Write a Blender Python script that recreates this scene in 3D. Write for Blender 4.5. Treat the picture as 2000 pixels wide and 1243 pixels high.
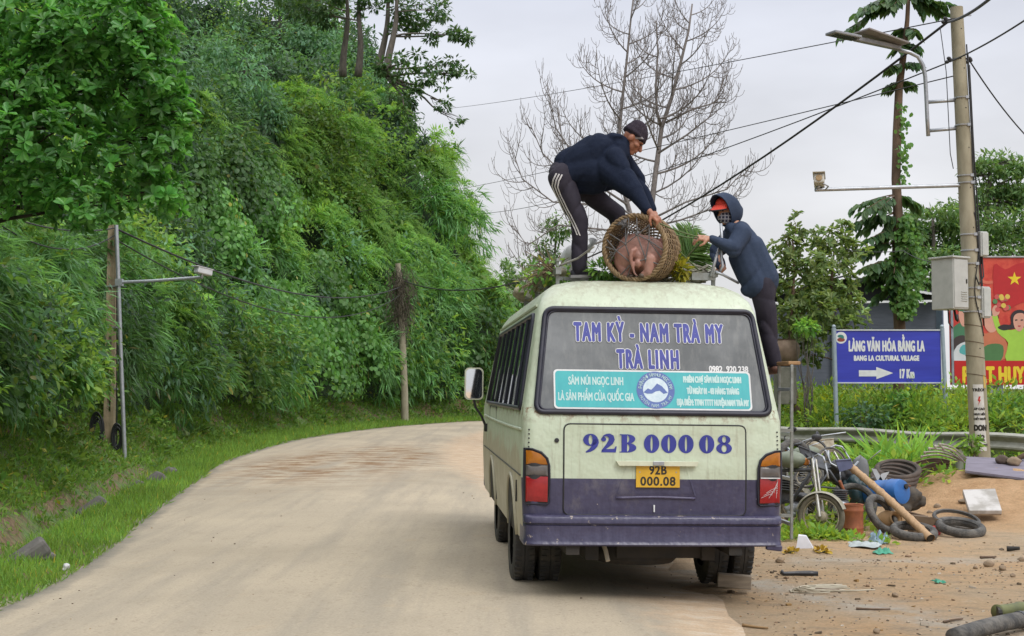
import bpy, bmesh, math, random
import numpy as np
from mathutils import Vector, Matrix, Euler
from mathutils.bvhtree import BVHTree
for o in list(bpy.data.objects): bpy.data.objects.remove(o)
R = math.radians
scene = bpy.context.scene
COL = scene.collection
random.seed(7); rng = np.random.default_rng(11)

# ------------------------------------------------------------------ camera
FPX, CX, CY = 2580.0, 1000.0, 621.5
CAMZ, PITCH = 1.64, R(3.04)
cam_d = bpy.data.cameras.new("camera"); cam = bpy.data.objects.new("camera", cam_d); COL.objects.link(cam)
cam.location = (0, 0, CAMZ); cam.rotation_euler = (R(90) + PITCH, 0, 0)
cam_d.sensor_width = 36; cam_d.lens = 36 * FPX / 2000; cam_d.clip_end = 3000; cam_d.clip_start = .1
scene.camera = cam

# ------------------------------------------------------------------ sky, sun, exposure
SUN_EL, SUN_AZ = R(50), R(146)          # azimuth clockwise from +Y: the light comes from behind and to the right
w = bpy.data.worlds.new("World"); scene.world = w; w.use_nodes = True
nt = w.node_tree; N = nt.nodes; L = nt.links; N.clear()
out = N.new('ShaderNodeOutputWorld'); bg = N.new('ShaderNodeBackground'); bg.inputs['Strength'].default_value = .1
sky = N.new('ShaderNodeTexSky'); sky.sky_type = 'NISHITA'; sky.sun_disc = False
sky.sun_elevation = SUN_EL; sky.sun_rotation = SUN_AZ; sky.air_density = 1.5; sky.dust_density = 4
tc = N.new('ShaderNodeTexCoord'); sep = N.new('ShaderNodeSeparateXYZ'); L.new(tc.outputs['Generated'], sep.inputs[0])
rp = N.new('ShaderNodeValToRGB'); L.new(sep.outputs['Z'], rp.inputs[0])
els = rp.color_ramp.elements
els[0].position = 0; els[0].color = (.425, .425, .43, 1)
els[1].position = 1; els[1].color = (1.0, 1.0, 1.03, 1)
for p, c in ((.12, (.418, .421, .435, 1)), (.30, (.338, .352, .40, 1)), (.55, (.62, .64, .68, 1))):
    e = els.new(p); e.color = c
mp = N.new('ShaderNodeMapping'); mp.inputs['Scale'].default_value = (1.6, 1.6, 4.5); L.new(tc.outputs['Generated'], mp.inputs[0])
ns = N.new('ShaderNodeTexNoise'); ns.inputs['Scale'].default_value = 1.5; ns.inputs['Detail'].default_value = 5; L.new(mp.outputs[0], ns.inputs['Vector'])
mr = N.new('ShaderNodeMapRange'); mr.inputs['From Min'].default_value = .3; mr.inputs['From Max'].default_value = .7
mr.inputs['To Min'].default_value = 16.0; mr.inputs['To Max'].default_value = 24.4; L.new(ns.outputs['Fac'], mr.inputs['Value'])
vm = N.new('ShaderNodeVectorMath'); vm.operation = 'SCALE'; L.new(rp.outputs[0], vm.inputs[0]); L.new(mr.outputs[0], vm.inputs['Scale'])
mx = N.new('ShaderNodeMix'); mx.data_type = 'RGBA'; mx.inputs[0].default_value = .94
L.new(sky.outputs[0], mx.inputs[6]); L.new(vm.outputs[0], mx.inputs[7])
L.new(mx.outputs[2], bg.inputs[0]); L.new(bg.outputs[0], out.inputs[0])
sd = bpy.data.lights.new("sun", 'SUN'); sd.energy = 1.5; sd.angle = R(24); sd.color = (1, .97, .92)
sun = bpy.data.objects.new("sun", sd); COL.objects.link(sun)
sdir = Vector((math.sin(SUN_AZ) * math.cos(SUN_EL), math.cos(SUN_AZ) * math.cos(SUN_EL), math.sin(SUN_EL)))
sun.rotation_euler = sdir.to_track_quat('Z', 'Y').to_euler()
scene.view_settings.view_transform = 'Standard'; scene.view_settings.look = 'None'
scene.view_settings.exposure = 0.0; scene.view_settings.gamma = 1.0; scene.view_settings.use_curve_mapping = False
scene.render.engine = 'CYCLES'
scene.cycles.use_denoising = True
scene.cycles.max_bounces = 6; scene.cycles.diffuse_bounces = 4; scene.cycles.glossy_bounces = 3
scene.cycles.transmission_bounces = 4; scene.cycles.transparent_max_bounces = 6

# ------------------------------------------------------------------ helpers
cP, sP = math.cos(PITCH), math.sin(PITCH)
def at(px, py, Y):
    """world point seen at photo pixel (2000 x 1243) at world depth Y"""
    a = (px - CX) / FPX; b = -(py - CY) / FPX
    fy = cP - b * sP; fz = sP + b * cP
    k = Y / fy
    return Vector((a * k, Y, CAMZ + fz * k))
def ground_at(px, py, z=0.0):
    a = (px - CX) / FPX; b = -(py - CY) / FPX
    fy = cP - b * sP; fz = sP + b * cP
    k = (z - CAMZ) / fz
    return Vector((a * k, fy * k, z))
def ray_dir(px, py):
    a = (px - CX) / FPX; b = -(py - CY) / FPX
    return Vector((a, cP - b * sP, sP + b * cP)).normalized()
def proj(P):
    """numpy (n,3) -> photo pixels"""
    x, y, z = P[:, 0], P[:, 1], P[:, 2] - CAMZ
    f = y * cP + z * sP; u = -y * sP + z * cP
    f = np.where(f < .3, .3, f)
    return CX + FPX * x / f, CY - FPX * u / f, f
def lin(r, g, b):
    def c(v):
        v /= 255
        return v / 12.92 if v <= .04045 else ((v + .055) / 1.055) ** 2.4
    return (c(r), c(g), c(b))

def tag(o, label=None, cat=None, group=None, kind=None):
    if label: o['label'] = label
    if cat: o['category'] = cat
    if group: o['group'] = group
    if kind: o['kind'] = kind
    return o
def thing(name, label, cat, loc=(0, 0, 0), group=None, rot=None):
    o = bpy.data.objects.new(name, None); COL.objects.link(o); o.location = loc
    o.empty_display_size = .1
    if rot: o.rotation_euler = rot
    return tag(o, label, cat, group)
def copy_tree(o, parent=None):
    c = o.copy(); COL.objects.link(c)
    if parent is not None: c.parent = parent
    for ch in list(o.children): copy_tree(ch, c)
    return c
def link_mesh(name, me, mats, parent=None, smooth=False):
    o = bpy.data.objects.new(name, me); COL.objects.link(o)
    for m in (mats if isinstance(mats, (list, tuple)) else [mats]): me.materials.append(m)
    if smooth: me.shade_smooth()
    if parent is not None: o.parent = parent
    return o
def rel(parent, P):
    """world point -> coordinates local to an unrotated Empty"""
    return Vector(P) - parent.location

class MB:
    """collects shapes, builds ONE mesh object"""
    def __init__(s): s.v = []; s.f = []; s.mi = []; s.m = 0; s.T = None
    def add(s, vs, fs):
        k = len(s.v)
        if s.T is not None: vs = [s.T @ Vector(v) for v in vs]
        s.v += [tuple(v) for v in vs]; s.f += [tuple(i + k for i in f) for f in fs]; s.mi += [s.m] * len(fs)
    def box(s, c, d, rot=None, bev=0):
        x, y, z = d[0] / 2, d[1] / 2, d[2] / 2
        if bev <= 0:
            vs = [Vector((a * x, b * y, e * z)) for a in (-1, 1) for b in (-1, 1) for e in (-1, 1)]
            fs = [(0, 1, 3, 2), (4, 6, 7, 5), (0, 4, 5, 1), (2, 3, 7, 6), (0, 2, 6, 4), (1, 5, 7, 3)]
        else:
            bm = bmesh.new(); bmesh.ops.create_cube(bm, size=1)
            for v in bm.verts: v.co = Vector((v.co.x * 2 * x, v.co.y * 2 * y, v.co.z * 2 * z))
            bmesh.ops.bevel(bm, geom=bm.edges[:], offset=bev, segments=2, affect='EDGES', profile=.5)
            bm.verts.index_update(); vs = [v.co.copy() for v in bm.verts]; fs = [[v.index for v in f.verts] for f in bm.faces]; bm.free()
        if rot is not None:
            M = rot if isinstance(rot, Matrix) else Euler(rot).to_matrix()
            vs = [M @ v for v in vs]
        s.add([v + Vector(c) for v in vs], fs)
    def tube(s, pts, r, n=8, cap=True, closed=False):
        pts = [Vector(p) for p in pts]; m = len(pts)
        rr = r if isinstance(r, (list, tuple)) else [r] * m
        vs = []; fs = []; up = None
        for i, p in enumerate(pts):
            if closed: t = pts[(i + 1) % m] - pts[i - 1]
            else: t = pts[min(i + 1, m - 1)] - pts[max(i - 1, 0)]
            if t.length < 1e-9: t = Vector((0, 0, 1))
            t.normalize()
            if up is None:
                a = Vector((0, 0, 1)) if abs(t.z) < .9 else Vector((1, 0, 0))
                up = (a - t * a.dot(t)).normalized()
            else:
                up = up - t * up.dot(t)
                up = up.normalized() if up.length > 1e-6 else t.orthogonal().normalized()
            b = t.cross(up)
            for k in range(n):
                an = 2 * math.pi * k / n
                vs.append(p + (up * math.cos(an) + b * math.sin(an)) * rr[i])
        for i in range(m if closed else m - 1):
            j = (i + 1) % m
            for k in range(n):
                fs.append((i * n + k, i * n + (k + 1) % n, j * n + (k + 1) % n, j * n + k))
        if cap and not closed:
            fs.append(tuple(range(n - 1, -1, -1))); fs.append(tuple(range((m - 1) * n, m * n)))
        s.add(vs, fs)
    def bar(s, a, b, wd, th, up=(0, 0, 1)):
        a, b = Vector(a), Vector(b); t = (b - a).normalized(); u = Vector(up)
        u = u - t * u.dot(t)
        u = u.normalized() if u.length > 1e-5 else t.orthogonal().normalized()
        q = t.cross(u); vs = []
        for p in (a, b):
            for e, f in ((-1, -1), (1, -1), (1, 1), (-1, 1)): vs.append(p + q * e * wd / 2 + u * f * th / 2)
        s.add(vs, [(3, 2, 1, 0), (4, 5, 6, 7), (0, 1, 5, 4), (1, 2, 6, 5), (2, 3, 7, 6), (3, 0, 4, 7)])
    def lathe(s, prof, n=24, axis=None, cap=True):
        """prof: (r, h) list round the Z axis; axis = Matrix to place it"""
        M = axis or Matrix(); vs = []; fs = []
        for r, h in prof:
            for k in range(n):
                a = 2 * math.pi * k / n; vs.append(M @ Vector((r * math.cos(a), r * math.sin(a), h)))
        for i in range(len(prof) - 1):
            for k in range(n): fs.append((i * n + k, i * n + (k + 1) % n, (i + 1) * n + (k + 1) % n, (i + 1) * n + k))
        if cap:
            fs.append(tuple(range(n - 1, -1, -1))); fs.append(tuple(range((len(prof) - 1) * n, len(prof) * n)))
        s.add(vs, fs)
    def torus(s, c, R1, r, M=None, n=40, k=10, sz=1.0):
        M = M or Matrix.Identity(3); vs = []; fs = []
        for i in range(n):
            a = 2 * math.pi * i / n
            for j in range(k):
                b = 2 * math.pi * j / k
                vs.append(M @ Vector(((R1 + r * math.cos(b)) * math.cos(a), (R1 + r * math.cos(b)) * math.sin(a), r * sz * math.sin(b))) + Vector(c))
        for i in range(n):
            for j in range(k): fs.append((i * k + j, ((i + 1) % n) * k + j, ((i + 1) % n) * k + (j + 1) % k, i * k + (j + 1) % k))
        s.add(vs, fs)
    def ell(s, c, r, M=None, n=16, m=10, jit=0.0):
        M = M or Matrix.Identity(3); vs = []; fs = []
        for i in range(m + 1):
            th = math.pi * i / m
            for k in range(n):
                a = 2 * math.pi * k / n
                q = 1 + (jit * (math.sin(3 * a + 2.1 * th + c[0] * 9) + math.sin(5 * th - 2 * a + c[1] * 7)) if jit else 0)
                vs.append(M @ (Vector((r[0] * math.sin(th) * math.cos(a), r[1] * math.sin(th) * math.sin(a), r[2] * math.cos(th))) * q) + Vector(c))
        for i in range(m):
            for k in range(n): fs.append((i * n + k, (i + 1) * n + k, (i + 1) * n + (k + 1) % n, i * n + (k + 1) % n))
        s.add(vs, fs)
    def prism(s, poly, a, b):
        """poly: list of 3D points (planar), extruded along vector from a to b offsets"""
        n = len(poly); a = Vector(a); b = Vector(b)
        vs = [Vector(p) + a for p in poly] + [Vector(p) + b for p in poly]
        fs = [tuple(range(n)), tuple(range(2 * n - 1, n - 1, -1))] + [(i, i + n, (i + 1) % n + n, (i + 1) % n) for i in range(n)]
        s.add(vs, fs)
    def build(s, name, mats, parent=None, smooth=False, fix=True, angle=None):
        me = bpy.data.meshes.new(name); me.from_pydata(s.v, [], s.f)
        o = link_mesh(name, me, mats, parent)
        if any(s.mi): me.polygons.foreach_set('material_index', s.mi)
        if fix:
            bm = bmesh.new(); bm.from_mesh(me); bmesh.ops.recalc_face_normals(bm, faces=bm.faces); bm.to_mesh(me); bm.free()
        if smooth:
            me.shade_smooth()
            if angle: me.set_sharp_from_angle(angle=R(angle))
        me.update()
        return o

# ---- materials
def newmat(name):
    m = bpy.data.materials.new(name); m.use_nodes = True
    return m, m.node_tree.nodes, m.node_tree.links, m.node_tree.nodes['Principled BSDF']
def noise(n, l, scale, detail=4, vec=None, rough=.6, stretch=None):
    t = n.new('ShaderNodeTexNoise'); t.inputs['Scale'].default_value = scale; t.inputs['Detail'].default_value = detail
    t.inputs['Roughness'].default_value = rough
    if vec is None: vec = n.new('ShaderNodeTexCoord').outputs['Object']
    if stretch:
        mp = n.new('ShaderNodeMapping'); mp.inputs['Scale'].default_value = stretch; l.new(vec, mp.inputs[0]); vec = mp.outputs[0]
    l.new(vec, t.inputs['Vector']); return t.outputs['Fac']
def ramp(n, l, fac, stops):
    r = n.new('ShaderNodeValToRGB'); l.new(fac, r.inputs[0]); e = r.color_ramp.elements
    while len(e) < len(stops): e.new(.5)
    for i, (p, c) in enumerate(stops):
        e[i].position = p; e[i].color = (*c, 1) if len(c) == 3 else c
    return r.outputs[0]
def mixc(n, l, fac, a, b, mode='MIX'):
    m = n.new('ShaderNodeMix'); m.data_type = 'RGBA'; m.blend_type = mode
    for sock, v in ((m.inputs[0], fac), (m.inputs[6], a), (m.inputs[7], b)):
        if hasattr(v, 'is_linked') or hasattr(v, 'links'): l.new(v, sock)
        elif isinstance(v, (tuple, list)): sock.default_value = (*v, 1) if len(v) == 3 else v
        else: sock.default_value = v
    return m.outputs[2]
def bump(n, l, b, h, strength=.3, dist=.02):
    bp = n.new('ShaderNodeBump'); bp.inputs['Strength'].default_value = strength; bp.inputs['Distance'].default_value = dist
    l.new(h, bp.inputs['Height']); l.new(bp.outputs[0], b.inputs['Normal'])
_mc = {}
def mat(name, c, c2=None, rough=.6, metal=0, scale=6, bmp=0, dist=.01, spec=.5, stretch=None, lo=.35, hi=.65, detail=5):
    """two-tone noise material"""
    if name in _mc: return _mc[name]
    m, n, l, b = newmat(name)
    b.inputs['Roughness'].default_value = rough; b.inputs['Metallic'].default_value = metal
    b.inputs['Specular IOR Level'].default_value = spec
    f = noise(n, l, scale, detail, stretch=stretch)
    c2 = c2 or tuple(v * .72 for v in c)
    l.new(ramp(n, l, f, [(lo, c2), (hi, c)]), b.inputs['Base Color'])
    if bmp: bump(n, l, b, noise(n, l, scale * 4, 4, stretch=stretch), bmp, dist)
    _mc[name] = m; return m

def leaf_mat(name, c, rough=.45, trans=.35, spec=.35):
    """leaf surface: base colour times the leaf's own tint"""
    m, n, l, b = newmat(name)
    at_ = n.new('ShaderNodeAttribute'); at_.attribute_name = 'tint'
    colr = mixc(n, l, 1.0, c, at_.outputs['Color'], 'MULTIPLY')
    l.new(colr, b.inputs['Base Color']); b.inputs['Roughness'].default_value = rough
    b.inputs['Specular IOR Level'].default_value = spec
    tr = n.new('ShaderNodeBsdfTranslucent'); l.new(mixc(n, l, 1.0, colr, (1.5, 1.5, .8), 'MULTIPLY'), tr.inputs[0])
    ms = n.new('ShaderNodeMixShader'); ms.inputs[0].default_value = trans
    l.new(b.outputs[0], ms.inputs[1]); l.new(tr.outputs[0], ms.inputs[2])
    l.new(ms.outputs[0], n['Material Output'].inputs[0])
    return m

# ---- leaves in bulk
def unit(a): return a / np.maximum(np.linalg.norm(a, axis=1, keepdims=True), 1e-9)
class Leaves:
    def __init__(s): s.V = []; s.Q = []; s.C = []; s.n = 0
    def _push(s, V, Q, C):
        s.V.append(V.reshape(-1, 3)); s.Q.append(Q + s.n); s.C.append(C); s.n += V.reshape(-1, 3).shape[0]
    def add(s, P, D, Nn, Ln, W, C, droop=.15, broad=False, fold=.12, ob=0.0):
        n = len(P)
        if n == 0: return
        D = unit(D); S = unit(np.cross(D, Nn)); N2 = np.cross(S, D)
        Ln = np.broadcast_to(np.asarray(Ln, float), (n,))[:, None]; W = np.broadcast_to(np.asarray(W, float), (n,))[:, None]
        tip = P + D * Ln - N2 * droop * Ln
        if broad:
            V = np.stack([P, P + D * Ln * .3 + S * W * (.45 - ob) + N2 * W * fold, P + D * Ln * (.68 + ob) + S * W * .46 + N2 * (W * fold - droop * .4 * Ln), tip,
                          P + D * Ln * (.68 + ob) - S * W * .46 + N2 * (W * fold - droop * .4 * Ln), P + D * Ln * .3 - S * W * (.45 - ob) + N2 * W * fold], 1)
            b = (np.arange(n) * 6)[:, None]
            Q = np.concatenate([b + np.array([[0, 1, 2, 3]]), b + np.array([[0, 3, 4, 5]])])
            s._push(V, Q, np.repeat(C, 6, 0))
        else:
            m = P + D * Ln * .45 - N2 * droop * .25 * Ln
            V = np.stack([P, m + S * W * .5, tip, m - S * W * .5], 1)
            Q = (np.arange(n) * 4)[:, None] + np.array([[0, 1, 2, 3]])
            s._push(V, Q, np.repeat(C, 4, 0))
    def build(s, name, m, parent=None):
        V = np.concatenate(s.V); Q = np.concatenate(s.Q); C = np.concatenate(s.C)
        me = bpy.data.meshes.new(name)
        me.vertices.add(len(V)); me.vertices.foreach_set('co', V.astype(np.float32).ravel())
        me.loops.add(Q.size); me.loops.foreach_set('vertex_index', Q.astype(np.int32).ravel())
        me.polygons.add(len(Q)); me.polygons.foreach_set('loop_start', (np.arange(len(Q)) * 4).astype(np.int32))
        a = me.attributes.new('tint', 'FLOAT_COLOR', 'POINT')
        C4 = np.ones((len(V), 4), np.float32); C4[:, :3] = C
        a.data.foreach_set('color', C4.ravel())
        me.update(calc_edges=True)
        return link_mesh(name, me, m, parent)
def tints(n, lo=.7, hi=1.25, yellow=.25, dead=0.0):
    b = rng.uniform(lo, hi, n); y = rng.uniform(0, yellow, n)
    C = np.stack([b * (1 + y * 1.6), b * (1 + y * .35), b * (1 - y * .6)], 1)
    if dead > 0:
        k = rng.random(n) < dead
        C[k] = np.stack([b[k] * 3.0, b[k] * 1.25, b[k] * 1.0], 1)
    return C
def rdir(n):
    return unit(rng.normal(size=(n, 3)))
# ================================================================== land
def catmull(pts, step=.5):
    P = [np.array(p, float) for p in pts]; out = []
    for i in range(len(P) - 1):
        p0 = P[max(i - 1, 0)]; p1 = P[i]; p2 = P[i + 1]; p3 = P[min(i + 2, len(P) - 1)]
        n = max(2, int(np.linalg.norm(p2 - p1) / step))
        for k in range(n):
            t = k / n
            out.append(.5 * (2 * p1 + (p2 - p0) * t + (2 * p0 - 5 * p1 + 4 * p2 - p3) * t * t + (3 * p1 - p0 - 3 * p2 + p3) * t ** 3))
    out.append(P[-1]); return np.array(out)
EDGE = catmull([(-3.9, -14), (-3.75, -2), (-3.72, 5), (-3.75, 9.7), (-3.85, 11.7), (-4.15, 14), (-4.55, 16.5), (-5.5, 23.2), (-6.35, 29.8),
                (-6.75, 39.5), (-6.4, 46), (-5.5, 52.9), (-3.9, 59.6), (-1.76, 65), (3, 70.5), (12, 75), (28, 79)], .5)
ET = np.gradient(EDGE, axis=0); ET /= np.linalg.norm(ET, axis=1, keepdims=True)
EL = np.stack([-ET[:, 1], ET[:, 0]], 1)         # left of the road
def sstep(a, b, x):
    t = np.clip((x - a) / (b - a), 0, 1); return t * t * (3 - 2 * t)
def lump(x, y, k=1.0):
    return (np.sin(x * .9 * k + 1.3) * np.cos(y * .7 * k) + .6 * np.sin(y * 1.7 * k + x * .6 * k) + .35 * np.sin(x * 3.1 * k - y * 2.3 * k)) / 1.95
def prof(u, x, y):
    """height of the bank and the hillside at distance u left of the road edge"""
    z = .012 + .03 * np.clip(u, 0, 1.2)
    dm = np.clip(1.15 - y / 34, 0, 1)                                # open ditch on the near stretch
    z = z - .30 * dm * sstep(.75, 1.0, u) * (1 - sstep(1.25, 1.55, u))
    z = z + .8 * sstep(3.05, 3.45, u) - .8 * sstep(3.6, 6.0, u)
    z = z + 1.15 * sstep(1.2, 3.5, u) + .06 * lump(x, y, 2.2) * sstep(1.3, 2, u)
    z = z + 1.8 * np.clip(u - 3.0, 0, 7.5) + .45 * np.clip(u - 10.5, 0, 60)
    z = z + .45 * lump(x, y) * sstep(4, 6, u)
    cut = np.maximum(2.05 * (1.5 - x), .1)
    zc = np.minimum(z, cut)
    k = sstep(44, 54, y) * sstep(1.5, 3, u)
    return z * (1 - k) + zc * k
us = np.concatenate([np.array([0, .3, .6, .75, .85, .95, 1.05, 1.2, 1.3, 1.4, 1.5, 1.65, 1.85, 2.1, 2.4, 2.7, 3.0]), np.arange(3.3, 11, .45), np.array([11.5, 13, 15, 18, 22, 30, 42, 60])])
def strip(i0, i1, step):
    idx = np.arange(0, len(EDGE), step)
    E, l = EDGE[idx], EL[idx]; UU = us[i0:i1]
    X = E[:, None, 0] + l[:, None, 0] * UU[None]; Y = E[:, None, 1] + l[:, None, 1] * UU[None]
    U = np.broadcast_to(UU[None], X.shape)
    Z = prof(U, X, Y)
    V = np.stack([X, Y, Z], 2)
    n, m = X.shape
    a = (np.arange(n - 1)[:, None] * m + np.arange(m - 1)[None]).ravel()
    Q = np.stack([a, a + m, a + m + 1, a + 1], 1)
    return V.reshape(-1, 3), Q
def np_mesh(name, V, Q, m, kind=None, smooth=True):
    me = bpy.data.meshes.new(name); me.from_pydata(V.tolist(), [], Q.tolist())
    o = link_mesh(name, me, m, None, smooth)
    bm = bmesh.new(); bm.from_mesh(me)
    bmesh.ops.recalc_face_normals(bm, faces=bm.faces)
    bm.faces.ensure_lookup_table()
    if sum(f.normal.z for f in bm.faces) < 0: bmesh.ops.reverse_faces(bm, faces=bm.faces)
    bm.to_mesh(me); bm.free()
    if kind: o['kind'] = kind
    return o
NB = 17                                                               # profile columns of the verge
# verge: grassy soil
m, n, l, b = newmat('verge_soil')
f1 = noise(n, l, 1.3, 6); f2 = noise(n, l, 9, 5)
c1 = ramp(n, l, f2, [(.3, (.06, .085, .03)), (.5, (.10, .17, .045)), (.7, (.16, .155, .07))])
c2 = ramp(n, l, f2, [(.3, (.09, .06, .035)), (.6, (.2, .135, .075))])
l.new(mixc(n, l, ramp(n, l, f1, [(.44, (0, 0, 0)), (.56, (1, 1, 1))]), c1, c2), b.inputs['Base Color'])
b.inputs['Roughness'].default_value = .95; bump(n, l, b, f2, .8, .05)
M_VERGE = m
M_HILL = mat('hill_soil', (.028, .058, .018), (.012, .026, .008), .95, scale=2, bmp=.8, dist=.05)
V, Q = strip(0, NB, 1); verge = np_mesh('verge', V, Q, M_VERGE, 'structure')
VH, QH = strip(NB - 1, len(us), 1); hillside = np_mesh('hillside', VH, QH, M_HILL, 'structure')

# road: compacted dusty asphalt
m, n, l, b = newmat('dusty_road')
pos = n.new('ShaderNodeTexCoord').outputs['Object']
fa = noise(n, l, .35, 5, pos); fb = noise(n, l, 2.2, 6, pos, .7); fc = noise(n, l, 60, 3, pos)
ft = noise(n, l, 1.0, 5, pos, .65, (2.2, .16, 1))                    # long wheel streaks
col = ramp(n, l, fa, [(.3, (.345, .295, .22)), (.5, (.405, .345, .258)), (.7, (.455, .385, .285))])
col = mixc(n, l, ramp(n, l, ft, [(.46, (0, 0, 0)), (.66, (.75, .75, .75))]), col, (.30, .265, .21))
col = mixc(n, l, ramp(n, l, fb, [(.60, (0, 0, 0)), (.75, (.6, .6, .6))]), col, (.42, .33, .225))
at_ = n.new('ShaderNodeAttribute'); at_.attribute_name = 'edge'
ed = n.new('ShaderNodeMath'); ed.operation = 'ADD'; l.new(at_.outputs['Fac'], ed.inputs[0])
ms = n.new('ShaderNodeMath'); ms.operation = 'MULTIPLY_ADD'; ms.inputs[1].default_value = .9; ms.inputs[2].default_value = -.5; l.new(noise(n, l, 1.6, 6, pos, .7), ms.inputs[0]); l.new(ms.outputs[0], ed.inputs[1])
col = mixc(n, l, ramp(n, l, ed.outputs[0], [(.55, (0, 0, 0)), (.95, (.85, .85, .85))]), col, (.14, .135, .12))
at2 = n.new('ShaderNodeAttribute'); at2.attribute_name = 'mud'
md = n.new('ShaderNodeMath'); md.operation = 'MULTIPLY'; l.new(at2.outputs['Fac'], md.inputs[0]); l.new(ramp(n, l, noise(n, l, 1.5, 6, pos, .75, (.8, 1.6, 1)), [(.45, (0, 0, 0)), (.58, (1, 1, 1))]), md.inputs[1])
col = mixc(n, l, md.outputs[0], col, (.22, .13, .065))
spk = ramp(n, l, noise(n, l, 26, 2, pos, .5), [(.62, (0, 0, 0)), (.72, (.55, .55, .55))])
col = mixc(n, l, spk, col, (.25, .205, .15))
co2 = ramp(n, l, noise(n, l, 7, 6, pos, .8, (1, .45, 1)), [(.57, (0, 0, 0)), (.68, (.5, .5, .5))])
col = mixc(n, l, co2, col, (.27, .225, .165))
rda = n.new('ShaderNodeAttribute'); rda.attribute_name = 'dirtmix'
rdm = n.new('ShaderNodeMath'); rdm.operation = 'MULTIPLY_ADD'; rdm.inputs[1].default_value = 1.2; rdm.inputs[2].default_value = -.6; l.new(noise(n, l, 1.9, 7, pos, .75), rdm.inputs[0])
rds = n.new('ShaderNodeMath'); rds.operation = 'ADD'; l.new(rda.outputs['Fac'], rds.inputs[0]); l.new(rdm.outputs[0], rds.inputs[1])
col = mixc(n, l, ramp(n, l, rds.outputs[0], [(.3, (0, 0, 0)), (.7, (1, 1, 1))]), col, ramp(n, l, noise(n, l, 4.5, 7, pos, .75, (.6, 1.3, 1)), [(.36, (.36, .28, .20)), (.5, (.47, .345, .23)), (.66, (.51, .44, .35))]))
col = mixc(n, l, .5, col, ramp(n, l, fc, [(.3, (.75, .75, .75)), (.7, (1.2, 1.2, 1.2))]), 'MULTIPLY')
l.new(col, b.inputs['Base Color']); b.inputs['Roughness'].default_value = .93; b.inputs['Specular IOR Level'].default_value = .2
bump(n, l, b, noise(n, l, 14, 7, pos, .7), .35, .03)
M_ROAD = m
REDGE_W = 6.6
k = np.linspace(-.12, REDGE_W, 60)
X = EDGE[:, None, 0] - EL[:, None, 0] * k[None]; Y = EDGE[:, None, 1] - EL[:, None, 1] * k[None]
jit = .10 * np.sin(EDGE[:, 1] * 1.9) + .07 * np.sin(EDGE[:, 1] * 4.3 + 1)
X[:, 0] += jit * EL[:, 0]; Y[:, 0] += jit * EL[:, 1]
Z = .016 - .0 * X; nn, mm = X.shape
a = (np.arange(nn - 1)[:, None] * mm + np.arange(mm - 1)[None]).ravel()
road = np_mesh('road', np.stack([X, Y, Z + .045 * np.sin(np.clip(k, 0, REDGE_W) / REDGE_W * math.pi)[None] - .115 * sstep(3.7, REDGE_W, k)[None] + (.014 * lump(X, Y, 3.1) + .010 * lump(X, Y, 7.3)) * sstep(4.3, 5.3, k)[None]], 2).reshape(-1, 3), np.stack([a, a + 1, a + mm + 1, a + mm], 1), M_ROAD, 'structure')
ea = road.data.attributes.new('edge', 'FLOAT', 'POINT'); kk = np.broadcast_to(k[None], X.shape)
ea.data.foreach_set('value', np.clip(1 - np.abs(kk - .02) / .42, 0, 1).ravel().astype(np.float32))
da = road.data.attributes.new('dirtmix', 'FLOAT', 'POINT'); da.data.foreach_set('value', (1.2 * sstep(3.7, 6.3, kk)).ravel().astype(np.float32))
md_ = np.exp(-(((X + 4.2) / 1.3) ** 2 + ((Y - 28) / 4.5) ** 2)) + .7 * np.exp(-(((X + 2.9) / 1.6) ** 2 + ((Y - 31) / 6) ** 2))
ma = road.data.attributes.new('mud', 'FLOAT', 'POINT'); ma.data.foreach_set('value', np.clip(md_ * 1.6, 0, 1).ravel().astype(np.float32))

# ground: one sheet to the horizon; dirt lay-by on the right, greener further off
def yard_z(x, y):
    z = -.03 + .10 * sstep(15.5, 19, y) * sstep(3, 5, x)
    z = z + .018 * lump(x, y, 1.7) * sstep(2.2, 3.2, x) + .012 * lump(x + 5, y, 5)* sstep(2.2, 3.2, x)
    pile = np.exp(-(((x - 6.55) / 1.55) ** 2 + ((y - 18.4) / 1.7) ** 2)) * .43 + np.exp(-(((x - 7.6) / 1.6) ** 2 + ((y - 17.6) / 1.5) ** 2)) * .12
    z = z + np.where(pile > .03, pile - .03, 0) * (1 + .07 * lump(x, y, 4) + .05 * lump(x + 3, y, 11))
    z = z + np.exp(-(((x - 3.1) / .55) ** 2 + ((y - 14.2) / .8) ** 2)) * .05
    q = (x - 5.2) * .858 + (y - 28.4) * .5126
    z = z + .95 * sstep(.5, 3.5, q)                                    # green bank behind the guardrail
    return z
gx = np.concatenate([[-1500, -400, -120, -40, -10, -2], np.arange(0, 12, .13), [12.5, 14, 17, 22, 30, 50, 120, 400, 1500]])
gy = np.concatenate([[-600, -100, -20, -4, 2], np.arange(4, 22, .13), np.arange(22.2, 36, .4), [37, 40, 50, 70, 120, 300, 800, 2500]])
GX, GY = np.meshgrid(gx, gy, indexing='ij')
GZ = np.where(GX < 1.2, -.35, yard_z(GX, GY)); GZ = np.where(GY > 90, 0, GZ)
nn, mm = GX.shape; a = (np.arange(nn - 1)[:, None] * mm + np.arange(mm - 1)[None]).ravel()
m, n, l, b = newmat('sandy_dirt')
pos = n.new('ShaderNodeTexCoord').outputs['Object']
fa = noise(n, l, .55, 5, pos, .6, (1, .7, 1)); fb = noise(n, l, 4.5, 7, pos, .75, (.6, 1.3, 1)); fc = noise(n, l, 32, 4, pos)
col = ramp(n, l, fa, [(.34, (.56, .44, .31)), (.5, (.63, .455, .285)), (.66, (.66, .43, .24))])
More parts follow.
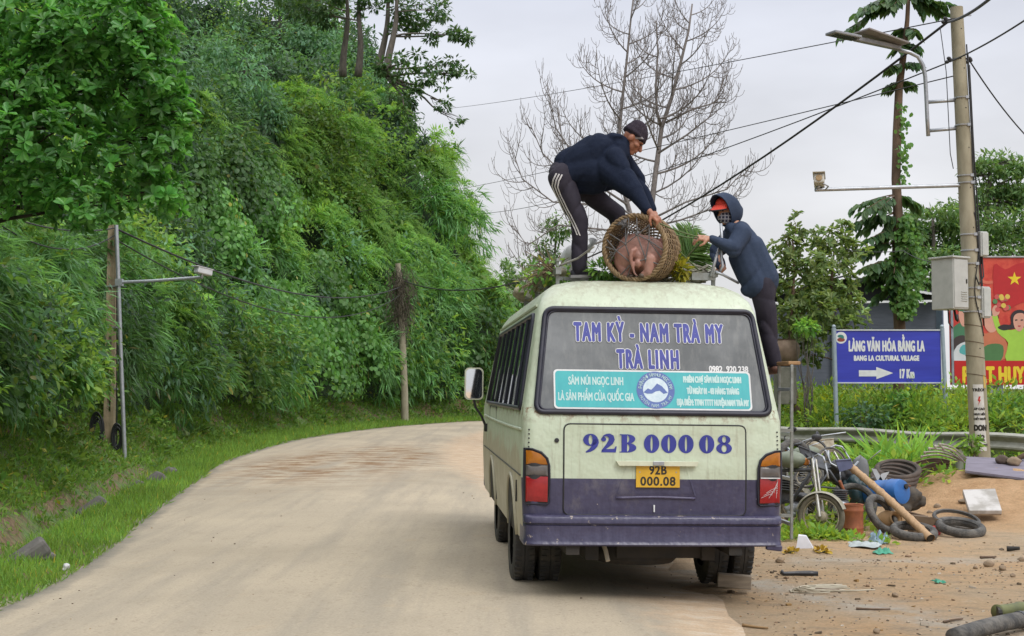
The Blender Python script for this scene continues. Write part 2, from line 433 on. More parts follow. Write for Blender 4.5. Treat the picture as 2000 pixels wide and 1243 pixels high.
col = mixc(n, l, ramp(n, l, fb, [(.36, (.8, .8, .8)), (.5, (0, 0, 0))]), col, (.42, .32, .225))
col = mixc(n, l, ramp(n, l, fb, [(.60, (0, 0, 0)), (.74, (.7, .7, .7))]), col, (.60, .52, .42))
pa = n.new('ShaderNodeAttribute'); pa.attribute_name = 'pale'
pm = n.new('ShaderNodeMath'); pm.operation = 'MULTIPLY'; l.new(pa.outputs['Fac'], pm.inputs[0]); l.new(ramp(n, l, noise(n, l, 2.6, 7, pos, .75), [(.38, (0, 0, 0)), (.6, (1, 1, 1))]), pm.inputs[1])
col = mixc(n, l, pm.outputs[0], col, (.62, .57, .49))
sa = n.new('ShaderNodeAttribute'); sa.attribute_name = 'sand'
col = mixc(n, l, sa.outputs['Fac'], col, ramp(n, l, noise(n, l, 3, 6, pos, .7), [(.35, (.54, .33, .175)), (.65, (.70, .46, .265))]))
ga = n.new('ShaderNodeAttribute'); ga.attribute_name = 'green'
col = mixc(n, l, ga.outputs['Fac'], col, ramp(n, l, fb, [(.35, (.05, .07, .02)), (.65, (.09, .12, .03))]))
col = mixc(n, l, .35, col, ramp(n, l, fc, [(.3, (.6, .6, .6)), (.7, (1.3, 1.3, 1.3))]), 'MULTIPLY')
l.new(col, b.inputs['Base Color']); b.inputs['Roughness'].default_value = .97; b.inputs['Specular IOR Level'].default_value = .15
bump(n, l, b, noise(n, l, 9, 9, pos, .8), 1.0, .09)
M_DIRT = m
ground = np_mesh('ground', np.stack([GX, GY, GZ], 2).reshape(-1, 3), np.stack([a, a + mm, a + mm + 1, a + 1], 1), M_DIRT, 'structure')
def gattr(nm, v): t = ground.data.attributes.new(nm, 'FLOAT', 'POINT'); t.data.foreach_set('value', np.clip(v, 0, 1).ravel().astype(np.float32))
gattr('green', sstep(20.8, 23, GY) * np.ones_like(GX) + (GX < -2) * .9)
gattr('sand', np.clip((np.exp(-(((GX - 6.8) / 1.9) ** 2 + ((GY - 18) / 2.0) ** 2)) - .12) * 3, 0, 1) * (GY > 14.8))
gattr('pale', np.exp(-((GX - (1.75 + (12.1 - GY) * .52)) / .32) ** 2) * (GY < 12.3) + .75 * np.exp(-((GY - 12.6 - .10 * GX) / .22) ** 2) * (GX > 2.6))

# ------------------------------------------------------------------ hillside vegetation (uncountable: stuff)
LM_FERN = leaf_mat('fern_leaf', (.195, .42, .11), .55, .48, .15)
LM_BAMB = leaf_mat('bamboo_leaf', (.125, .29, .115), .42, .42, .35)
LM_VINE = leaf_mat('vine_leaf', (.115, .28, .08), .42, .4, .35)
LM_DARK = leaf_mat('dark_shrub_leaf', (.072, .165, .09), .45, .38, .3)
LM_SHR = leaf_mat('shrub_leaf', (.115, .255, .075), .45, .4, .3)
LM_GRASS = leaf_mat('grass_blade', (.16, .32, .075), .6, .42, .12)
FV = VH[QH]                                       # (f,4,3)
ctr = FV.mean(1); nrm = unit(np.cross(FV[:, 1] - FV[:, 0], FV[:, 3] - FV[:, 0])); nrm[nrm[:, 2] < 0] *= -1
px_, py_, dep = proj(ctr)
area = .5 * (np.linalg.norm(np.cross(FV[:, 1] - FV[:, 0], FV[:, 2] - FV[:, 0]), axis=1) + np.linalg.norm(np.cross(FV[:, 2] - FV[:, 0], FV[:, 3] - FV[:, 0]), axis=1))
view = ctr - np.array([0, 0, CAMZ]); dist = np.linalg.norm(view, axis=1)
facing = np.clip(-(nrm * view).sum(1) / dist, .12, 1)
ok = (px_ > -330) & (px_ < 1250) & (py_ > -330) & (py_ < 1000) & (ctr[:, 1] > 8) & (dist < 125)
ok &= ((nrm * view).sum(1) < .2 * dist)
Wt = area * facing / dist ** 2 * ok
Wt /= Wt.sum()
def surf_pts(n):
    i = rng.choice(len(Wt), n, p=Wt); a = rng.random((n, 1)); b2 = rng.random((n, 1))
    P = (FV[i, 0] * (1 - a) + FV[i, 1] * a) * (1 - b2) + (FV[i, 3] * (1 - a) + FV[i, 2] * a) * b2
    return P, nrm[i]
def zone(P):
    """plant community by place on the hill: 0 bamboo, 1 bright fern, 2 dark shrub and hanging vine, 3 broad-leaved vine"""
    px, py, d = proj(P)
    q = 60 * lump(P[:, 0] * .9, P[:, 2] + P[:, 1] * .35, 1.1)
    z = np.zeros(len(P), int)
    top = 330 - (px - 300) * .18 + q
    fern = (py > np.maximum(250 + (620 - px) * .25, 240 + (px - 620) * .12) + q * .8) & (py < 575 + (px - 430) * .12 + q * .8) & (px > 425 + q)
    z[fern] = 1
    z[(py < top) & ~fern] = 2
    z[((px - 395) / 105) ** 2 + ((py - 470) / 85) ** 2 < 1 + q / 120] = 3
    z[((px - 620) / 95) ** 2 + ((py - 690) / 75) ** 2 < 1 + q / 120] = 3
    z[(z == 1) & (rng.random(len(P)) < .07)] = 0
    z[(z == 0) & (rng.random(len(P)) < .12)] = 2
    z[(z == 0) & (rng.random(len(P)) < .10)] = 3
    z[(z == 0) & (rng.random(len(P)) < .38)] = 4
    z[(z == 1) & (rng.random(len(P)) < .08)] = 4
    z[(z == 2) & (rng.random(len(P)) < .14)] = 4
    z[(z == 2) & (rng.random(len(P)) < .12)] = 3
    z[(z == 2) & (rng.random(len(P)) < .10)] = 1
    return z
bam, fern, dark, vine, shr = Leaves(), Leaves(), Leaves(), Leaves(), Leaves()
UPV = np.array([0, 0, 1.0])
CP, CN = surf_pts(4200)
CZ = zone(CP)
HC, HN = surf_pts(230)                                 # centres of hummocks
HD = np.linalg.norm(HC - np.array([0, 0, CAMZ]), axis=1); HR = rng.uniform(1.1, 2.4, len(HC)) * (HD / 40) ** .55
HT = rng.uniform(.5, 1.45, len(HC))
D2 = ((CP[:, None] - HC[None]) ** 2).sum(2); hq = (np.sqrt(D2) / HR[None]); hi_ = hq.argmin(1); hv = hq[np.arange(len(CP)), hi_]
BUL = np.sqrt(np.clip(1 - hv ** 2, 0, 1)) * HR[hi_] * .62; TON = np.where(hv < 1, HT[hi_], .7)
CP = CP + CN * BUL[:, None] + np.array([0, 0, .25]) * BUL[:, None]
keep_ = (hv < .97) | (rng.random(len(CP)) < .5) | (CZ == 1)
CP, CN, CZ, TON = CP[keep_], CN[keep_], CZ[keep_], TON[keep_]
HZ = zone(HC); same = rng.random(len(CP)) < .5; CZ = np.where(same & (hv[keep_] < 1), HZ[hi_[keep_]], CZ)
_cx, _cy, _cd = proj(CP)
cl_ = ((np.abs(_cx - 216) < 66) & (_cy > 450) & (_cy < 920) & (_cd < 27.5)) | ((np.abs(_cx - 786) < 20) & (_cy > 500) & (_cy < 830) & (_cd < 62))
_dd = np.sqrt(((CP[:, None, :2] - EDGE[None, ::3]) ** 2).sum(2)).min(1); cl_ |= (_dd < 3.75) & (rng.random(len(CP)) < .35)
for i in np.where(~cl_)[0]:
    c, nn_, z = CP[i], CN[i], CZ[i]
    d = float(np.linalg.norm(c - np.array([0, 0, CAMZ]))); sc = (d / 40) ** .62
    out_ = unit((nn_ * .8 + UPV * .35)[None])[0]
    hill_low = c[2] < 2.0
    tone = rng.uniform(.8, 1.2) * TON[i]
    if z == 1: tone = min(max(tone, .86), 1.08)
    if z == 1:                                             # drooping feathery sprays
        Rr = rng.uniform(.5, 1.1) * sc; k = int(9 + 6 * rng.random())
        tone *= .78 + .2 * (lump(c[0] * 1.3, c[2] * 1.3 + c[1] * .4, 1.3) + .6)
        o = c + out_ * Rr * .25
        hd = unit(rdir(k) * .9 + out_ * .9)
        for h in hd:
            Lf = Rr * rng.uniform(.8, 1.5); nb = 13
            t = np.linspace(.12, 1, nb)[:, None]
            sp = o + h * Lf * t + np.array([0, 0, -1.0]) * Lf * .75 * t ** 2
            tg = unit(h * np.ones((nb, 1)) + np.array([0, 0, -1.5]) * t)
            side = unit(np.cross(tg, out_ + rng.normal(size=3) * .2))
            wl = Lf * .26 * (1.15 - t[:, 0])
            for sg in (-1, 1):
                D = unit(tg * .75 + side * sg * .8 + rng.normal(size=(nb, 3)) * .14)
                fern.add(sp, D, out_ + rng.normal(size=(nb, 3)) * .25, wl * rng.uniform(.8, 1.2, nb), np.maximum(wl * .24, .016 * sc), tints(nb, .75 * tone, 1.15 * tone, .28, .001), .25)
    elif z == 0:                                           # bamboo and tall grass: long hanging leaves in fans
        Rr = rng.uniform(.45, 1.0) * sc; k = int(rng.uniform(9, 15)); tone *= .85
        dead = .035 if hill_low else .008
        for h in unit(rdir(k) + out_ * .75):
            o = c + h * Rr * rng.uniform(.5, 1.1) + np.array([0, 0, .12 * Rr])
            nb = 11; tg = unit((h + np.array([0, 0, -.3]))[None])[0]
            D = unit(tg + rng.normal(size=(nb, 3)) * .5 + np.array([0, 0, -.45]))
            Ls = rng.uniform(.28, .6, nb) * sc * .9
            bam.add(o + rng.normal(size=(nb, 3)) * .13 * Rr, D, UPV + rng.normal(size=(nb, 3)) * .45, Ls, Ls * rng.uniform(.09, .15), tints(nb, .7 * tone, 1.35 * tone, .16, dead), .3)
    elif z == 2:                                           # dark shrubs
        Rr = rng.uniform(.55, 1.25) * sc; k = int(rng.uniform(190, 260))
        dd = rdir(k); dd = dd[(dd @ out_) > -.3]; k = len(dd)
        P = c + out_ * Rr * .3 + dd * Rr * rng.uniform(.45, 1.05, (k, 1)) * np.array([1, 1, 1.1])
        Ls = rng.uniform(.17, .33, k) * sc
        dark.add(P, unit(dd * .7 + rng.normal(size=(k, 3)) * .5 + np.array([0, 0, -.5])), dd + UPV * .6 + rng.normal(size=(k, 3)) * .3, Ls, Ls * .34, tints(k, .7 * tone, 1.4 * tone, .15, .002), .2, broad=rng.random() < .4)
    elif z == 4:                                           # mixed broad-leaved shrubs and saplings
        Rr = rng.uniform(.4, 1.1) * sc; k = int(rng.uniform(120, 190)); dd = rdir(k); dd = dd[(dd @ out_) > -.25]; k = len(dd)
        sub = rdir(7) * .7; wi = rng.integers(0, 7, k)
        P = c + out_ * Rr * .35 + (sub[wi] * np.array([1, 1, 1.2]) + dd * rng.uniform(.25, .5, (k, 1))) * Rr
        Ls = rng.uniform(.11, .26) * sc * rng.uniform(.8, 1.2, k)
        shr.add(P, unit(dd + rng.normal(size=(k, 3)) * .6 + np.array([0, 0, -.15])), UPV + dd * .5 + rng.normal(size=(k, 3)) * .4, Ls, Ls * rng.uniform(.35, .6), tints(k, .65 * tone, 1.4 * tone, .45, .006), .2, broad=True)
    else:                                                  # heart-leaved creeper, leaves shingled
        Rr = rng.uniform(.5, .95) * sc; k = int(rng.uniform(120, 165)); tone *= .85
        dd = rdir(k); dd = dd[(dd @ out_) > -.15]; k = len(dd)
        P = c + out_ * Rr * .25 + dd * Rr * rng.uniform(.75, 1.05, (k, 1))
        Ls = rng.uniform(.13, .22, k) * sc * .9
        vine.add(P, unit(dd * .35 + rng.normal(size=(k, 3)) * .3 + np.array([0, 0, -.9])), dd + UPV * .4, Ls, Ls * .95, tints(k, .7 * tone, 1.3 * tone, .16, .008), .12, broad=True, fold=.08)
# overhanging fringe along the foot of the slope: fans of long leaves over dark hollows
idx = np.where((EDGE[:, 1] > 11) & (EDGE[:, 1] < 66))[0]
for i in idx[::1]:
    for rep in range(4):
        u = rng.uniform(3.5, 4.7); e = EDGE[i] + EL[i] * u; x, y = e
        d = math.hypot(x, y); sc = (d / 40) ** .5
        c = np.array([x, y, float(prof(np.array([u]), np.array([x]), np.array([y]))[0]) + rng.uniform(-.35, .8)])
        fx = CX + FPX * x / y
        if (abs(fx - 222) < 85 and y < 27.5) or (abs(fx - 786) < 26 and y < 62): continue
        lf = -np.array([EL[i][0], EL[i][1], 0]); tone = rng.uniform(.75, 1.2)
        for q in range(5):
            h = unit((lf * .9 + rng.normal(size=3) * .6 + UPV * .5)[None])[0]
            nb = 12; t = np.linspace(.2, 1, nb)[:, None]; Lf = rng.uniform(.7, 1.5) * sc
            sp = c + h * Lf * t + np.array([0, 0, -.8]) * Lf * t ** 2.2
            tg = unit(h + np.array([0, 0, -1.4]) * t); sd_ = unit(np.cross(tg, UPV))
            for sg in (-1, 1):
                Ls = rng.uniform(.25, .45, nb) * sc * .85
                bam.add(sp, unit(tg * .8 + sd_ * sg * .5 + rng.normal(size=(nb, 3)) * .25 + np.array([0, 0, -.25])), UPV + rng.normal(size=(nb, 3)) * .3, Ls, Ls * .12, tints(nb, .7 * tone, 1.3 * tone, .2, .015), .3)
for Lv, nm, mt, lab in ((bam, 'bamboo_thicket', LM_BAMB, None), (fern, 'fern_cover', LM_FERN, None), (dark, 'dark_undergrowth', LM_DARK, None), (vine, 'creeper_cover', LM_VINE, None), (shr, 'shrub_cover', LM_SHR, None)):
    o = Lv.build(nm, mt); o['kind'] = 'stuff'
tag(bpy.data.objects['bamboo_thicket'], 'long-leaved bamboo and tall grass hanging over the foot of the hillside', 'bamboo')
tag(bpy.data.objects['fern_cover'], 'bright green feathery ferns covering the middle of the steep hillside', 'ferns')
tag(bpy.data.objects['dark_undergrowth'], 'dark green shrubs and hanging vines high on the hillside', 'undergrowth')
tag(bpy.data.objects['shrub_cover'], 'mixed broad-leaved shrubs scattered all over the hillside', 'shrubs')
tag(bpy.data.objects['creeper_cover'], 'heart-leaved creeper shingling patches of the hillside', 'creeper')

# grass and weeds on the verge
gr = Leaves(); wd = Leaves()
nG = 95000
s_i = rng.choice(len(EDGE), nG, p=(lambda q: q / q.sum())(np.where((EDGE[:, 1] > 8) & (EDGE[:, 1] < 72), 1 / np.maximum(EDGE[:, 1], 8) ** 1.25, 0)))
uu = rng.uniform(-.02, 3.6, nG) ** 1.0
ditch = (uu > .85) & (uu < 1.5) & (EDGE[s_i, 1] < 27) & (rng.random(nG) < .8)
keep = ~ditch; s_i, uu = s_i[keep], uu[keep]
tt = rng.random(len(uu))[:, None]; nx = np.minimum(s_i + 1, len(EDGE) - 1)
E = EDGE[s_i] * (1 - tt) + EDGE[nx] * tt; XY = E + EL[s_i] * uu[:, None]
ZZ = prof(uu, XY[:, 0], XY[:, 1]); P = np.column_stack([XY, ZZ])
patch = lump(P[:, 0], P[:, 1], 1.2) + .5 * lump(P[:, 0] + 9, P[:, 1], 3.1)
dry = (patch > .25) & (uu > 1.6)
kp = ~dry | (rng.random(len(P)) < .35); P, uu, dry, patch = P[kp], uu[kp], dry[kp], patch[kp]
n_ = len(P); sc = (np.maximum(P[:, 1], 9) / 18) ** .55
isw = (rng.random(n_) < .35) & (uu > 1.3)
D = unit(rng.normal(size=(n_, 3)) * .5 + UPV)
C = tints(n_, .65, 1.2, .3, .014) * np.where(dry, .8, 1)[:, None] * (1 + .22 * patch)[:, None]
g = ~isw; Lg = rng.uniform(.07, .17, n_) * sc
gr.add(P[g], D[g], rdir(g.sum()), Lg[g], (.014 * sc)[g], C[g], .3)
q = isw; Pw = P[q] + UPV * (rng.uniform(.02, .12, q.sum()) * sc[q])[:, None]
gr.add(Pw, unit(rng.normal(size=(q.sum(), 3)) + UPV * .2), UPV + rng.normal(size=(q.sum(), 3)) * .4, (rng.uniform(.06, .13, q.sum()) * sc[q]), (rng.uniform(.03, .06, q.sum()) * sc[q]), C[q] * np.array([.75, .8, .8]), .2)
o = gr.build('verge_grass', LM_GRASS); tag(o, 'short green grass and weeds along the left edge of the road', 'grass', kind='stuff')

# taller mixed weeds and fallen brown leaves on the bank
wk = Leaves(); nK = 520
si = rng.choice(len(EDGE), nK, p=(lambda q: q / q.sum())(np.where((EDGE[:, 1] > 9) & (EDGE[:, 1] < 68), 1 / np.maximum(EDGE[:, 1], 8) ** 1.1, 0)))
for i in si:
    u = 1.3 + 2.2 * rng.random() ** .7; x, y = EDGE[i] + EL[i] * u + rng.normal(size=2) * .15; z0 = hill_z = float(prof(np.array([u]), np.array([x]), np.array([y]))[0]); sc = (max(y, 9) / 18) ** .5; n_ = 34; hg = rng.uniform(.08, .32) * sc; rr_ = rng.uniform(.10, .24) * sc
    d = rdir(n_); d[:, 2] = np.abs(d[:, 2]); P = np.array([x, y, z0]) + d * np.array([rr_, rr_, hg]) * rng.uniform(.2, 1, (n_, 1)); L_ = rng.uniform(.05, .14) * sc * rng.uniform(.7, 1.3, n_); tone = rng.uniform(.55, 1.15)
    wk.add(P, unit(d + rng.normal(size=(n_, 3)) * .5), UPV + rng.normal(size=(n_, 3)) * .5, L_, L_ * rng.uniform(.25, .6), tints(n_, .7 * tone, 1.3 * tone, .5, .03), .2)
o = wk.build('bank_weeds', LM_SHR); tag(o, 'low broad-leaved weeds growing on the left bank', 'weeds', kind='stuff')
# ================================================================== lettering
def text_mesh(name, body, m, parent, M, size=1.0, xs=1.0, bold=0.0, align='CENTER', spacing=1.0, lift=.0004, fit=None):
    """lettering laid in the XY plane of matrix M (local to parent); bold = stroke thickening in metres"""
    cu = bpy.data.curves.new('t', 'FONT'); cu.body = body; cu.size = size; cu.align_x = align; cu.space_character = spacing
    cu.resolution_u = 3
    to = bpy.data.objects.new('t', cu); COL.objects.link(to)
    dg = bpy.context.evaluated_depsgraph_get(); dg.update()
    me = bpy.data.meshes.new_from_object(to.evaluated_get(dg))
    vs = [v.co.copy() for v in me.vertices]; fs = [tuple(p.vertices) for p in me.polygons]
    bpy.data.objects.remove(to); bpy.data.curves.remove(cu); bpy.data.meshes.remove(me)
    if fit and vs:
        xa = min(v.x for v in vs); xb = max(v.x for v in vs); xs = (fit - 2 * bold) / (xb - xa)
        for v in vs: v.x -= (xa + xb) / 2
    mb = MB(); offs = [(0, 0)]
    if bold > 0:
        for k in range(8): offs.append((bold * math.cos(k * math.pi / 4), bold * math.sin(k * math.pi / 4)))
    for k, (ox, oy) in enumerate(offs):
        mb.add([M @ Vector((v.x * xs + ox, v.y + oy, lift * (1 + .12 * k))) for v in vs], fs)
    return mb.build(name, m, parent, fix=False)
def flat_mesh(name, polys, m, parent, M, lift=.001, step=0.0):
    mb = MB()
    for k, p in enumerate(polys): mb.add([M @ Vector((x, y, lift + step * k)) for x, y in p], [tuple(range(len(p)))])
    return mb.build(name, m, parent, fix=False)
def rrect(x0, y0, x1, y1, r, n=5):
    P = []
    for cx, cy, a0 in ((x1 - r, y1 - r, 0), (x0 + r, y1 - r, 90), (x0 + r, y0 + r, 180), (x1 - r, y0 + r, 270)):
        for k in range(n + 1):
            a = R(a0 + 90 * k / n); P.append((cx + r * math.cos(a), cy + r * math.sin(a)))
    return P
def circ(cx, cy, r, n=32, ry=None): return [(cx + r * math.cos(2 * math.pi * k / n), cy + (ry or r) * math.sin(2 * math.pi * k / n)) for k in range(n)]

# ================================================================== minibus
BUS = thing('minibus', 'cream and purple minibus parked on the dusty road, seen from behind', 'bus', (1.07, 10.0, .015), rot=(0, R(.75), R(4.2)))
Z_ = [.44, .60, .95, 1.38, 1.43, 2.24, 2.32, 2.40, 2.455, 2.49, 2.505]
HW = [.975, .99, 1.005, .998, .992, .865, .838, .785, .71, .60, .45]
YR = [.10, .075, .06, .08, .10, .34, .385, .46, .56, .72, .95]
YF = [5.85, 5.9, 5.9, 5.88, 5.85, 5.25, 5.1, 4.95, 4.8, 4.6, 4.3]
RC = [.08, .10, .10, .10, .10, .11, .14, .2, .26, .3, .3]
def itp(z, A): return float(np.interp(z, Z_, A))
def rear(x, z, off=0.0):
    hw, r, y = itp(z, HW), itp(z, RC), itp(z, YR); e = abs(x) - (hw - r)
    if e > 0: y += r - math.sqrt(max(r * r - min(e, r) ** 2, 0))
    return Vector((x, y - off, z))
def side(sg, y, z, off=0.0): return Vector((sg * (itp(z, HW) + off), y, z))
def loop(hw, y0, y1, r, z, n=6):
    P = []
    for cx, cy, a0 in ((hw - r, y1 - r, 0), (-hw + r, y1 - r, 90), (-hw + r, y0 + r, 180), (hw - r, y0 + r, 270)):
        for k in range(n + 1):
            a = R(a0 + 90 * k / n); P.append(Vector((cx + r * math.cos(a), cy + r * math.sin(a), z)))
    return P
# paint: cream above, purple below at the back, road dust low down, rain streaks from the roof
m, n, l, b = newmat('bus_paint')
pos = n.new('ShaderNodeTexCoord').outputs['Object']; sp_ = n.new('ShaderNodeSeparateXYZ'); l.new(pos, sp_.inputs[0])
cream = ramp(n, l, noise(n, l, 2.2, 5, pos), [(.3, (.50, .57, .43)), (.7, (.56, .63, .49))])
purp = ramp(n, l, noise(n, l, 5, 6, pos, .7, (4, 4, .8)), [(.3, (.042, .039, .085)), (.7, (.066, .062, .118))])
st = noise(n, l, 9, 6, pos, .7, (3.2, 3.2, .16))
cream = mixc(n, l, ramp(n, l, st, [(.52, (0, 0, 0)), (.74, (.6, .6, .6))]), cream, (.30, .28, .2))
# rust and grime near the roof edge
rz = n.new('ShaderNodeMapRange'); rz.inputs['From Min'].default_value = 2.30; rz.inputs['From Max'].default_value = 2.5; l.new(sp_.outputs['Z'], rz.inputs['Value'])
rm = n.new('ShaderNodeMath'); rm.operation = 'MULTIPLY'; l.new(rz.outputs[0], rm.inputs[0]); l.new(ramp(n, l, noise(n, l, 12, 7, pos, .75, (1.8, 1.8, .25)), [(.33, (0, 0, 0)), (.60, (.9, .9, .9))]), rm.inputs[1])
cream = mixc(n, l, rm.outputs[0], cream, (.27, .235, .165))
def cmp_(sock, op, v):
    q = n.new('ShaderNodeMath'); q.operation = op; l.new(sock, q.inputs[0]); q.inputs[1].default_value = v; return q.outputs[0]
def mul(a_, b_):
    q = n.new('ShaderNodeMath'); q.operation = 'MULTIPLY'; l.new(a_, q.inputs[0]); l.new(b_, q.inputs[1]); return q.outputs[0]
low = mul(cmp_(sp_.outputs['Z'], 'LESS_THAN', .937), cmp_(sp_.outputs['Y'], 'LESS_THAN', .165))
col = mixc(n, l, low, cream, purp)
# dust over the flanks
fy = cmp_(sp_.outputs['Y'], 'GREATER_THAN', .16)
dz = n.new('ShaderNodeMapRange'); dz.inputs['From Min'].default_value = 1.32; dz.inputs['From Max'].default_value = .9; l.new(sp_.outputs['Z'], dz.inputs['Value'])
dzn = n.new('ShaderNodeMath'); dzn.operation = 'ADD'; l.new(dz.outputs[0], dzn.inputs[0]); q2 = n.new('ShaderNodeMath'); q2.operation = 'MULTIPLY_ADD'; q2.inputs[1].default_value = 1.6; q2.inputs[2].default_value = -.8; l.new(noise(n, l, 5, 5, pos, .6), q2.inputs[0]); l.new(q2.outputs[0], dzn.inputs[1])
col = mixc(n, l, mul(fy, ramp(n, l, dzn.outputs[0], [(.35, (0, 0, 0)), (.6, (.85, .85, .85))])), col, (.44, .39, .28))
# stone chips
ch = ramp(n, l, noise(n, l, 30, 2, pos, .5), [(.755, (0, 0, 0)), (.77, (1, 1, 1))])
col = mixc(n, l, mul(ch, low), col, (.5, .45, .4))
l.new(col, b.inputs['Base Color']); gr_ = ramp(n, l, noise(n, l, 3.0, 7, pos, .75, (1, 1, .7)), [(.5, (0, 0, 0)), (.72, (.3, .3, .3))])
col = mixc(n, l, gr_, col, (.36, .32, .24))
rs = n.new('ShaderNodeMapRange'); rs.inputs['From Min'].default_value = 1.345; rs.inputs['From Max'].default_value = 1.435; l.new(sp_.outputs['Z'], rs.inputs['Value'])
rt = mul(mul(rs.outputs[0], cmp_(sp_.outputs['Z'], 'LESS_THAN', 1.47)), ramp(n, l, noise(n, l, 11, 7, pos, .75), [(.5, (0, 0, 0)), (.6, (1, 1, 1))]))
col = mixc(n, l, rt, col, (.20, .09, .04))
l.new(col, b.inputs['Base Color'])
l.new(ramp(n, l, noise(n, l, 4, 5, pos), [(.3, (.32, .32, .32)), (.7, (.6, .6, .6))]), b.inputs['Roughness']); b.inputs['Coat Weight'].default_value = .08; b.inputs['Coat Roughness'].default_value = .3
bump(n, l, b, noise(n, l, 2.6, 4, pos), .35, .08)
M_PAINT = m
M_PURP = mat('purple_paint', (.10, .09, .16), (.06, .055, .11), .36, scale=7, stretch=(3, 3, .7), bmp=.08)
m, n, l, b = newmat('bumper_paint')
pos = n.new('ShaderNodeTexCoord').outputs['Object']
c_ = ramp(n, l, noise(n, l, 6, 6, pos, .7, (4, 4, .6)), [(.3, (.04, .037, .08)), (.7, (.072, .068, .125))])
c_ = mixc(n, l, ramp(n, l, noise(n, l, 13, 6, pos, .7), [(.635, (0, 0, 0)), (.66, (1, 1, 1))]), c_, (.42, .36, .30))
c_ = mixc(n, l, ramp(n, l, noise(n, l, 3.5, 5, pos, .7, (.8, 1, 3)), [(.62, (0, 0, 0)), (.75, (.6, .6, .6))]), c_, (.19, .15, .13))
l.new(c_, b.inputs['Base Color']); b.inputs['Roughness'].default_value = .34; bump(n, l, b, noise(n, l, 3, 4, pos), .4, .06); M_BUMP = m
M_RUB = mat('black_rubber', (.028, .028, .032), (.018, .018, .02), .55, scale=14)
M_GASK = mat('window_gasket', (.025, .026, .045), (.016, .016, .028), .45, scale=9)
M_TYRE = mat('tyre_rubber', (.045, .044, .043), (.10, .088, .07), .8, scale=7, bmp=.3, lo=.3, hi=.5)
M_DARK = mat('chassis_black', (.022, .021, .02), (.04, .033, .026), .8, scale=5)
M_CHROME = mat('grey_metal', (.42, .42, .43), (.3, .3, .31), .35, metal=.85, scale=9)
M_GALV = mat('galvanised_steel', (.44, .46, .49), (.34, .36, .39), .42, metal=.6, scale=12, bmp=.05)
M_CREAM = mat('cream_paint', (.66, .69, .53), (.53, .53, .4), .45, scale=6)
M_BLUE = mat('blue_lettering', (.045, .055, .33), (.03, .04, .25), .45, scale=6)
M_WHITE = mat('white_lettering', (.72, .73, .74), (.62, .63, .64), .5, scale=8)
def glass(name, c, c2, rough, spec=.7):
    m, n, l, b = newmat(name); pos = n.new('ShaderNodeTexCoord').outputs['Object']
    f = noise(n, l, 2.4, 5, pos, .6, (1, 1, 1.4)); l.new(ramp(n, l, f, [(.36, c2), (.64, c)]), b.inputs['Base Color'])
    b.inputs['Roughness'].default_value = rough; b.inputs['Specular IOR Level'].default_value = spec; b.inputs['IOR'].default_value = 1.52
    return m
M_RGLASS = glass('dusty_rear_glass', (.165, .175, .18), (.10, .107, .11), .14, .8)
n, l, b = M_RGLASS.node_tree.nodes, M_RGLASS.node_tree.links, M_RGLASS.node_tree.nodes['Principled BSDF']
src = b.inputs['Base Color'].links[0].from_socket; pos = n.new('ShaderNodeTexCoord').outputs['Object']
dst = ramp(n, l, noise(n, l, 7, 6, pos, .7, (3, 3, .12)), [(.48, (0, 0, 0)), (.8, (.28, .28, .28))])
dc = mixc(n, l, dst, src, (.34, .34, .32))
l.new(dc, b.inputs['Base Color']); l.new(mixc(n, l, dst, (.12, .12, .12), (.5, .5, .5)), b.inputs['Roughness'])
M_SGLASS = glass('tinted_side_glass', (.035, .042, .04), (.02, .024, .022), .06)

mb = MB(); n6 = 6; loops = [loop(HW[i], YR[i], YF[i], RC[i], Z_[i], n6) for i in range(len(Z_))]
loops += [loop(.22, 1.6, 3.6, .2, 2.512, n6)]
# intermediate levels so the shading follows the shape
LL = []
for i in range(len(loops) - 1):
    st_ = 4 if i in (4,) else 2 if i in (1, 2) else 1
    for k in range(st_): LL.append([p.lerp(q, k / st_) for p, q in zip(loops[i], loops[i + 1])])
LL.append(loops[-1]); m_ = len(LL[0])
for P in LL: mb.v += [tuple(p) for p in P]
for i in range(len(LL) - 1):
    for k in range(m_): mb.f.append((i * m_ + k, i * m_ + (k + 1) % m_, (i + 1) * m_ + (k + 1) % m_, (i + 1) * m_ + k))
mb.f.append(tuple(range(m_ - 1, -1, -1))); mb.f.append(tuple(range((len(LL) - 1) * m_, len(LL) * m_))); mb.mi = [0] * len(mb.f)
BODY = mb.build('body', M_PAINT, BUS, smooth=True, angle=40)

def panel(name, outline, mapf, off, m, parent, thick=.0, grid=None, inset=.004):
    """closed outline in (a,b) mapped on the body skin, standing off by off"""
    mb = MB(); P = [mapf(a, b_, off) for a, b_ in outline]; Q = [mapf(a, b_, -.01) for a, b_ in outline]
    nn = len(P); ca = sum(a for a, _ in outline) / nn; cb = sum(b_ for _, b_ in outline) / nn
    C = mapf(ca, cb, off)
    rings = [[mapf(ca + (a - ca) * s, cb + (b_ - cb) * s, off) for a, b_ in outline] for s in (1, .965, .93, .88, .75, .5, .25)]
    vs = Q[:]; 
    for r_ in rings: vs += r_
    vs.append(C); fs = []
    for j in range(7):
        for k in range(nn): fs.append((j * nn + k, j * nn + (k + 1) % nn, (j + 1) * nn + (k + 1) % nn, (j + 1) * nn + k))
    for k in range(nn): fs.append((7 * nn + k, 7 * nn + (k + 1) % nn, 8 * nn))
    mb.add(vs, fs); return mb.build(name, m, parent, smooth=True, angle=35)
def ring_(name, outline, mapf, off, r, m, parent, n=6):
    mb = MB(); mb.tube([mapf(a, b_, off) for a, b_ in outline], r, n, closed=True); return mb.build(name, m, parent, smooth=True)
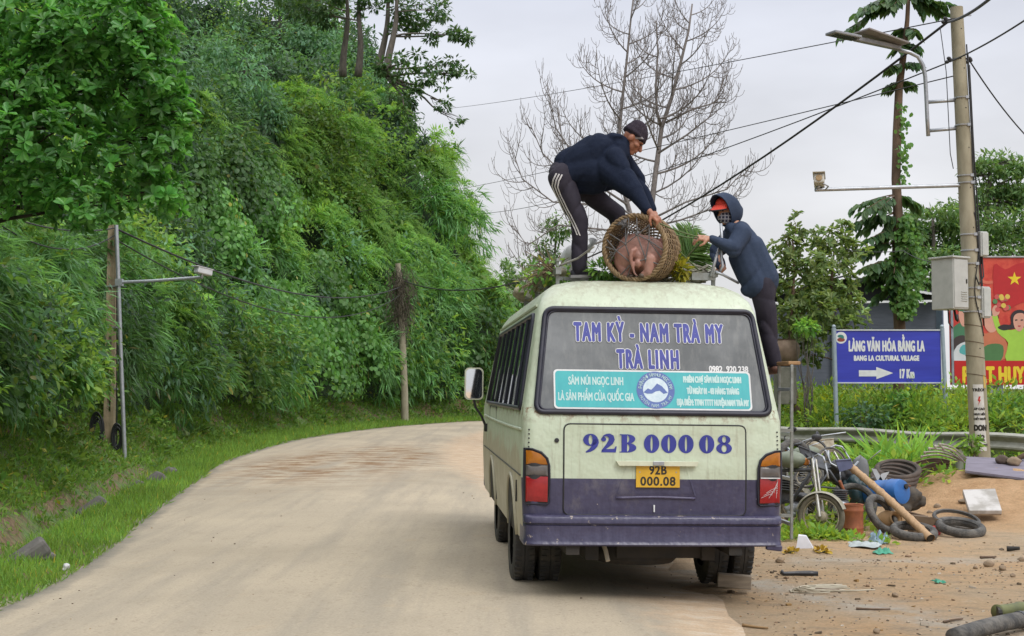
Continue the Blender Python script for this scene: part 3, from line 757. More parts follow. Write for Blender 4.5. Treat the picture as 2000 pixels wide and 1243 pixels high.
def trap(xb0, xb1, zb, xt0, xt1, zt, r, n=6):
    """rounded trapezoid"""
    C = [(xt1, zt), (xt0, zt), (xb0, zb), (xb1, zb)]; P = []
    for i in range(4):
        p = Vector(C[i]); a = (Vector(C[i - 1]) - p).normalized(); c = (Vector(C[(i + 1) % 4]) - p).normalized()
        A = p + a * r; D = p + c * r
        for k in range(n + 1):
            t = k / n; P.append(tuple(A * (1 - t) ** 2 + p * 2 * t * (1 - t) + D * t * t))
    def fill(P):
        Q = []
        for i in range(len(P)):
            a, c = Vector(P[i]), Vector(P[(i + 1) % len(P)]); k = max(1, int((c - a).length / .12))
            Q += [tuple(a.lerp(c, j / k)) for j in range(k)]
        return Q
    return fill(P)
# --- rear window
RW = trap(-.905, .905, 1.435, -.815, .815, 2.235, .07)
rw = panel('rear_window', RW, rear, .006, M_RGLASS, BUS)
ring_('window_frame', RW, rear, .012, .021, M_GASK, rw)
ring_('window_seal', [(a * .975, 1.835 + (b_ - 1.835) * .955) for a, b_ in RW], rear, .010, .009, M_GASK, rw)
WT = math.atan((itp(2.24, YR) - itp(1.43, YR)) / (2.24 - 1.43))
# glass plane: origin at window centre line, x right, y up the slope
GW = Matrix.Translation(rear(0, 1.43, .0115)) @ Matrix.Rotation(math.pi / 2 - WT, 4, 'X')
def gv(z): return (z - 1.43) / math.cos(WT)          # height on the sloping glass
def bx(px, d=10.1): return (px - 1277) / FPX * d
for tx, zc, cx, s, wd in (('TAM KỲ - NAM TRÀ MY', 1.985, -.013, .215, 1.19), ('TRÀ LINH', 1.777, -.030, .215, .50)):
    text_mesh('route_lettering_outline', tx, M_WHITE, rw, GW @ Matrix.Translation((cx, gv(zc), 0)), s, 1, .0125, spacing=1.25, fit=wd)
    text_mesh('route_lettering', tx, M_BLUE, rw, GW @ Matrix.Translation((cx, gv(zc), .0012)), s, 1, .0068, spacing=1.25, fit=wd - .011)
text_mesh('phone_number', '0982  920 238', M_WHITE, rw, GW @ Matrix.Translation((.60, gv(1.757), .0)), .068, 1, .0025, fit=.31)
M_TEAL = mat('teal_banner', (.035, .36, .40), (.05, .43, .45), .4, scale=3, stretch=(4, 4, .5))
ban = flat_mesh('banner_border', [rrect(-.765, gv(1.46), .765, gv(1.76), .03)], M_WHITE, rw, GW, .0024)
ban2 = flat_mesh('banner', [rrect(-.752, gv(1.472), .752, gv(1.748), .026)], M_TEAL, rw, GW, .0034)
M_PALE = mat('pale_lettering', (.50, .68, .66), (.42, .6, .6), .5, scale=8)
B2 = GW @ Matrix.Translation((0, 0, .0038))
for tx, zc, cx, s, wd, bo in (('SÂM NÚI NGỌC LINH', 1.645, -.44, .088, .425, .0022), ('LÀ SẢN PHẨM CỦA QUỐC GIA', 1.525, -.44, .088, .585, .0022),
                              ('PHIÊN CHỢ SÂM NÚI NGỌC LINH', 1.673, .465, .066, .455, .0035), ('TỪ NGÀY 01 - 03 HÀNG THÁNG', 1.585, .465, .066, .41, .0035),
                              ('ĐỊA ĐIỂM: TTVH TTTT HUYỆN NAM TRÀ MY', 1.497, .460, .066, .565, .0035)):
    text_mesh('banner_lettering', tx, M_PALE, rw, B2 @ Matrix.Translation((cx, gv(zc), 0)), s, 1, bo, fit=wd)
M_BADGE = mat('badge_blue', (.10, .16, .42), (.08, .13, .36), .5)
lc = (.02, gv(1.61))
flat_mesh('badge_ring', [circ(*lc, .148)], M_BADGE, rw, B2, .001)
flat_mesh('badge_disc', [circ(*lc, .098)], mat('badge_pale', (.62, .72, .78), (.5, .62, .7), .5, scale=30), rw, B2, .002)
mtn = [(-.095, -.02), (-.06, .012), (-.035, .0), (-.005, .03), (.012, .052), (.05, .03), (.093, -.022), (.06, -.03), (.03, -.005), (.0, -.012), (-.03, -.03), (-.07, -.03)]
flat_mesh('badge_mountain', [[(lc[0] + x, lc[1] + y) for x, y in mtn]], M_BADGE, rw, B2, .003)
mb = MB()
def arc_text(body, c, r, a0, a1, s, m, parent, M, flip=False):
    for k, ch_ in enumerate(body):
        if ch_ == ' ': continue
        a = R(a0 + (a1 - a0) * k / max(len(body) - 1, 1))
        T = M @ Matrix.Translation((c[0] + r * math.cos(a), c[1] + r * math.sin(a), 0)) @ Matrix.Rotation(a - math.pi / 2 + (math.pi if flip else 0), 4, 'Z')
        cu = bpy.data.curves.new('t', 'FONT'); cu.body = ch_; cu.size = s; cu.align_x = 'CENTER'; cu.resolution_u = 2
        to = bpy.data.objects.new('t', cu); COL.objects.link(to); dg = bpy.context.evaluated_depsgraph_get(); dg.update()
        me = bpy.data.meshes.new_from_object(to.evaluated_get(dg)); mb.add([T @ Vector((v.co.x * .8, v.co.y, .004)) for v in me.vertices], [tuple(p.vertices) for p in me.polygons])
        bpy.data.objects.remove(to); bpy.data.curves.remove(cu); bpy.data.meshes.remove(me)
arc_text('PHIÊN CHỢ SÂM NÚI NGỌC LINH', lc, .108, 172, 8, .04, M_PALE, rw, B2)
arc_text('HUYỆN NAM TRÀ MY', lc, .138, 205, 335, .036, M_PALE, rw, B2, True)
mb.build('badge_lettering', M_PALE, rw, fix=False)
# --- tailgate
TGx0, TGx1 = bx(1101, 10.05), bx(1457, 10.05)
TG = trap(TGx0, TGx1, .665, TGx0, TGx1, 1.343, .05, 4)
tg = panel('tailgate', TG, rear, .007, M_PAINT, BUS)
ring_('tailgate_gap', [(a * 1.006, .665 + (b_ - .665) * 1.006) for a, b_ in TG], rear, .0045, .006, M_RUB, tg, 5)
RX = Matrix.Rotation(math.pi / 2, 4, 'X')
def RP(x, z, off): return Matrix.Translation(rear(x, z, off)) @ RX
# number lettering in fat slab figures, drawn as outlines
def ring_poly(out_, inn):
    """outline with a hole: bridge as quads between equal-count rings"""
    return out_, inn
def digit(mb, ch, ox, oy, w_, h, M, lift):
    T = lambda x, y: M @ Vector((ox + x * w_, oy + y * h, lift))
    def band(outer, inner):
        nn = len(outer); mb.add([T(*p) for p in outer] + [T(*p) for p in inner], [(k, (k + 1) % nn, nn + (k + 1) % nn, nn + k) for k in range(nn)])
    def poly(P): mb.add([T(*p) for p in P], [tuple(range(len(P)))])
    def stroke(P, W):
        vs = []; 
        for i, p in enumerate(P):
            a = Vector(P[max(i - 1, 0)]); c = Vector(P[min(i + 1, len(P) - 1)]); t = Vector(((c.x - a.x) * w_, (c.y - a.y) * h)).normalized(); q = Vector((-t.y, t.x)) * W[i] / 2
            vs += [T(p[0] + q.x / w_, p[1] + q.y / h), T(p[0] - q.x / w_, p[1] - q.y / h)]
        mb.add(vs, [(2 * i, 2 * i + 1, 2 * i + 3, 2 * i + 2) for i in range(len(P) - 1)])
    def arc(cx, cy, rx, ry, a0, a1, k=18): return [(cx + rx * math.cos(R(a0 + (a1 - a0) * i / k)), cy + ry * math.sin(R(a0 + (a1 - a0) * i / k))) for i in range(k + 1)]
    k = 28
    if ch == '0': band(circ(.5, .5, .5, k, .51), circ(.5, .5, .075, k, .40))
    elif ch == '8':
        band(circ(.5, .76, .40, k, .25), circ(.5, .77, .13, k, .17)); band(circ(.5, .28, .5, k, .30), circ(.5, .27, .16, k, .20))
    elif ch == '9':
        band(circ(.46, .68, .46, k, .33), circ(.46, .68, .12, k, .26))
        stroke([(.79, .70), (.80, .55), (.74, .38), (.60, .22), (.42, .10), (.22, .02), (.16, .0)], [.04, .045, .042, .034, .024, .012, .006])
    elif ch == '2':
        stroke([(.12, .78), (.20, .90), (.36, .95), (.52, .93), (.66, .84), (.69, .72), (.62, .56), (.44, .38), (.22, .20), (.08, .08)], [.012, .012, .018, .03, .042, .046, .042, .03, .018, .012])
        band(circ(.18, .72, .16, k, .12), circ(.18, .72, .01, k, .01))
        poly([(.02, .0), (.95, .0), (1.0, .34), (.93, .34), (.84, .2), (.3, .18), (.1, .13)])
    elif ch == 'B':
        poly([(.06, .0), (.06, .05), (.16, .06), (.16, .94), (.06, .95), (.06, 1.0), (.46, 1.0), (.46, 0)])
        for cy, ry, rx in ((.745, .255, .44), (.265, .265, .5)):
            o_ = arc(.46, cy, rx, ry, 90, -90, 16); i_ = arc(.46, cy, .12, ry - .06, 90, -90, 16)
            mb.add([T(*p) for p in o_] + [T(*p) for p in i_], [(q, q + 1, 17 + q + 1, 17 + q) for q in range(16)])
mb = MB(); x = -.545; NZ = 1.135
MT = RP(0, NZ, .009)
for ch, w_, g in (('9', .122, .012), ('2', .122, .014), ('B', .142, .052), ('0', .118, .014), ('0', .118, .014), ('0', .118, .042), ('0', .118, .014), ('8', .122, 0)):
    digit(mb, ch, x, 0, w_, .138, MT, 0); x += w_ + g
mb.build('fleet_number', M_BLUE, tg, fix=False)
# plate recess, plate, handle
M_PLATE = mat('yellow_plate', (.72, .43, .035), (.60, .35, .03), .45, scale=8); M_BLK = mat('black_lettering', (.03, .026, .02), None, .5)
mb = MB()
rc = [(-.30, .80), (-.225, 1.075), (.245, 1.075), (.325, .80)]
ri = [(-.285, .825), (-.205, 1.07), (.225, 1.07), (.305, .825)]
mb.add([rear(x, z, .0095) for x, z in rc] + [rear(x, z, .013) for x, z in ri] + [rear(x, z, .011) for x, z in [(-.295, .805), (.32, .805)]], [(0, 1, 5, 4), (1, 2, 6, 5), (2, 3, 7, 6), (3, 0, 4, 7)])
mb.build('plate_recess', M_PAINT, tg)
mb = MB(); mb.tube([rear(x, .797 + .004 * math.cos(x * 9), .009) for x in np.linspace(-.29, .315, 14)], .011, 6)
mb.build('recess_lip', M_PURP, tg, smooth=True)
pl = thing('p', '', ''); bpy.data.objects.remove(pl)
mb = MB(); mb.box(rear(.025, .957, .016), (.335, .006, .165), bev=.002); plate = mb.build('number_plate', M_PLATE, BUS)
PLM = lambda dz: Matrix.Translation(rear(.025, .957, .0195) + Vector((0, 0, dz))) @ RX
text_mesh('plate_lettering', '92B', M_BLK, plate, PLM(.018), .092, 1, .0028, spacing=1.1, fit=.135)
text_mesh('plate_lettering', '000.08', M_BLK, plate, PLM(-.066), .092, 1, .0028, spacing=1.1, fit=.27)
for sx in (-.115, .165):
    mb = MB(); mb.lathe([(.007, 0), (.005, .003)], 8, RP(sx, .99, .0195)); mb.build('plate_screw', M_GALV, plate)
mb = MB()
hp = [(-.29, 1.035), (-.295, 1.07), (.335, 1.07), (.33, 1.035)]
mb.prism([rear(x, z, .045) for x, z in [(-.275, 1.038), (-.295, 1.072), (.335, 1.072), (.315, 1.038)]], (0, 0, 0), (0, .045, 0))
hd = mb.build('handle_bar', M_CREAM, tg)
mb = MB(); mb.box(rear(.025, 1.058, .047), (.085, .01, .03), bev=.003); mb.build('latch', M_GALV, hd)
mb = MB(); mb.box(rear(.0, .715, .014), (.012, .012, .055), bev=.003); mb.build('lock_pin', M_WHITE, tg)
mb = MB(); mb.lathe([(.0, -.002), (.016, -.002), (.018, .004), (.012, .006)], 14, RP(-.745, 1.222, .004)); mb.build('lock_hole', M_RUB, BUS)
# tail lamps
M_AMB = mat('amber_lens', (.42, .15, .012), (.34, .11, .01), .22, scale=20, spec=.6); M_RED = mat('red_lens', (.36, .018, .022), (.28, .012, .016), .2, scale=20, spec=.6)
M_CLR = mat('smoked_lens', (.13, .115, .11), (.09, .08, .075), .2, scale=14)
def lamp(sg):
    o = lambda P: [(sg * a, b_) for a, b_ in P]
    full = o([(.80, .755), (.815, .742), (.965, .742), (.985, .755), (.99, .95), (.988, 1.16), (.93, 1.155), (.86, 1.13), (.815, 1.085), (.80, 1.03), (.797, .9)])
    f = panel('tail_lamp', full, rear, .010, M_RUB, BUS)
    ring_('lamp_bezel', full, rear, .012, .008, M_GASK, f, 5)
    panel('amber_lens', o([(.815, 1.04), (.975, 1.04), (.976, 1.145), (.93, 1.142), (.868, 1.118), (.83, 1.082)]), rear, .019, M_AMB, f)
    panel('clear_lens', o([(.812, .955), (.976, .955), (.975, 1.034), (.814, 1.034)]), rear, .018, M_CLR, f)
    panel('red_lens', o([(.812, .76), (.974, .76), (.976, .95), (.812, .95)]), rear, .0195, M_RED, f)
    return f
lamp(-1); lr = lamp(1)
mb = MB()
for k in range(7):
    a = (.82 + .02 * k, .80 + .02 * (k % 3)); c = (.95, .84 + .018 * k)
    mb.tube([rear(a[0], a[1], .0215), rear((a[0] + c[0]) / 2, (a[1] + c[1]) / 2 + .01, .0215), rear(c[0], c[1], .0215)], .0012, 4)
mb.build('cracks', M_WHITE, lr)
mb = MB(); mb.box(rear(.89, .952, .02), (.15, .008, .008)); mb.build('lamp_strip', M_WHITE, lr)
# bumper: a stepped skirt that wraps round the corners
mb = MB()
PB = [(.435, .03), (.438, -.004), (.45, -.012), (.462, -.006), (.475, .0), (.565, -.004), (.585, -.004), (.592, .010), (.600, .010), (.607, -.012), (.645, -.012), (.66, .0), (.664, .06)]
def bump_path(off, z):
    hw = .985 - off * .4; y0 = -.0 + off; P = []
    for k in range(21):
        x = -1 + k / 10; P.append(Vector((x * (hw - .07), y0 + .012 * abs(x) ** 3, z)))
    L_ = [Vector((-hw, y0 + .45, z)), Vector((-hw, y0 + .10, z)), Vector((-hw + .02, y0 + .035, z))]
    R_ = [Vector((hw - .02, y0 + .035, z)), Vector((hw, y0 + .10, z)), Vector((hw, y0 + .45, z))]
    return L_ + P + R_
rows = [bump_path(o_, z) for z, o_ in PB]; mm_ = len(rows[0])
mb.add([p for r_ in rows for p in r_], [(i * mm_ + k, i * mm_ + k + 1, (i + 1) * mm_ + k + 1, (i + 1) * mm_ + k) for i in range(len(rows) - 1) for k in range(mm_ - 1)])
bump_o = mb.build('rear_bumper', M_BUMP, BUS, smooth=True, angle=50, fix=True)
mb = MB(); mb.box((.915, .03, .43), (.12, .05, .045), rot=(0, R(6), 0), bev=.01); mb.build('bent_corner', M_BUMP, bump_o)
# --- flanks: glazing, seams, wheel arches
for sg in (-1, 1):
    S = lambda y, z, off: side(sg, y, z, off)
    fr = trap(.42, 5.05, 1.455, .62, 4.72, 2.20, .05)
    sw = panel('side_window', fr, S, .004, M_SGLASS, BUS); ring_('window_frame', fr, S, .008, .02, M_GASK, sw)
    for y in (.95, 1.02, 1.62, 2.2, 2.27, 2.9, 3.5, 3.57, 4.2):
        yt = .62 + (y - .42) * (4.1 / 4.63); mb = MB(); mb.tube([S(y, 1.47, .007), S((y + yt) / 2, 1.83, .007), S(yt, 2.185, .007)], .013, 4)
        mb.build('window_bar', M_GASK, sw)
    # pale curtain edges and passengers' gear glimpsed through the glass
    for y, w__ in ((1.3, .10), (2.55, .14), (3.9, .12)):
        mb = MB(); mb.add([S(y, 1.5, .0055), S(y + w__, 1.5, .0055), S(y + w__ * .7 - .02, 1.78, .0055), S(y - .03, 1.84, .0055)], [(0, 1, 2, 3)])
        mb.build('curtain', mat('curtain_cloth', (.34, .36, .36), (.2, .22, .22), .8, scale=20), sw)
    mb = MB(); mb.tube([S(y, 1.30 - .012 * math.sin(y * .6), .004) for y in np.linspace(.22, 5.5, 24)], .012, 5)
    mb.build('waist_moulding', M_PAINT, BUS, smooth=True)
    mb = MB(); mb.tube([S(y, .95, .003) for y in np.linspace(.2, 5.5, 24)], .006, 5); mb.build('side_seam', M_RUB, BUS)
    for wy in (1.22, 3.95):
        mb = MB(); P = []
        for k in range(15):
            a = math.pi * k / 14; P.append((wy + .46 * math.cos(a), .44 + .46 * math.sin(a)))
        panel('wheel_arch', P, S, .0035, M_DARK, BUS); mb.tube([S(y, z, .006) for y, z in P], .016, 6); mb.build('arch_lip', M_PAINT, BUS, smooth=True)
    for k in range(6):
        z = 1.30 - k * .032; mb = MB(); mb.box(rear(sg * (itp(z, HW) - .045), z, .004), (.012, .006, .010)); mb.build('vent_hole', M_RUB, BUS)
# door outline and fuel flap on the left flank, drip rail
mb = MB(); S = lambda y, z, off: side(-1, y, z, off)
mb.tube([S(4.55, .5, .004), S(4.5, 1.42, .004), S(3.4, 1.42, .004), S(3.4, .5, .004)], .006, 4); mb.build('door_gap', M_RUB, BUS)
mb = MB(); mb.box(S(.62, .80, .006), (.012, .02, .17)); mb.build('flap_hinge', M_RUB, BUS)
for sg in (-1, 1):
    mb = MB(); mb.tube([Vector((sg * (itp(2.27, HW) + .008), y, 2.27)) for y in np.linspace(.55, 5.0, 12)], .012, 5); mb.build('drip_rail', M_PAINT, BUS)
# windscreen and front lamps (the far end)
def front(x, z, off=0):
    hw, r, y = itp(z, HW), itp(z, RC), itp(z, YF); e = abs(x) - (hw - r)
    if e > 0: y -= r - math.sqrt(max(r * r - min(e, r) ** 2, 0))
    return Vector((x, y + off, z))
ws = panel('windscreen', trap(-.9, .9, 1.46, -.78, .78, 2.2, .08), front, .006, M_SGLASS, BUS); ring_('window_frame', trap(-.9, .9, 1.46, -.78, .78, 2.2, .08), front, .01, .02, M_GASK, ws)
for sx in (-.72, .72): panel('headlamp', rrect(sx - .14, .85, sx + .14, 1.02, .04), front, .015, M_CLR, BUS)
mb = MB(); mb.box((0, 5.93, .55), (1.96, .16, .22), bev=.03); mb.build('front_bumper', M_BUMP, BUS)
# underside, axle, exhaust
mb = MB(); mb.box((0, 2.9, .47), (1.5, 5.0, .16)); mb.box((-.45, 2.7, .36), (.1, 5, .1)); mb.box((.45, 2.7, .36), (.1, 5, .1)); mb.lathe([(.06, -.7), (.07, -.15), (.17, -.09), (.17, .09), (.07, .15), (.06, .7)], 14, Matrix.Translation((0, 1.22, .34)) @ Matrix.Rotation(math.pi / 2, 4, 'Y')); mb.box((.1, .5, .38), (.7, .5, .12))
mb.build('chassis', M_DARK, BUS)
mb = MB(); mb.tube([(-.36, .28, .44), (-.345, .2, .38), (-.335, .15, .31)], .018, 8); mb.build('exhaust_pipe', mat('pale_pipe', (.5, .45, .36), None, .5), BUS)
mb = MB(); mb.prism([(-.95, 1.72, .56), (-.62, 1.72, .56), (-.62, 1.75, .22), (-.95, 1.75, .22)], (0, 0, 0), (0, .012, 0)); mb.build('mud_flap', M_RUB, BUS)
mb = MB(); mb.prism([(.95, 1.72, .56), (.62, 1.72, .56), (.62, 1.75, .22), (.95, 1.75, .22)], (0, 0, 0), (0, .012, 0)); mb.build('mud_flap', M_RUB, BUS)
# wheels
def wheel(x, y, sg, dual):
    A = Matrix.Translation((x, y, .355)) @ Matrix.Rotation(math.pi / 2, 4, 'Y')
    mb = MB(); ws_ = ((-.105, .105) if dual else (0,))
    for c in ws_:
        mb.lathe([(.215, c - .085), (.30, c - .095), (.345, c - .08), (.355, c - .06), (.355, c - .005), (.348, c), (.355, c + .005), (.355, c + .06), (.345, c + .08), (.30, c + .095), (.215, c + .085)], 40, A, cap=False)
        for k in range(44):
            a = 2 * math.pi * k / 44
            for zz in (-.055, .055): mb.box(A @ Vector((.356 * math.cos(a), .356 * math.sin(a), c + zz)), (.045, .022, .012), rot=(A.to_3x3() @ Matrix.Rotation(a + math.pi / 2, 3, 'Z') @ Matrix.Rotation(math.pi/2, 3, 'Y')))
    t = mb.build('tyre', M_TYRE, None, smooth=True, angle=40)
    w_ = thing('wheel', None, None); bpy.data.objects.remove(w_)
    t.name = 'wheel'; t.parent = BUS
    mb = MB(); s_ = sg * (.16 if dual else .05)
    mb.lathe([(.0, s_ * .35), (.10, s_ * .35), (.13, s_ * .9), (.17, s_ * .6), (.205, s_ * .55), (.22, s_ * .95), (.215, -s_)], 28, A, cap=False)
    for k in range(6):
        a = k * math.pi / 3; mb.lathe([(.013, s_ * .8), (.013, s_ * 1.05), (.0, s_ * 1.06)], 8, A @ Matrix.Translation((.15 * math.cos(a), .15 * math.sin(a), 0)), cap=False)
    mb.build('rim', mat('rim_steel', (.2, .19, .17), (.12, .1, .08), .6, metal=.3), t, smooth=True, angle=40)
wheel(-.80, 1.22, -1, True); wheel(.80, 1.22, 1, True); wheel(-.86, 3.95, -1, False); wheel(.86, 3.95, 1, False)
# mirror on the left
mp_ = Vector((-1.16, 4.9, 1.66)); mb = MB()
A = Matrix.Translation(mp_ + Vector((0, .03, 0))) @ Matrix.Rotation(R(90), 4, 'X')
def slab(mb, outline, A, z0, z1):
    nn = len(outline); vs = [A @ Vector((x, y, z0)) for x, y in outline] + [A @ Vector((x, y, z1)) for x, y in outline]
    mb.add(vs, [tuple(range(nn))[::-1], tuple(range(nn, 2 * nn))] + [(k, (k + 1) % nn, nn + (k + 1) % nn, nn + k) for k in range(nn)])
slab(mb, rrect(-.105, -.18, .105, .18, .05), A, -.045, .02); slab(mb, rrect(-.09, -.16, .09, .16, .05), A, -.07, -.04)
mir = mb.build('wing_mirror', M_CREAM, BUS)
mb = MB(); slab(mb, rrect(-.09, -.165, .09, .165, .045), A, .0203, .0235)
mm2, n, l, b = newmat('mirror_glass'); b.inputs['Metallic'].default_value = 1; b.inputs['Roughness'].default_value = .03; b.inputs['Base Color'].default_value = (.75, .77, .8, 1)
mb.build('mirror_glass', mm2, mir)
mb = MB(); mb.tube([mp_ + Vector((0, .03, -.17)), mp_ + Vector((.02, .04, -.26)), mp_ + Vector((.09, .06, -.36)), mp_ + Vector((.13, .08, -.45)), Vector((-.99, 5.0, 1.17))], .014, 8)
mb.box(Vector((-1.01, 5.0, 1.17)), (.05, .06, .09), bev=.01); mb.build('mirror_arm', M_RUB, mir, smooth=True, angle=40)
# roof rails
M_RAIL = mat('rack_steel', (.30, .32, .31), (.2, .2, .18), .5, metal=.4, scale=14)
for sg in (-1, 1):
    mb = MB(); mb.box((sg * .655, 2.75, 2.585), (.045, 3.7, .055)); 
    if sg < 0: mb.box((sg * .655, 2.75, 2.68), (.025, 3.6, .025))
    for y in (.98, 2.0, 3.0, 4.2):
        mb.box((sg * .655, y, 2.53), (.03, .03, .12))
        if sg < 0: mb.box((sg * .655, y, 2.645), (.022, .022, .08))
    if sg > 0: mb.box((.56, .93, 2.56), (.20, .04, .06))
    mb.build('roof_rail', M_RAIL, BUS)
for y in (1.2, 2.2, 3.2, 4.2):
    mb = MB(); mb.box((0, y, 2.545), (1.28, .03, .03)); mb.build('roof_crossbar', M_RAIL, BUS)

# ladder fixed to the kerb side near the rear corner
for y in (.58, .95):
    mb = MB(); mb.box((1.21, y, 1.13), (.024, .024, 1.40), None, .004)
    for z in (.62, 1.3): mb.box((1.11, y, z), (.20, .025, .025))
    mb.build('ladder_rail', M_RAIL, BUS)
for k in range(4):
    mb = MB(); mb.box((1.21, .765, .55 + .36 * k), (.03, .37, .028), None, .004); mb.build('ladder_rung', M_GALV, BUS)
mb = MB(); mb.box((1.235, .765, 1.845), (.10, .36, .028), None, .006); mb.build('ladder_step', mat('raw_wood', (.42, .25, .12), (.30, .17, .08), .7, scale=9, stretch=(1, 6, 6), bmp=.2), BUS)

mb = MB(); A = Matrix.Translation((-.05, .62, .34)); mb.lathe([(.12, -.07), (.30, -.085), (.335, -.05), (.335, .05), (.30, .085), (.12, .07)], 28, A); mb.build('added_dark_wheel', M_DARK, BUS, smooth=True, angle=40)  # spare wheel added under the rear to darken the space below the bumper
mb = MB(); mb.box((.50, 1.9, .36), (.5, .7, .24), None, .04); mb.build('added_dark_tank', M_DARK, BUS)  # tank added to deepen the dark beneath the bus
for sx in (-.62, .62):
    mb = MB(); mb.box((sx, .62, .42), (.10, 1.2, .10)); mb.build('leaf_spring', M_DARK, BUS)
# ================================================================== figures: each body one remeshed surface, clothes over it
def fuse(name, prims, m, parent, voxel=.012, smooth=6, wrinkle=0.0, wscale=9.0, seed=0):
    """prims: ('c', p0, p1, r0, r1) tapered limb | ('e', centre, radii, Matrix3 or None); fused into one surface, world coordinates in, local out"""
    mb = MB()
    for p in prims:
        if p[0] == 'c':
            a, b_, r0, r1 = Vector(p[1]), Vector(p[2]), p[3], p[4]
            k = max(2, int((b_ - a).length / max(min(r0, r1) * .5, .006)))
            mb.tube([a.lerp(b_, i / k) for i in range(k + 1)], [r0 + (r1 - r0) * i / k for i in range(k + 1)], 14)
            mb.ell(a, (r0,) * 3, None, 14, 10); mb.ell(b_, (r1,) * 3, None, 14, 10)
        else: mb.ell(p[1], p[2], p[3] if len(p) > 3 else None, 18, 12)
    me = bpy.data.meshes.new(name); me.from_pydata([tuple(v) for v in mb.v], [], mb.f)
    o = bpy.data.objects.new(name, me); COL.objects.link(o)
    md = o.modifiers.new('r', 'REMESH'); md.mode = 'VOXEL'; md.voxel_size = voxel; md.use_smooth_shade = True
    s_ = o.modifiers.new('s', 'SMOOTH'); s_.factor = .5; s_.iterations = smooth
    dg = bpy.context.evaluated_depsgraph_get(); dg.update()
    ne = bpy.data.meshes.new_from_object(o.evaluated_get(dg)); bpy.data.objects.remove(o); bpy.data.meshes.remove(me)
    V = np.empty(len(ne.vertices) * 3, np.float32); ne.vertices.foreach_get('co', V); V = V.reshape(-1, 3)
    if wrinkle:
        Nn = np.empty(len(ne.vertices) * 3, np.float32); ne.vertices.foreach_get('normal', Nn); Nn = Nn.reshape(-1, 3)
        q = V * wscale + seed
        qa = q[:, 0] * .8 + q[:, 2] * .55 + 1.1 * np.sin(q[:, 1] * .9 + q[:, 2] * .5); qb = q[:, 2] * 1.0 - q[:, 0] * .35 + 1.3 * np.sin(q[:, 0] * .7 + seed)
        msk = .5 + .5 * np.sin(q[:, 0] * .9 + q[:, 2] * 1.1 + seed * 2)
        f = -1.4 * (1 - np.abs(np.sin(qa))) ** 3 * msk - 1.4 * (1 - np.abs(np.sin(qb * 1.2))) ** 3 * (1 - msk) + .25 * np.sin(q[:, 0] * 2.1 + q[:, 2] * 1.7)
        f0 = np.sin(q[:, 0] * 3.1 + 1.7 * np.sin(q[:, 2] * 1.3)) * np.sin(q[:, 2] * 2.3 + 1.4 * np.sin(q[:, 0] * 1.1 + q[:, 1])) + .6 * np.sin(q[:, 2] * 5.3 + q[:, 0] * 2.7 + 1.2 * np.sin(q[:, 1] * 3)) + .3 * np.sin(q[:, 0] * 9 + q[:, 2] * 7)
        V = V + Nn * (f * wrinkle)[:, None]
    off = np.array(parent.location) if parent is not None else np.zeros(3)
    W = V - off; ne.vertices.foreach_set('co', W.astype(np.float32).ravel()); ne.update(); ne.name = name
    ob = link_mesh(name, ne, m, parent, True)
    ob_world = (V.copy(), [tuple(p.vertices) for p in ne.polygons])
    return ob, ob_world
def bvh(wm): return BVHTree.FromPolygons([tuple(v) for v in wm[0]], wm[1])
def drape(tree, pts, off=.004):
    """photo pixels -> points on a surface as seen from the camera"""
    O = Vector((0, 0, CAMZ)); out_ = []
    for px, py in pts:
        d = ray_dir(px, py); h = tree.ray_cast(O, d)
        if h[0] is not None: out_.append(h[0] + h[1] * off if h[1].dot(d) < 0 else h[0] - h[1] * off)
    return out_
def ribbon(name, L_, R_, m, parent):
    root = parent.parent if parent.parent else parent
    n_ = min(len(L_), len(R_)); mb = MB()
    mb.add([rel(root, p) for p in L_[:n_]] + [rel(root, p) for p in R_[:n_]], [(i, i + 1, n_ + i + 1, n_ + i) for i in range(n_ - 1)])
    return mb.build(name, m, parent, fix=False)
M_SKIN = mat('sunburnt_skin', (.37, .16, .095), (.29, .11, .065), .5, scale=25, bmp=.05)
M_SKIN2 = mat('tan_skin', (.47, .24, .155), (.36, .17, .105), .5, scale=25, bmp=.05)
M_NAVY = mat('navy_jacket', (.012, .017, .034), (.016, .022, .041), .92, scale=40, bmp=.25, spec=.1)
M_TROUS = mat('charcoal_trousers', (.026, .023, .034), (.036, .032, .045), .8, scale=12, bmp=.2, spec=.2)
M_STRIPE = mat('white_stripe', (.62, .6, .6), (.5, .48, .48), .8, scale=20)
M_HOOD = mat('slate_raincoat', (.030, .045, .082), (.038, .055, .096), .8, scale=30, bmp=.25, spec=.2)
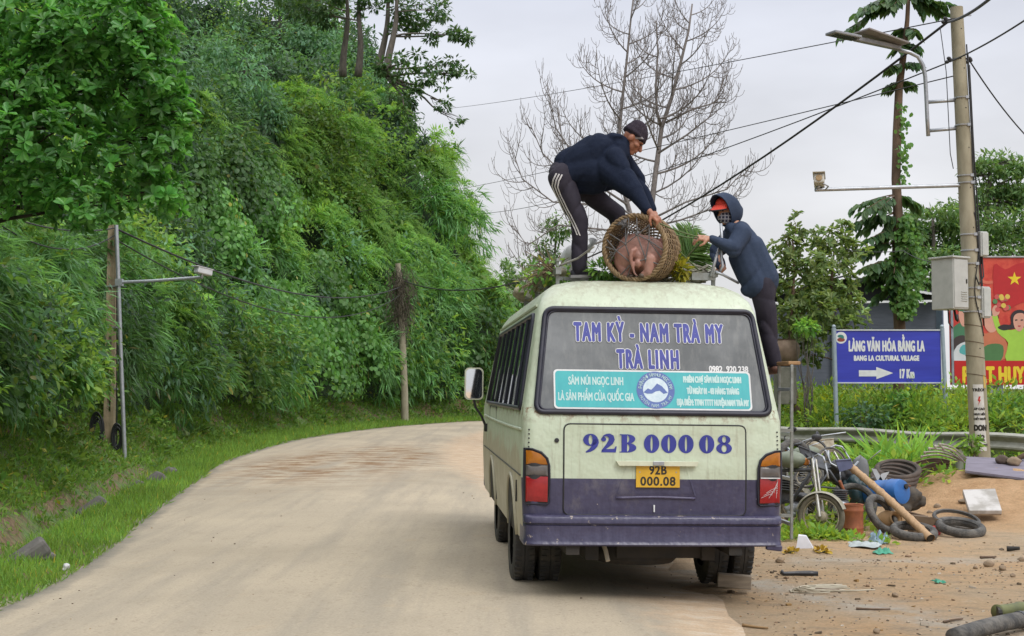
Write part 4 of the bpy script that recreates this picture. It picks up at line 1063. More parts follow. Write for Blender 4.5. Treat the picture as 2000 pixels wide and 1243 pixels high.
def hand(prims, wrist, knuck, palm_n, curl, s=1.0, spread=.35, thumb_side=1):
    """palm and five separate curled fingers as limbs: adds to prims"""
    w_, k_ = Vector(wrist), Vector(knuck); d = (k_ - w_).normalized(); pn = Vector(palm_n); pn = (pn - d * pn.dot(d)).normalized(); ac = d.cross(pn)
    prims.append(('c', w_, w_ + d * .05 * s, .023 * s, .028 * s))
    for j in (-1, -.35, .35, 1): prims.append(('c', w_ + d * .03 * s + ac * j * .018 * s, k_ + ac * j * .030 * s, .015 * s, .0125 * s))
    for j, ln in zip((-1, -.35, .35, 1), (.060, .075, .080, .070)):
        a = k_ + ac * j * .030 * s; dd = d
        for f, cu in ((.45, curl), (.32, curl * 1.25), (.23, curl)):
            dd = (dd * math.cos(cu) + pn * math.sin(cu)).normalized(); b_ = a + dd * ln * f * s
            prims.append(('c', a, b_, .0098 * s, .0088 * s)); a = b_
    t0 = w_ + d * .025 * s + ac * thumb_side * .03 * s; t1 = t0 + (d * .5 + ac * thumb_side * .6 + pn * .5).normalized() * .042 * s; t2 = t1 + (d * .8 + pn * .6).normalized() * .036 * s
    prims += [('c', t0, t1, .0135 * s, .0115 * s), ('c', t1, t2, .0115 * s, .0095 * s)]

# ---------------------------------------------------------------- man bending on the roof
YM = 11.15
def m_(px, py, dy=0.0): return at(px, py, YM + dy)
MAN = thing('person', 'person in dark jacket and three-striped trousers bending over the wicker basket', 'person', tuple(m_(1133, 541)))
rhip, lhip = m_(1097, 350, -.09), m_(1112, 350, .10)
rkn, rank = m_(1130, 432, -.11), m_(1133, 528, -.10)
lkn, lank = m_(1206, 418, .20), m_(1213, 530, .24)
pel, chest, nb_ = m_(1106, 335, 0), m_(1172, 308, .0), m_(1216, 284, 0)
hc = m_(1238, 272, .0)
rsh, rel_, rwr = m_(1199, 312, -.17), m_(1239, 374, -.36), m_(1270, 416, -.50)
lsh, lel, lwr = m_(1205, 300, .17), m_(1246, 352, .20), m_(1272, 410, .10)
fd = (m_(1262, 292) - m_(1232, 264)).normalized()           # face direction, looking down to the right
hx = (m_(1240, 243) - m_(1229, 300)).normalized()           # head axis, up
hx = (hx - fd * hx.dot(fd)).normalized(); hy = hx.cross(fd).normalized()
HM = Matrix((fd, hy, hx)).transposed()                      # local x = face, z = up
def hp_(x, y, z): return hc + HM @ Vector((x, y, z))
P = []
P += [('c', rhip, rkn, .082, .058), ('c', rkn, rank, .055, .036), ('c', lhip, lkn, .082, .058), ('c', lkn, lank, .055, .036)]
P += [('c', rank, rank + Vector((.13, -.01, -.035)), .036, .026), ('c', lank, lank + Vector((.13, 0, -.035)), .036, .026)]
P += [('c', pel, chest, .12, .135), ('c', chest, nb_, .12, .05), ('c', nb_, hp_(-.01, 0, -.06), .05, .048)]
P += [('c', rsh, rel_, .052, .04), ('c', rel_, rwr, .038, .026), ('c', lsh, lel, .052, .04), ('c', lel, lwr, .038, .026), ('c', rsh, lsh, .07, .07)]
P += [('e', hp_(-.012, 0, .02), (.092, .072, .098), HM), ('e', hp_(.022, 0, -.05), (.062, .056, .062), HM), ('c', hp_(.03, 0, -.095), hp_(.066, 0, -.098), .034, .024)]
P += [('c', hp_(.082, 0, .005), hp_(.108, 0, -.036), .012, .017), ('e', hp_(.085, 0, -.066), (.016, .026, .011), HM), ('e', hp_(.08, 0, -.082), (.014, .022, .009), HM)]
P += [('e', hp_(.078, s * .032, .012), (.017, .024, .009), HM) for s in (-1, 1)]
P += [('e', hp_(.052, s * .05, -.03), (.03, .018, .022), HM) for s in (-1, 1)]
P += [('e', hp_(-.02, s * .076, -.02), (.024, .013, .034), HM) for s in (-1, 1)]
hd_ = (m_(1285, 431, -.52) - m_(1268, 416, -.50)).normalized()
hand(P, rwr, rwr + hd_ * .088, Vector((-.3, .55, -.6)), .85, 1.05, thumb_side=-1)
hand(P, lwr, lwr + Vector((.05, -.02, -.07)), Vector((-.6, 0, -.4)), .8, 1.0)
body1, bw1 = fuse('body', P, M_SKIN, MAN, .0075, 3)
T_ = [('c', rhip, rkn, .112, .082), ('c', rkn, rank + Vector((0, 0, .02)), .080, .070), ('c', lhip, lkn, .112, .085), ('c', lkn, lank + Vector((0, 0, .02)), .080, .068),
      ('c', rhip + Vector((-.005, .01, .03)), lhip + Vector((-.005, 0, .03)), .115, .115), ('e', m_(1092, 342), (.10, .165, .125), None), ('c', rank, rank + Vector((.02, 0, -.005)), .064, .060)]
tr1, tw1 = fuse('trousers', T_, M_TROUS, MAN, .011, 2, .012, 9)
J = [('c', m_(1112, 325, 0), m_(1165, 305, 0), .150, .195), ('c', m_(1165, 305), m_(1203, 297), .195, .13), ('c', m_(1118, 340, -.06), m_(1160, 338, -.06), .12, .155), ('c', m_(1118, 338, .06), m_(1165, 336, .06), .12, .15),
     ('c', m_(1126, 364, -.03), m_(1160, 355, -.03), .075, .12), ('c', m_(1145, 366, .06), m_(1190, 350, .12), .07, .10), ('c', rsh, lsh, .098, .098), ('c', m_(1186, 330, -.14), rel_, .118, .080), ('c', rsh, rel_, .10, .078), ('c', rel_, m_(1264, 410, -.47), .076, .046),
     ('c', lsh, lel, .10, .075), ('c', lel, lwr, .072, .045), ('c', nb_ + Vector((-.05, 0, -.01)), nb_ + Vector((-.005, 0, .0)), .098, .088), ('e', m_(1201, 271, 0), (.085, .12, .058), None), ('c', m_(1206, 282, -.085), m_(1222, 302, -.05), .045, .04)]
jk1, jw1 = fuse('jacket', J, M_NAVY, MAN, .011, 2, .0135, 9, 3)
# knitted beanie with two pale bands
Bn = [('e', hp_(-.018, 0, .055), (.108, .090, .088), HM), ('e', hp_(-.03, 0, .095), (.088, .076, .065), HM), ('c', hp_(.075, 0, .028), hp_(-.11, 0, .012), .022, .022)]
for k in range(24):
    a = 2 * math.pi * k / 24; b_ = 2 * math.pi * (k + 1) / 24
    Bn.append(('c', hp_(-.016 + .099 * math.cos(a), .083 * math.sin(a), .034 + .006 * math.cos(a)), hp_(-.016 + .099 * math.cos(b_), .083 * math.sin(b_), .034 + .006 * math.cos(b_)), .017, .017))
M_KNIT = mat('knit_wool', (.055, .045, .058), (.035, .028, .04), .95, scale=60, bmp=.8, spec=.1)
be1, bew = fuse('beanie', Bn, M_KNIT, MAN, .009, 3, .001, 40)
bt = bvh(bew)
for y0, y1 in ((258, 262), (266, 270)):
    ribbon('beanie_band', drape(bt, [(x, y0 + (x - 1219) * .28 + 3 * math.sin((x - 1219) * .09)) for x in range(1221, 1260, 3)], .005), drape(bt, [(x, y1 + (x - 1219) * .28 + 3 * math.sin((x - 1219) * .09)) for x in range(1221, 1260, 3)], .005), mat('pale_wool', (.42, .41, .45), (.28, .27, .31), .95, scale=50), be1)
# face details
M_HAIR = mat('black_hair', (.014, .012, .012), None, .6, scale=40)
for s in (-1, 1):
    mb = MB(); mb.tube([rel(MAN, hp_(.088, s * .022, .018)), rel(MAN, hp_(.088, s * .034, .023)), rel(MAN, hp_(.076, s * .05, .018))], .0045, 5)
    mb.build('eyebrow', M_HAIR, MAN)
for s in (-1, 1):
    mb = MB(); mb.ell(rel(MAN, hp_(.083, s * .031, -.001)), (.008, .012, .006), HM, 10, 8); mb.build('eye', mat('dark_eye', (.02, .015, .012), None, .25), MAN)
mb = MB(); mb.tube([rel(MAN, hp_(.095, y, -.0745 - abs(y) * .1)) for y in np.linspace(-.022, .022, 7)], .0035, 5); mb.build('mouth', mat('lip', (.2, .06, .05), None, .5), MAN, smooth=True)
# trouser stripes laid on the cloth
tt_ = bvh(tw1); M_S = M_STRIPE
path = [(1083, 338), (1077, 350), (1075, 362), (1080, 376), (1087, 390), (1094, 405), (1101, 418), (1108, 432), (1114, 446), (1118, 457)]
from itertools import accumulate
def dense(P_, k=6):
    o = []
    for a, c in zip(P_[:-1], P_[1:]): o += [(a[0] + (c[0] - a[0]) * i / k, a[1] + (c[1] - a[1]) * i / k) for i in range(k)]
    return o + [P_[-1]]
for o_ in (3.0, 8.2, 13.4): 
    ribbon('trouser_stripe', drape(tt_, [(x + o_, y + o_ * .25) for x, y in dense(path)], .005), drape(tt_, [(x + o_ + 2.7, y + (o_ + 2.7) * .25) for x, y in dense(path)], .005), M_S, tr1)
# shoes
M_SHOE = mat('canvas_shoe', (.045, .045, .06), (.03, .03, .042), .8, scale=20, bmp=.2)
def shoe(ank, d, nm='shoe'):
    z0 = ank.z - .055; d = Vector(d).normalized()
    q = lambda f, s, z: Vector((ank.x, ank.y, z0)) + d * f + Vector((-d.y, d.x, 0)) * s + Vector((0, 0, z))
    s_, sw_ = fuse(nm, [('c', q(-.05, 0, .03), q(.10, 0, .028), .036, .038), ('c', q(.10, 0, .028), q(.165, 0, .02), .038, .028), ('c', q(-.03, 0, .05), q(.03, 0, .055), .036, .036)], M_SHOE, MAN, .009, 3)
    mb = MB(); o_ = [q(-.09, 0, 0), q(-.075, -.035, 0), q(.06, -.042, 0), (q(.15, -.035, 0)), q(.195, 0, 0), q(.15, .036, 0), q(.06, .042, 0), q(-.075, .035, 0)]
    mb.prism([rel(MAN, v) for v in o_], (0, 0, -.012), (0, 0, .012)); mb.build('sole', mat('shoe_sole', (.3, .29, .3), None, .8), s_)
    return s_
sh = shoe(rank, (1, -.15, 0)); shoe(lank, (1, -.2, 0))
lt = MB()
for k in range(4): lt.tube([rel(MAN, rank + Vector((.055 + .022 * k, -.05, -.008 - .008 * k))), rel(MAN, rank + Vector((.062 + .022 * k, -.01, .006 - .01 * k)))], .004, 4)
lt.build('shoe_lace', M_STRIPE, MAN)

# ---------------------------------------------------------------- person in hooded raincoat on the ladder
YH = 11.2
def h_(px, py, dy=0.0): return at(px, py, YH + dy)
HP = thing('person', 'person in hooded slate raincoat, red cap and checked mask pulling the rope', 'person', tuple(h_(1518, 728)))
hc = h_(1421, 410, 0)
fd = (h_(1394, 421) - h_(1421, 412) + Vector((0, -.08, 0))).normalized(); hx = Vector((.08, 0, 1)); hx = (hx - fd * hx.dot(fd)).normalized(); hy = hx.cross(fd).normalized()
HM = Matrix((fd, hy, hx)).transposed()
lsh, lel, lwr = h_(1447, 458, -.16), h_(1432, 487, -.24), h_(1385, 467, -.27)
rsh, rel2, rwr = h_(1432, 455, .14), h_(1398, 494, .10), h_(1408, 514, -.08)
lh2, rh2 = h_(1487, 556, -.06), h_(1492, 556, .10)
lk2, la2 = h_(1500, 636, -.07), h_(1513, 712, -.06)
rk2, ra2 = h_(1497, 640, .10), h_(1510, 712, .12)
P = [('c', lh2, lk2, .08, .058), ('c', lk2, la2, .055, .036), ('c', rh2, rk2, .08, .058), ('c', rk2, ra2, .055, .036), ('c', la2, la2 + Vector((-.02, .09, -.04)), .036, .027), ('c', ra2, ra2 + Vector((-.02, .09, -.04)), .036, .027)]
P += [('c', h_(1486, 548, .02), h_(1447, 470, 0), .12, .12), ('c', h_(1447, 470), h_(1436, 440), .12, .05), ('c', h_(1436, 445), hp_(-.02, 0, -.06), .05, .047), ('c', lsh, rsh, .06, .06)]
P += [('c', lsh, lel, .05, .04), ('c', lel, lwr, .038, .026), ('c', rsh, rel2, .05, .04), ('c', rel2, rwr, .038, .026)]
P += [('e', hp_(-.012, 0, .02), (.092, .072, .10), HM), ('e', hp_(.022, 0, -.05), (.062, .056, .062), HM), ('c', hp_(.03, 0, -.09), hp_(.06, 0, -.095), .034, .026), ('c', hp_(.082, 0, .005), hp_(.106, 0, -.034), .012, .016)]
P += [('e', hp_(-.02, s * .076, -.02), (.024, .013, .034), HM) for s in (-1, 1)] + [('e', hp_(.078, s * .032, .012), (.017, .024, .009), HM) for s in (-1, 1)]
hand(P, lwr, lwr + (h_(1362, 464, -.28) - lwr).normalized() * .085, Vector((.1, .5, -.7)), .75, 1.0, thumb_side=1)
hand(P, rwr, rwr + Vector((.01, -.05, -.07)), Vector((-.5, -.3, .1)), .9, 1.0)
body2, bw2 = fuse('body', P, M_SKIN2, HP, .0075, 3)
T_ = [('c', lh2, lk2, .112, .080), ('c', lk2, la2, .078, .062), ('c', rh2, rk2, .112, .080), ('c', rk2, ra2, .078, .062), ('e', h_(1489, 560, .02), (.125, .155, .13), None)]
fuse('trousers', T_, M_TROUS, HP, .011, 2, .012, 9)
J = [('c', h_(1484, 548, .01), h_(1458, 490, 0), .165, .165), ('c', h_(1476, 556, -.05), h_(1450, 495, -.05), .13, .13), ('c', h_(1458, 490), h_(1442, 458), .165, .12), ('c', lsh, rsh, .09, .09), ('c', lsh, lel, .088, .075), ('c', lel, h_(1391, 470, -.27), .072, .046),
     ('c', rsh, rel2, .085, .07), ('c', rel2, rwr + Vector((0, 0, -.03)), .066, .045), ('c', h_(1442, 452, -.04), h_(1428, 446, -.05), .085, .06), ('c', h_(1497, 548, .02), h_(1463, 562, -.06), .08, .085)]
jk2, jw2 = fuse('jacket', J, M_HOOD, HP, .011, 2, .0135, 9, 5)
# hood: an open shell round the head
mb = MB(); nu, nv = 26, 14; vs = []; fs = []
for shell, rr in ((0, 1.0), (1, .93)):
    for i in range(nv + 1):
        t = i / nv                                        # 0 at the face opening, 1 at the nape
        for k in range(nu):
            a = 2 * math.pi * k / nu
            cx = .078 - .20 * t; R1 = .122 * (1 - max(0, t - .45) ** 2 * 1.9); ry = .107 * (1 - max(0, t - .45) ** 2 * 1.9)
            zz = .018 + R1 * math.cos(a) * (1.12 if math.cos(a) > 0 else 1.35); cxx = cx + .035 * math.cos(a) + (.02 * math.sin(5 * a) * .2)
            vs.append(rel(HP, hp_(cxx * 1.0, ry * math.sin(a) * rr, (zz - .018) * rr + .018)))
    k0 = shell * (nv + 1) * nu
    for i in range(nv):
        for k in range(nu): fs.append((k0 + i * nu + k, k0 + i * nu + (k + 1) % nu, k0 + (i + 1) * nu + (k + 1) % nu, k0 + (i + 1) * nu + k))
    if shell == 0: fs.append(tuple(range(k0 + nv * nu, k0 + nv * nu + nu)))
for k in range(nu): fs.append((k, (k + 1) % nu, (nv + 1) * nu + (k + 1) % nu, (nv + 1) * nu + k))
mb.add(vs, fs); mb.build('hood', M_HOOD, HP, smooth=True, angle=60)
# cap: red crown front and stiff peak with a dark underside
M_CAPR = mat('red_cap', (.62, .045, .02), (.5, .03, .015), .7, scale=30); mb = MB()
cr = [('e', hp_(.0, 0, .055), (.104, .088, .075), HM)]
cap, _ = fuse('cap', cr, M_CAPR, HP, .01, 2)
mb = MB(); P0 = []; P1 = []
for k in range(11):
    a = R(-75 + 15 * k); P0.append(hp_(.05 + .055 * math.cos(a), .078 * math.sin(a), .062)); P1.append(hp_(.068 + .125 * math.cos(a) * (.5 + .5 * math.cos(a)) , .088 * math.sin(a), .030 - .012 * abs(math.sin(a))))
vs = [rel(HP, p) for p in P0 + P1]; vs2 = [v - Vector((0, 0, .007)) for v in vs]
mb.add(vs, [(k, k + 1, 12 + k, 11 + k) for k in range(10)]); mb.build('cap_peak', M_CAPR, cap, fix=False)
mb = MB(); mb.add(vs2, [(k, k + 1, 12 + k, 11 + k) for k in range(10)]); mb.tube(vs[11:], .0055, 5); mb.build('peak_lining', mat('black_cloth', (.02, .02, .024), None, .8), cap, fix=False)
# checked face mask
m, n, l, b = newmat('checked_mask'); pos = n.new('ShaderNodeTexCoord').outputs['Object']
cols = []
for ax in ((1, 0, 0), (0, 0, 1)):
    wv = n.new('ShaderNodeTexWave'); wv.inputs['Scale'].default_value = 11; wv.bands_direction = 'X' if ax[0] else 'Z'; l.new(pos, wv.inputs['Vector']); cols.append(ramp(n, l, wv.outputs['Fac'], [(.72, (1, 1, 1)), (.82, (.0, .0, .0))]))
mm_x = mixc(n, l, 1.0, cols[0], cols[1], 'MULTIPLY'); l.new(mixc(n, l, mm_x, (.42, .43, .5), (.045, .048, .085)), b.inputs['Base Color']); b.inputs['Roughness'].default_value = .9
fuse('face_mask', [('e', hp_(.04, 0, -.052), (.068, .068, .052), HM), ('c', hp_(.088, 0, -.02), hp_(.105, 0, -.045), .018, .022), ('e', hp_(.03, 0, -.085), (.06, .06, .04), HM)], m, HP, .009, 4, .0015, 25)
for s in (-1, 1):
    mb = MB(); mb.ell(rel(HP, hp_(.085, s * .031, .006)), (.008, .012, .006), HM, 10, 8); mb.build('eye', mat('dark_eye', (.02, .015, .012), None, .25), HP)
for ank in (la2, ra2):
    s_, _ = fuse('shoe', [('c', ank + Vector((0, -.03, -.045)), ank + Vector((-.03, .13, -.055)), .038, .034), ('c', ank, ank + Vector((0, 0, -.04)), .045, .038)], mat('brown_sandal', (.16, .07, .045), (.10, .045, .03), .7, scale=20), HP, .01, 3)
# ================================================================== load on the roof
RT = BUS.matrix_world if False else (Matrix.Translation(BUS.location) @ Euler(BUS.rotation_euler).to_matrix().to_4x4())
def rf(x, y, z=2.515): return RT @ Vector((x, y, z))
# ---- wicker basket lying on its side, mouth towards the road behind
M_WICK = mat('weathered_wicker', (.33, .235, .13), (.16, .105, .06), .75, scale=16, bmp=.4, spec=.3)
M_WICK2 = mat('dark_wicker', (.27, .19, .11), (.14, .095, .055), .8, scale=16, bmp=.4)
BY = 10.72
bc = at(1240, 484, BY)                                    # centre of the mouth
ax = Vector((.40, .91, .03)).normalized(); bu = Vector((0, 0, 1)); bu = (bu - ax * bu.dot(ax)).normalized(); bs = bu.cross(ax).normalized()
BL, R0, R1_ = .52, .262, .225
BK = thing('wicker_basket', 'large woven wicker basket lying on its side on the bus roof', 'basket', tuple(bc - bu * R0))
def bp(t, a, dr=0.0):
    r = (R0 + (R1_ - R0) * t + .03 * math.sin(t * math.pi)) + dr
    return rel(BK, bc + ax * (BL * t) + (bs * math.cos(a) + bu * math.sin(a)) * r)
NS = 38
mb = MB()
for k in range(NS):
    a = 2 * math.pi * k / NS
    mb.tube([bp(t, a) for t in np.linspace(0, 1, 9)], .0048, 5)
mb.build('stakes', M_WICK2, BK, smooth=True)
mb = MB(); rr = random.Random(3)
for i in range(22):
    t = .03 + .95 * i / 21; ph = (i % 2) * math.pi; j = rr.uniform(-.006, .006)
    mb.m = rr.random() < .4
    mb.tube([bp(t + .006 * math.sin(a * 3 + i), a, .0085 * math.cos(a * NS / 2 + ph) + j * .3) for a in np.linspace(0, 2 * math.pi, NS * 3, endpoint=False)], .0062, 4, closed=True)
mb.build('weave', [M_WICK, M_WICK2], BK, smooth=True)
mb = MB()
for q in range(3): mb.tube([bp(-.01 + .02 * math.cos(a * 17 + q * 2.1), a, .012 * math.sin(a * 17 + q * 2.1)) for a in np.linspace(0, 2 * math.pi, 200, endpoint=False)], .0115, 5, closed=True)
mb.build('rim', M_WICK, BK, smooth=True)
mb = MB()
for i in range(9):
    r = R1_ * (i + .5) / 9; mb.tube([rel(BK, bc + ax * (BL + .006 * math.sin(a * 10 + i * math.pi)) + (bs * math.cos(a) + bu * math.sin(a)) * r) for a in np.linspace(0, 2 * math.pi, 60, endpoint=False)], .008, 4, closed=True)
for k in range(12):
    a = math.pi * k / 12; mb.tube([rel(BK, bc + ax * (BL - .004) + (bs * math.cos(a) + bu * math.sin(a)) * r) for r in (-R1_, 0, R1_)], .006, 4)
mb.build('base', M_WICK2, BK, smooth=True)
mb = MB(); L0 = [bp(.32, a, .02) for a in np.linspace(R(72), R(112), 8)]; L1 = [bp(.40, a, .02) for a in np.linspace(R(72), R(112), 8)]
# cord net over the mouth
M_CORD = mat('grey_cord', (.16, .15, .15), (.10, .095, .095), .8, scale=60)
rim = lambda d: rel(BK, bc - ax * .012 + (bs * math.cos(R(d)) + bu * math.sin(R(d))) * (R0 + .004))
mid = lambda x, z: rel(BK, bc - ax * (.03) + bs * x + bu * z)
kn = [(-.13, .05), (-.03, .10), (.07, .03), (.15, -.02), (-.10, -.10), (.02, -.13), (.04, .17)]
mb = MB()
for a, ks, b_ in ((160, (0,), 205), (120, (0, 4), 250), (95, (1, 0), 190), (80, (6, 1, 4), 232), (55, (6, 2, 5), 265), (30, (2, 1), 130), (5, (3, 2), 75), (340, (3, 5), 285), (20, (3,), 330), (300, (5, 4), 215)):
    mb.tube([rim(a)] + [mid(*kn[k]) for k in ks] + [rim(b_)], .0055, 5)
for k in kn: mb.ell(mid(*k), (.011, .011, .011), None, 8, 6)
for k in range(5): mb.tube([rim(64 + k * 4), mid(.055 + .012 * k, .185 - .01 * k), rim(48 + 6 * k)], .007, 5)
mb.build('cord_net', M_CORD, BK, smooth=True)
# ---- the pig inside, rump to the mouth, tail hanging
m, n, l, b = newmat('pig_skin'); pos = n.new('ShaderNodeTexCoord').outputs['Object']
l.new(ramp(n, l, noise(n, l, 7, 6, pos, .65), [(.3, (.20, .095, .07)), (.5, (.36, .18, .14)), (.7, (.42, .235, .185))]), b.inputs['Base Color'])
b.inputs['Roughness'].default_value = .5; b.inputs['Subsurface Weight'].default_value = .06; b.inputs['Subsurface Radius'].default_value = (.03, .01, .008)
bump(n, l, b, noise(n, l, 45, 5, pos, .7), .25, .01); M_PIG = m
PG = thing('pig', 'pink pig lying inside the wicker basket with its rump and tail at the mouth', 'pig', tuple(bc - bu * (R0 - .02) + ax * .1))
def pg(s_, u, d): return bc + bs * s_ + bu * u + ax * d
# bs points to the camera's right or left: make right positive
sr = 1 if bs.x > 0 else -1
q = lambda s_, u, d: pg(s_ * sr, u, d)
BM = Matrix((bs, bu, ax)).transposed()
P = [('e', q(-.005, -.055, .20), (.205, .175, .23), BM), ('e', q(-.085, -.075, .10), (.125, .145, .12), BM), ('e', q(.095, -.085, .10), (.115, .14, .12), BM), ('e', q(-.04, .02, .12), (.14, .11, .12), BM),
     ('e', q(.03, -.075, .0), (.045, .055, .04), BM), ('e', q(.03, -.13, -.015), (.034, .04, .036), BM),
     ('c', q(.13, -.10, .02), q(.115, -.20, .0), .06, .042), ('c', q(-.14, -.11, .06), q(-.10, -.21, .03), .06, .042), ('c', q(.115, -.20, .0), q(.07, -.225, -.005), .036, .028), ('c', q(-.10, -.21, .03), q(-.05, -.23, .02), .036, .028),
     ('e', q(0, -.04, .36), (.15, .14, .13), BM), ('c', q(0, -.03, .40), q(0, -.06, .49), .10, .06), ('c', q(0, -.06, .49), q(0, -.07, .525), .055, .05), ('e', q(.09, .05, .42), (.045, .06, .015), BM), ('e', q(-.09, .05, .42), (.045, .06, .015), BM)]
tp = [(.012, -.015, -.015), (-.005, -.03, -.045), (-.018, -.075, -.055), (-.015, -.125, -.052), (.0, -.175, -.05), (.012, -.215, -.055), (.04, -.235, -.06)]
for i in range(len(tp) - 1): P.append(('c', q(*tp[i]), q(*tp[i + 1]), .022 - .0026 * i, .022 - .0026 * (i + 1)))
fuse('body', P, M_PIG, PG, .008, 3)
for s_, nm in ((.06, 0), (-.04, 0)):
    fuse('trotter', [('e', q(s_, -.232, -.012 if s_ > 0 else .015), (.03, .022, .034), BM)], mat('trotter_horn', (.10, .07, .05), None, .5), PG, .008, 1)
# ---- ropes
M_GROPE = mat('green_rope', (.12, .17, .055), (.07, .10, .035), .7, scale=50); M_RROPE = mat('grey_rope', (.34, .33, .30), (.22, .21, .19), .8, scale=50)
def wire(name, pts, r, m, label, cat, group=None, sag=0.0, n=6, seg=12):
    P = []; pts = [Vector(p) for p in pts]
    for i in range(len(pts) - 1):
        for k in range(seg if i < len(pts) - 2 else seg + 1):
            t = k / seg; p = pts[i].lerp(pts[i + 1], t); p.z -= 4 * sag * t * (1 - t); P.append(p)
    mb = MB(); mb.tube(P, r, n); o = mb.build(name, m, None, smooth=True); return tag(o, label, cat, group)
hb = rwr if False else None
mr_, hr_ = m_(1281, 436, -.14), h_(1364, 464, -.29)
wire('rope', [m_(1287, 436, -.52), h_(1364, 463, -.29)], .0065, M_GROPE, 'green rope stretched between the two people, upper strand', 'rope', 'green ropes', .01)
wire('rope', [rf(.33, .98, 2.74), m_(1310, 455, -.2), h_(1362, 466, -.30)], .006, M_GROPE, 'green rope running from the basket rim to the raincoat wearer, lower strand', 'rope', 'green ropes', .01)
wire('rope', [at(1303, 468, 10.9), rf(.52, .95, 2.62)], .007, M_GROPE, 'green rope from the right side of the basket down to the roof rail', 'rope', 'green ropes', .0)
wire('rope', [at(1160, 482, 10.75), at(1128, 505, 10.9), rf(-.655, 1.05, 2.63)], .0095, M_RROPE, 'pale grey rope tied from the left roof rail to the basket', 'rope', None, .0)
# steel hooked rods standing at the right roof rail
mb = MB(); o0 = rf(.655, 1.0, 2.60)
HKT = thing('steel_hook', 'grey bent steel rods standing on the right roof rail beside the raincoat', 'hook', tuple(o0))
for pts in ([(1408, 437, 11.0), (1410, 470, 11.0), (1409, 505, 10.98), (1412, 520, 10.97), (1405, 532, 10.97)], [(1410, 470, 11.0), (1398, 505, 10.97), (1388, 540, 10.93)]):
    mb.tube([rel(HKT, at(*p)) for p in pts], .013, 7)
mb.build('rods', M_GALV, HKT, smooth=True)
mb = MB(); mb.tube([rel(HKT, at(*p)) for p in ((1398, 532, 10.93), (1412, 537, 10.95), (1442, 553, 11.1))], .012, 6); mb.build('brace_rod', M_GALV, HKT, smooth=True)
# ---- sacks and tarpaulin along the left rail
M_TARP = mat('dusty_tarpaulin', (.40, .36, .25), (.22, .20, .13), .8, scale=7, bmp=.3); M_SACK = mat('white_sack', (.66, .66, .66), (.5, .5, .5), .6, scale=9, bmp=.3); M_TARPG = mat('olive_tarpaulin', (.16, .17, .10), (.09, .10, .055), .8, scale=7, bmp=.3)
for i, (y, sx, sy, sz, mt, lb) in enumerate(((1.5, .12, .26, .06, M_TARP, 'dusty tan tarpaulin bundle at the rear end of the left roof rail'), (2.1, .14, .36, .075, M_TARPG, 'olive tarpaulin bundle second from the rear on the left rail'), (2.8, .14, .36, .08, M_TARP, 'dusty tan tarpaulin roll in the middle of the left roof rail'), (3.55, .15, .36, .12, M_SACK, 'dirty white sack near the front of the left roof rail'), (4.25, .16, .34, .10, M_TARP, 'dusty tan bundle at the front end of the left roof rail'))):
    c = rf(-.62, y, 2.56 + sz * .8); S_ = thing('cargo_bundle', lb, 'bundle', tuple(c - Vector((0, 0, sz))), 'bundles on the left roof rail')
    rr = random.Random(i); P = [('e', c, (sx, sy, sz))]
    for k in range(10): P.append(('e', c + Vector((rr.uniform(-sx, sx) * .7, rr.uniform(-sy, sy) * .8, rr.uniform(-.3, .6) * sz)), (sx * rr.uniform(.3, .55), sy * rr.uniform(.25, .4), sz * rr.uniform(.35, .6))))
    fuse('cloth', P, mt, S_, .013, 0, .03, 8, i * 3)
    mb = MB()
    if i != 2: mb.tube([rel(S_, c + Vector((sx * f_, -sy * .4 + sy * .12 * k_, sz * (.5 - .5 * f_)))) for k_, f_ in enumerate((.9, 1.3, 1.5, 1.1, 1.4))], [.03, .02, .035, .02, .03], 6)
    else: mb.tube([rel(S_, c + Vector((sx * 1.12 * math.cos(a), .02 * math.sin(2 * a), sz * 1.15 * math.sin(a)))) for a in np.linspace(0, 2 * math.pi, 20, endpoint=False)], .008, 5, closed=True); mb.build('lashing' if i == 2 else 'loose_fold', M_RROPE if i == 2 else mt, S_, smooth=True)
def sack(nm, c, r, mt, lab, cat, seed):
    rr = random.Random(seed); S_ = thing(nm, lab, cat, (c.x, c.y, c.z - r[2])); P = [('e', c, r)]
    for k in range(8): P.append(('e', c + Vector((rr.uniform(-1, 1) * r[0] * .7, rr.uniform(-1, 1) * r[1] * .7, rr.uniform(-.6, .8) * r[2] * .7)), [v * rr.uniform(.3, .5) for v in r]))
    fuse('fabric', P, mt, S_, .015, 3, .009, 7, seed); mb = MB(); mb.tube([rel(S_, c + Vector((r[0] * .8, -r[1] * .3, r[2] * .6))), rel(S_, c + Vector((r[0] * 1.15, -r[1] * .4, r[2] * .95))), rel(S_, c + Vector((r[0] * 1.25, -r[1] * .3, r[2] * 1.2)))], [.03, .022, .04], 8); mb.build('tied_neck', mt, S_, smooth=True)
sack('sack', at(1122, 515, 11.6), (.13, .16, .17), M_SACK, 'white plastic sack standing behind the trousered leg on the left', 'sack', 3)
sack('sack', at(1356, 522, 12.0), (.23, .2, .15), M_SACK, 'white plastic sack lying between the basket and the raincoat', 'sack', 5)
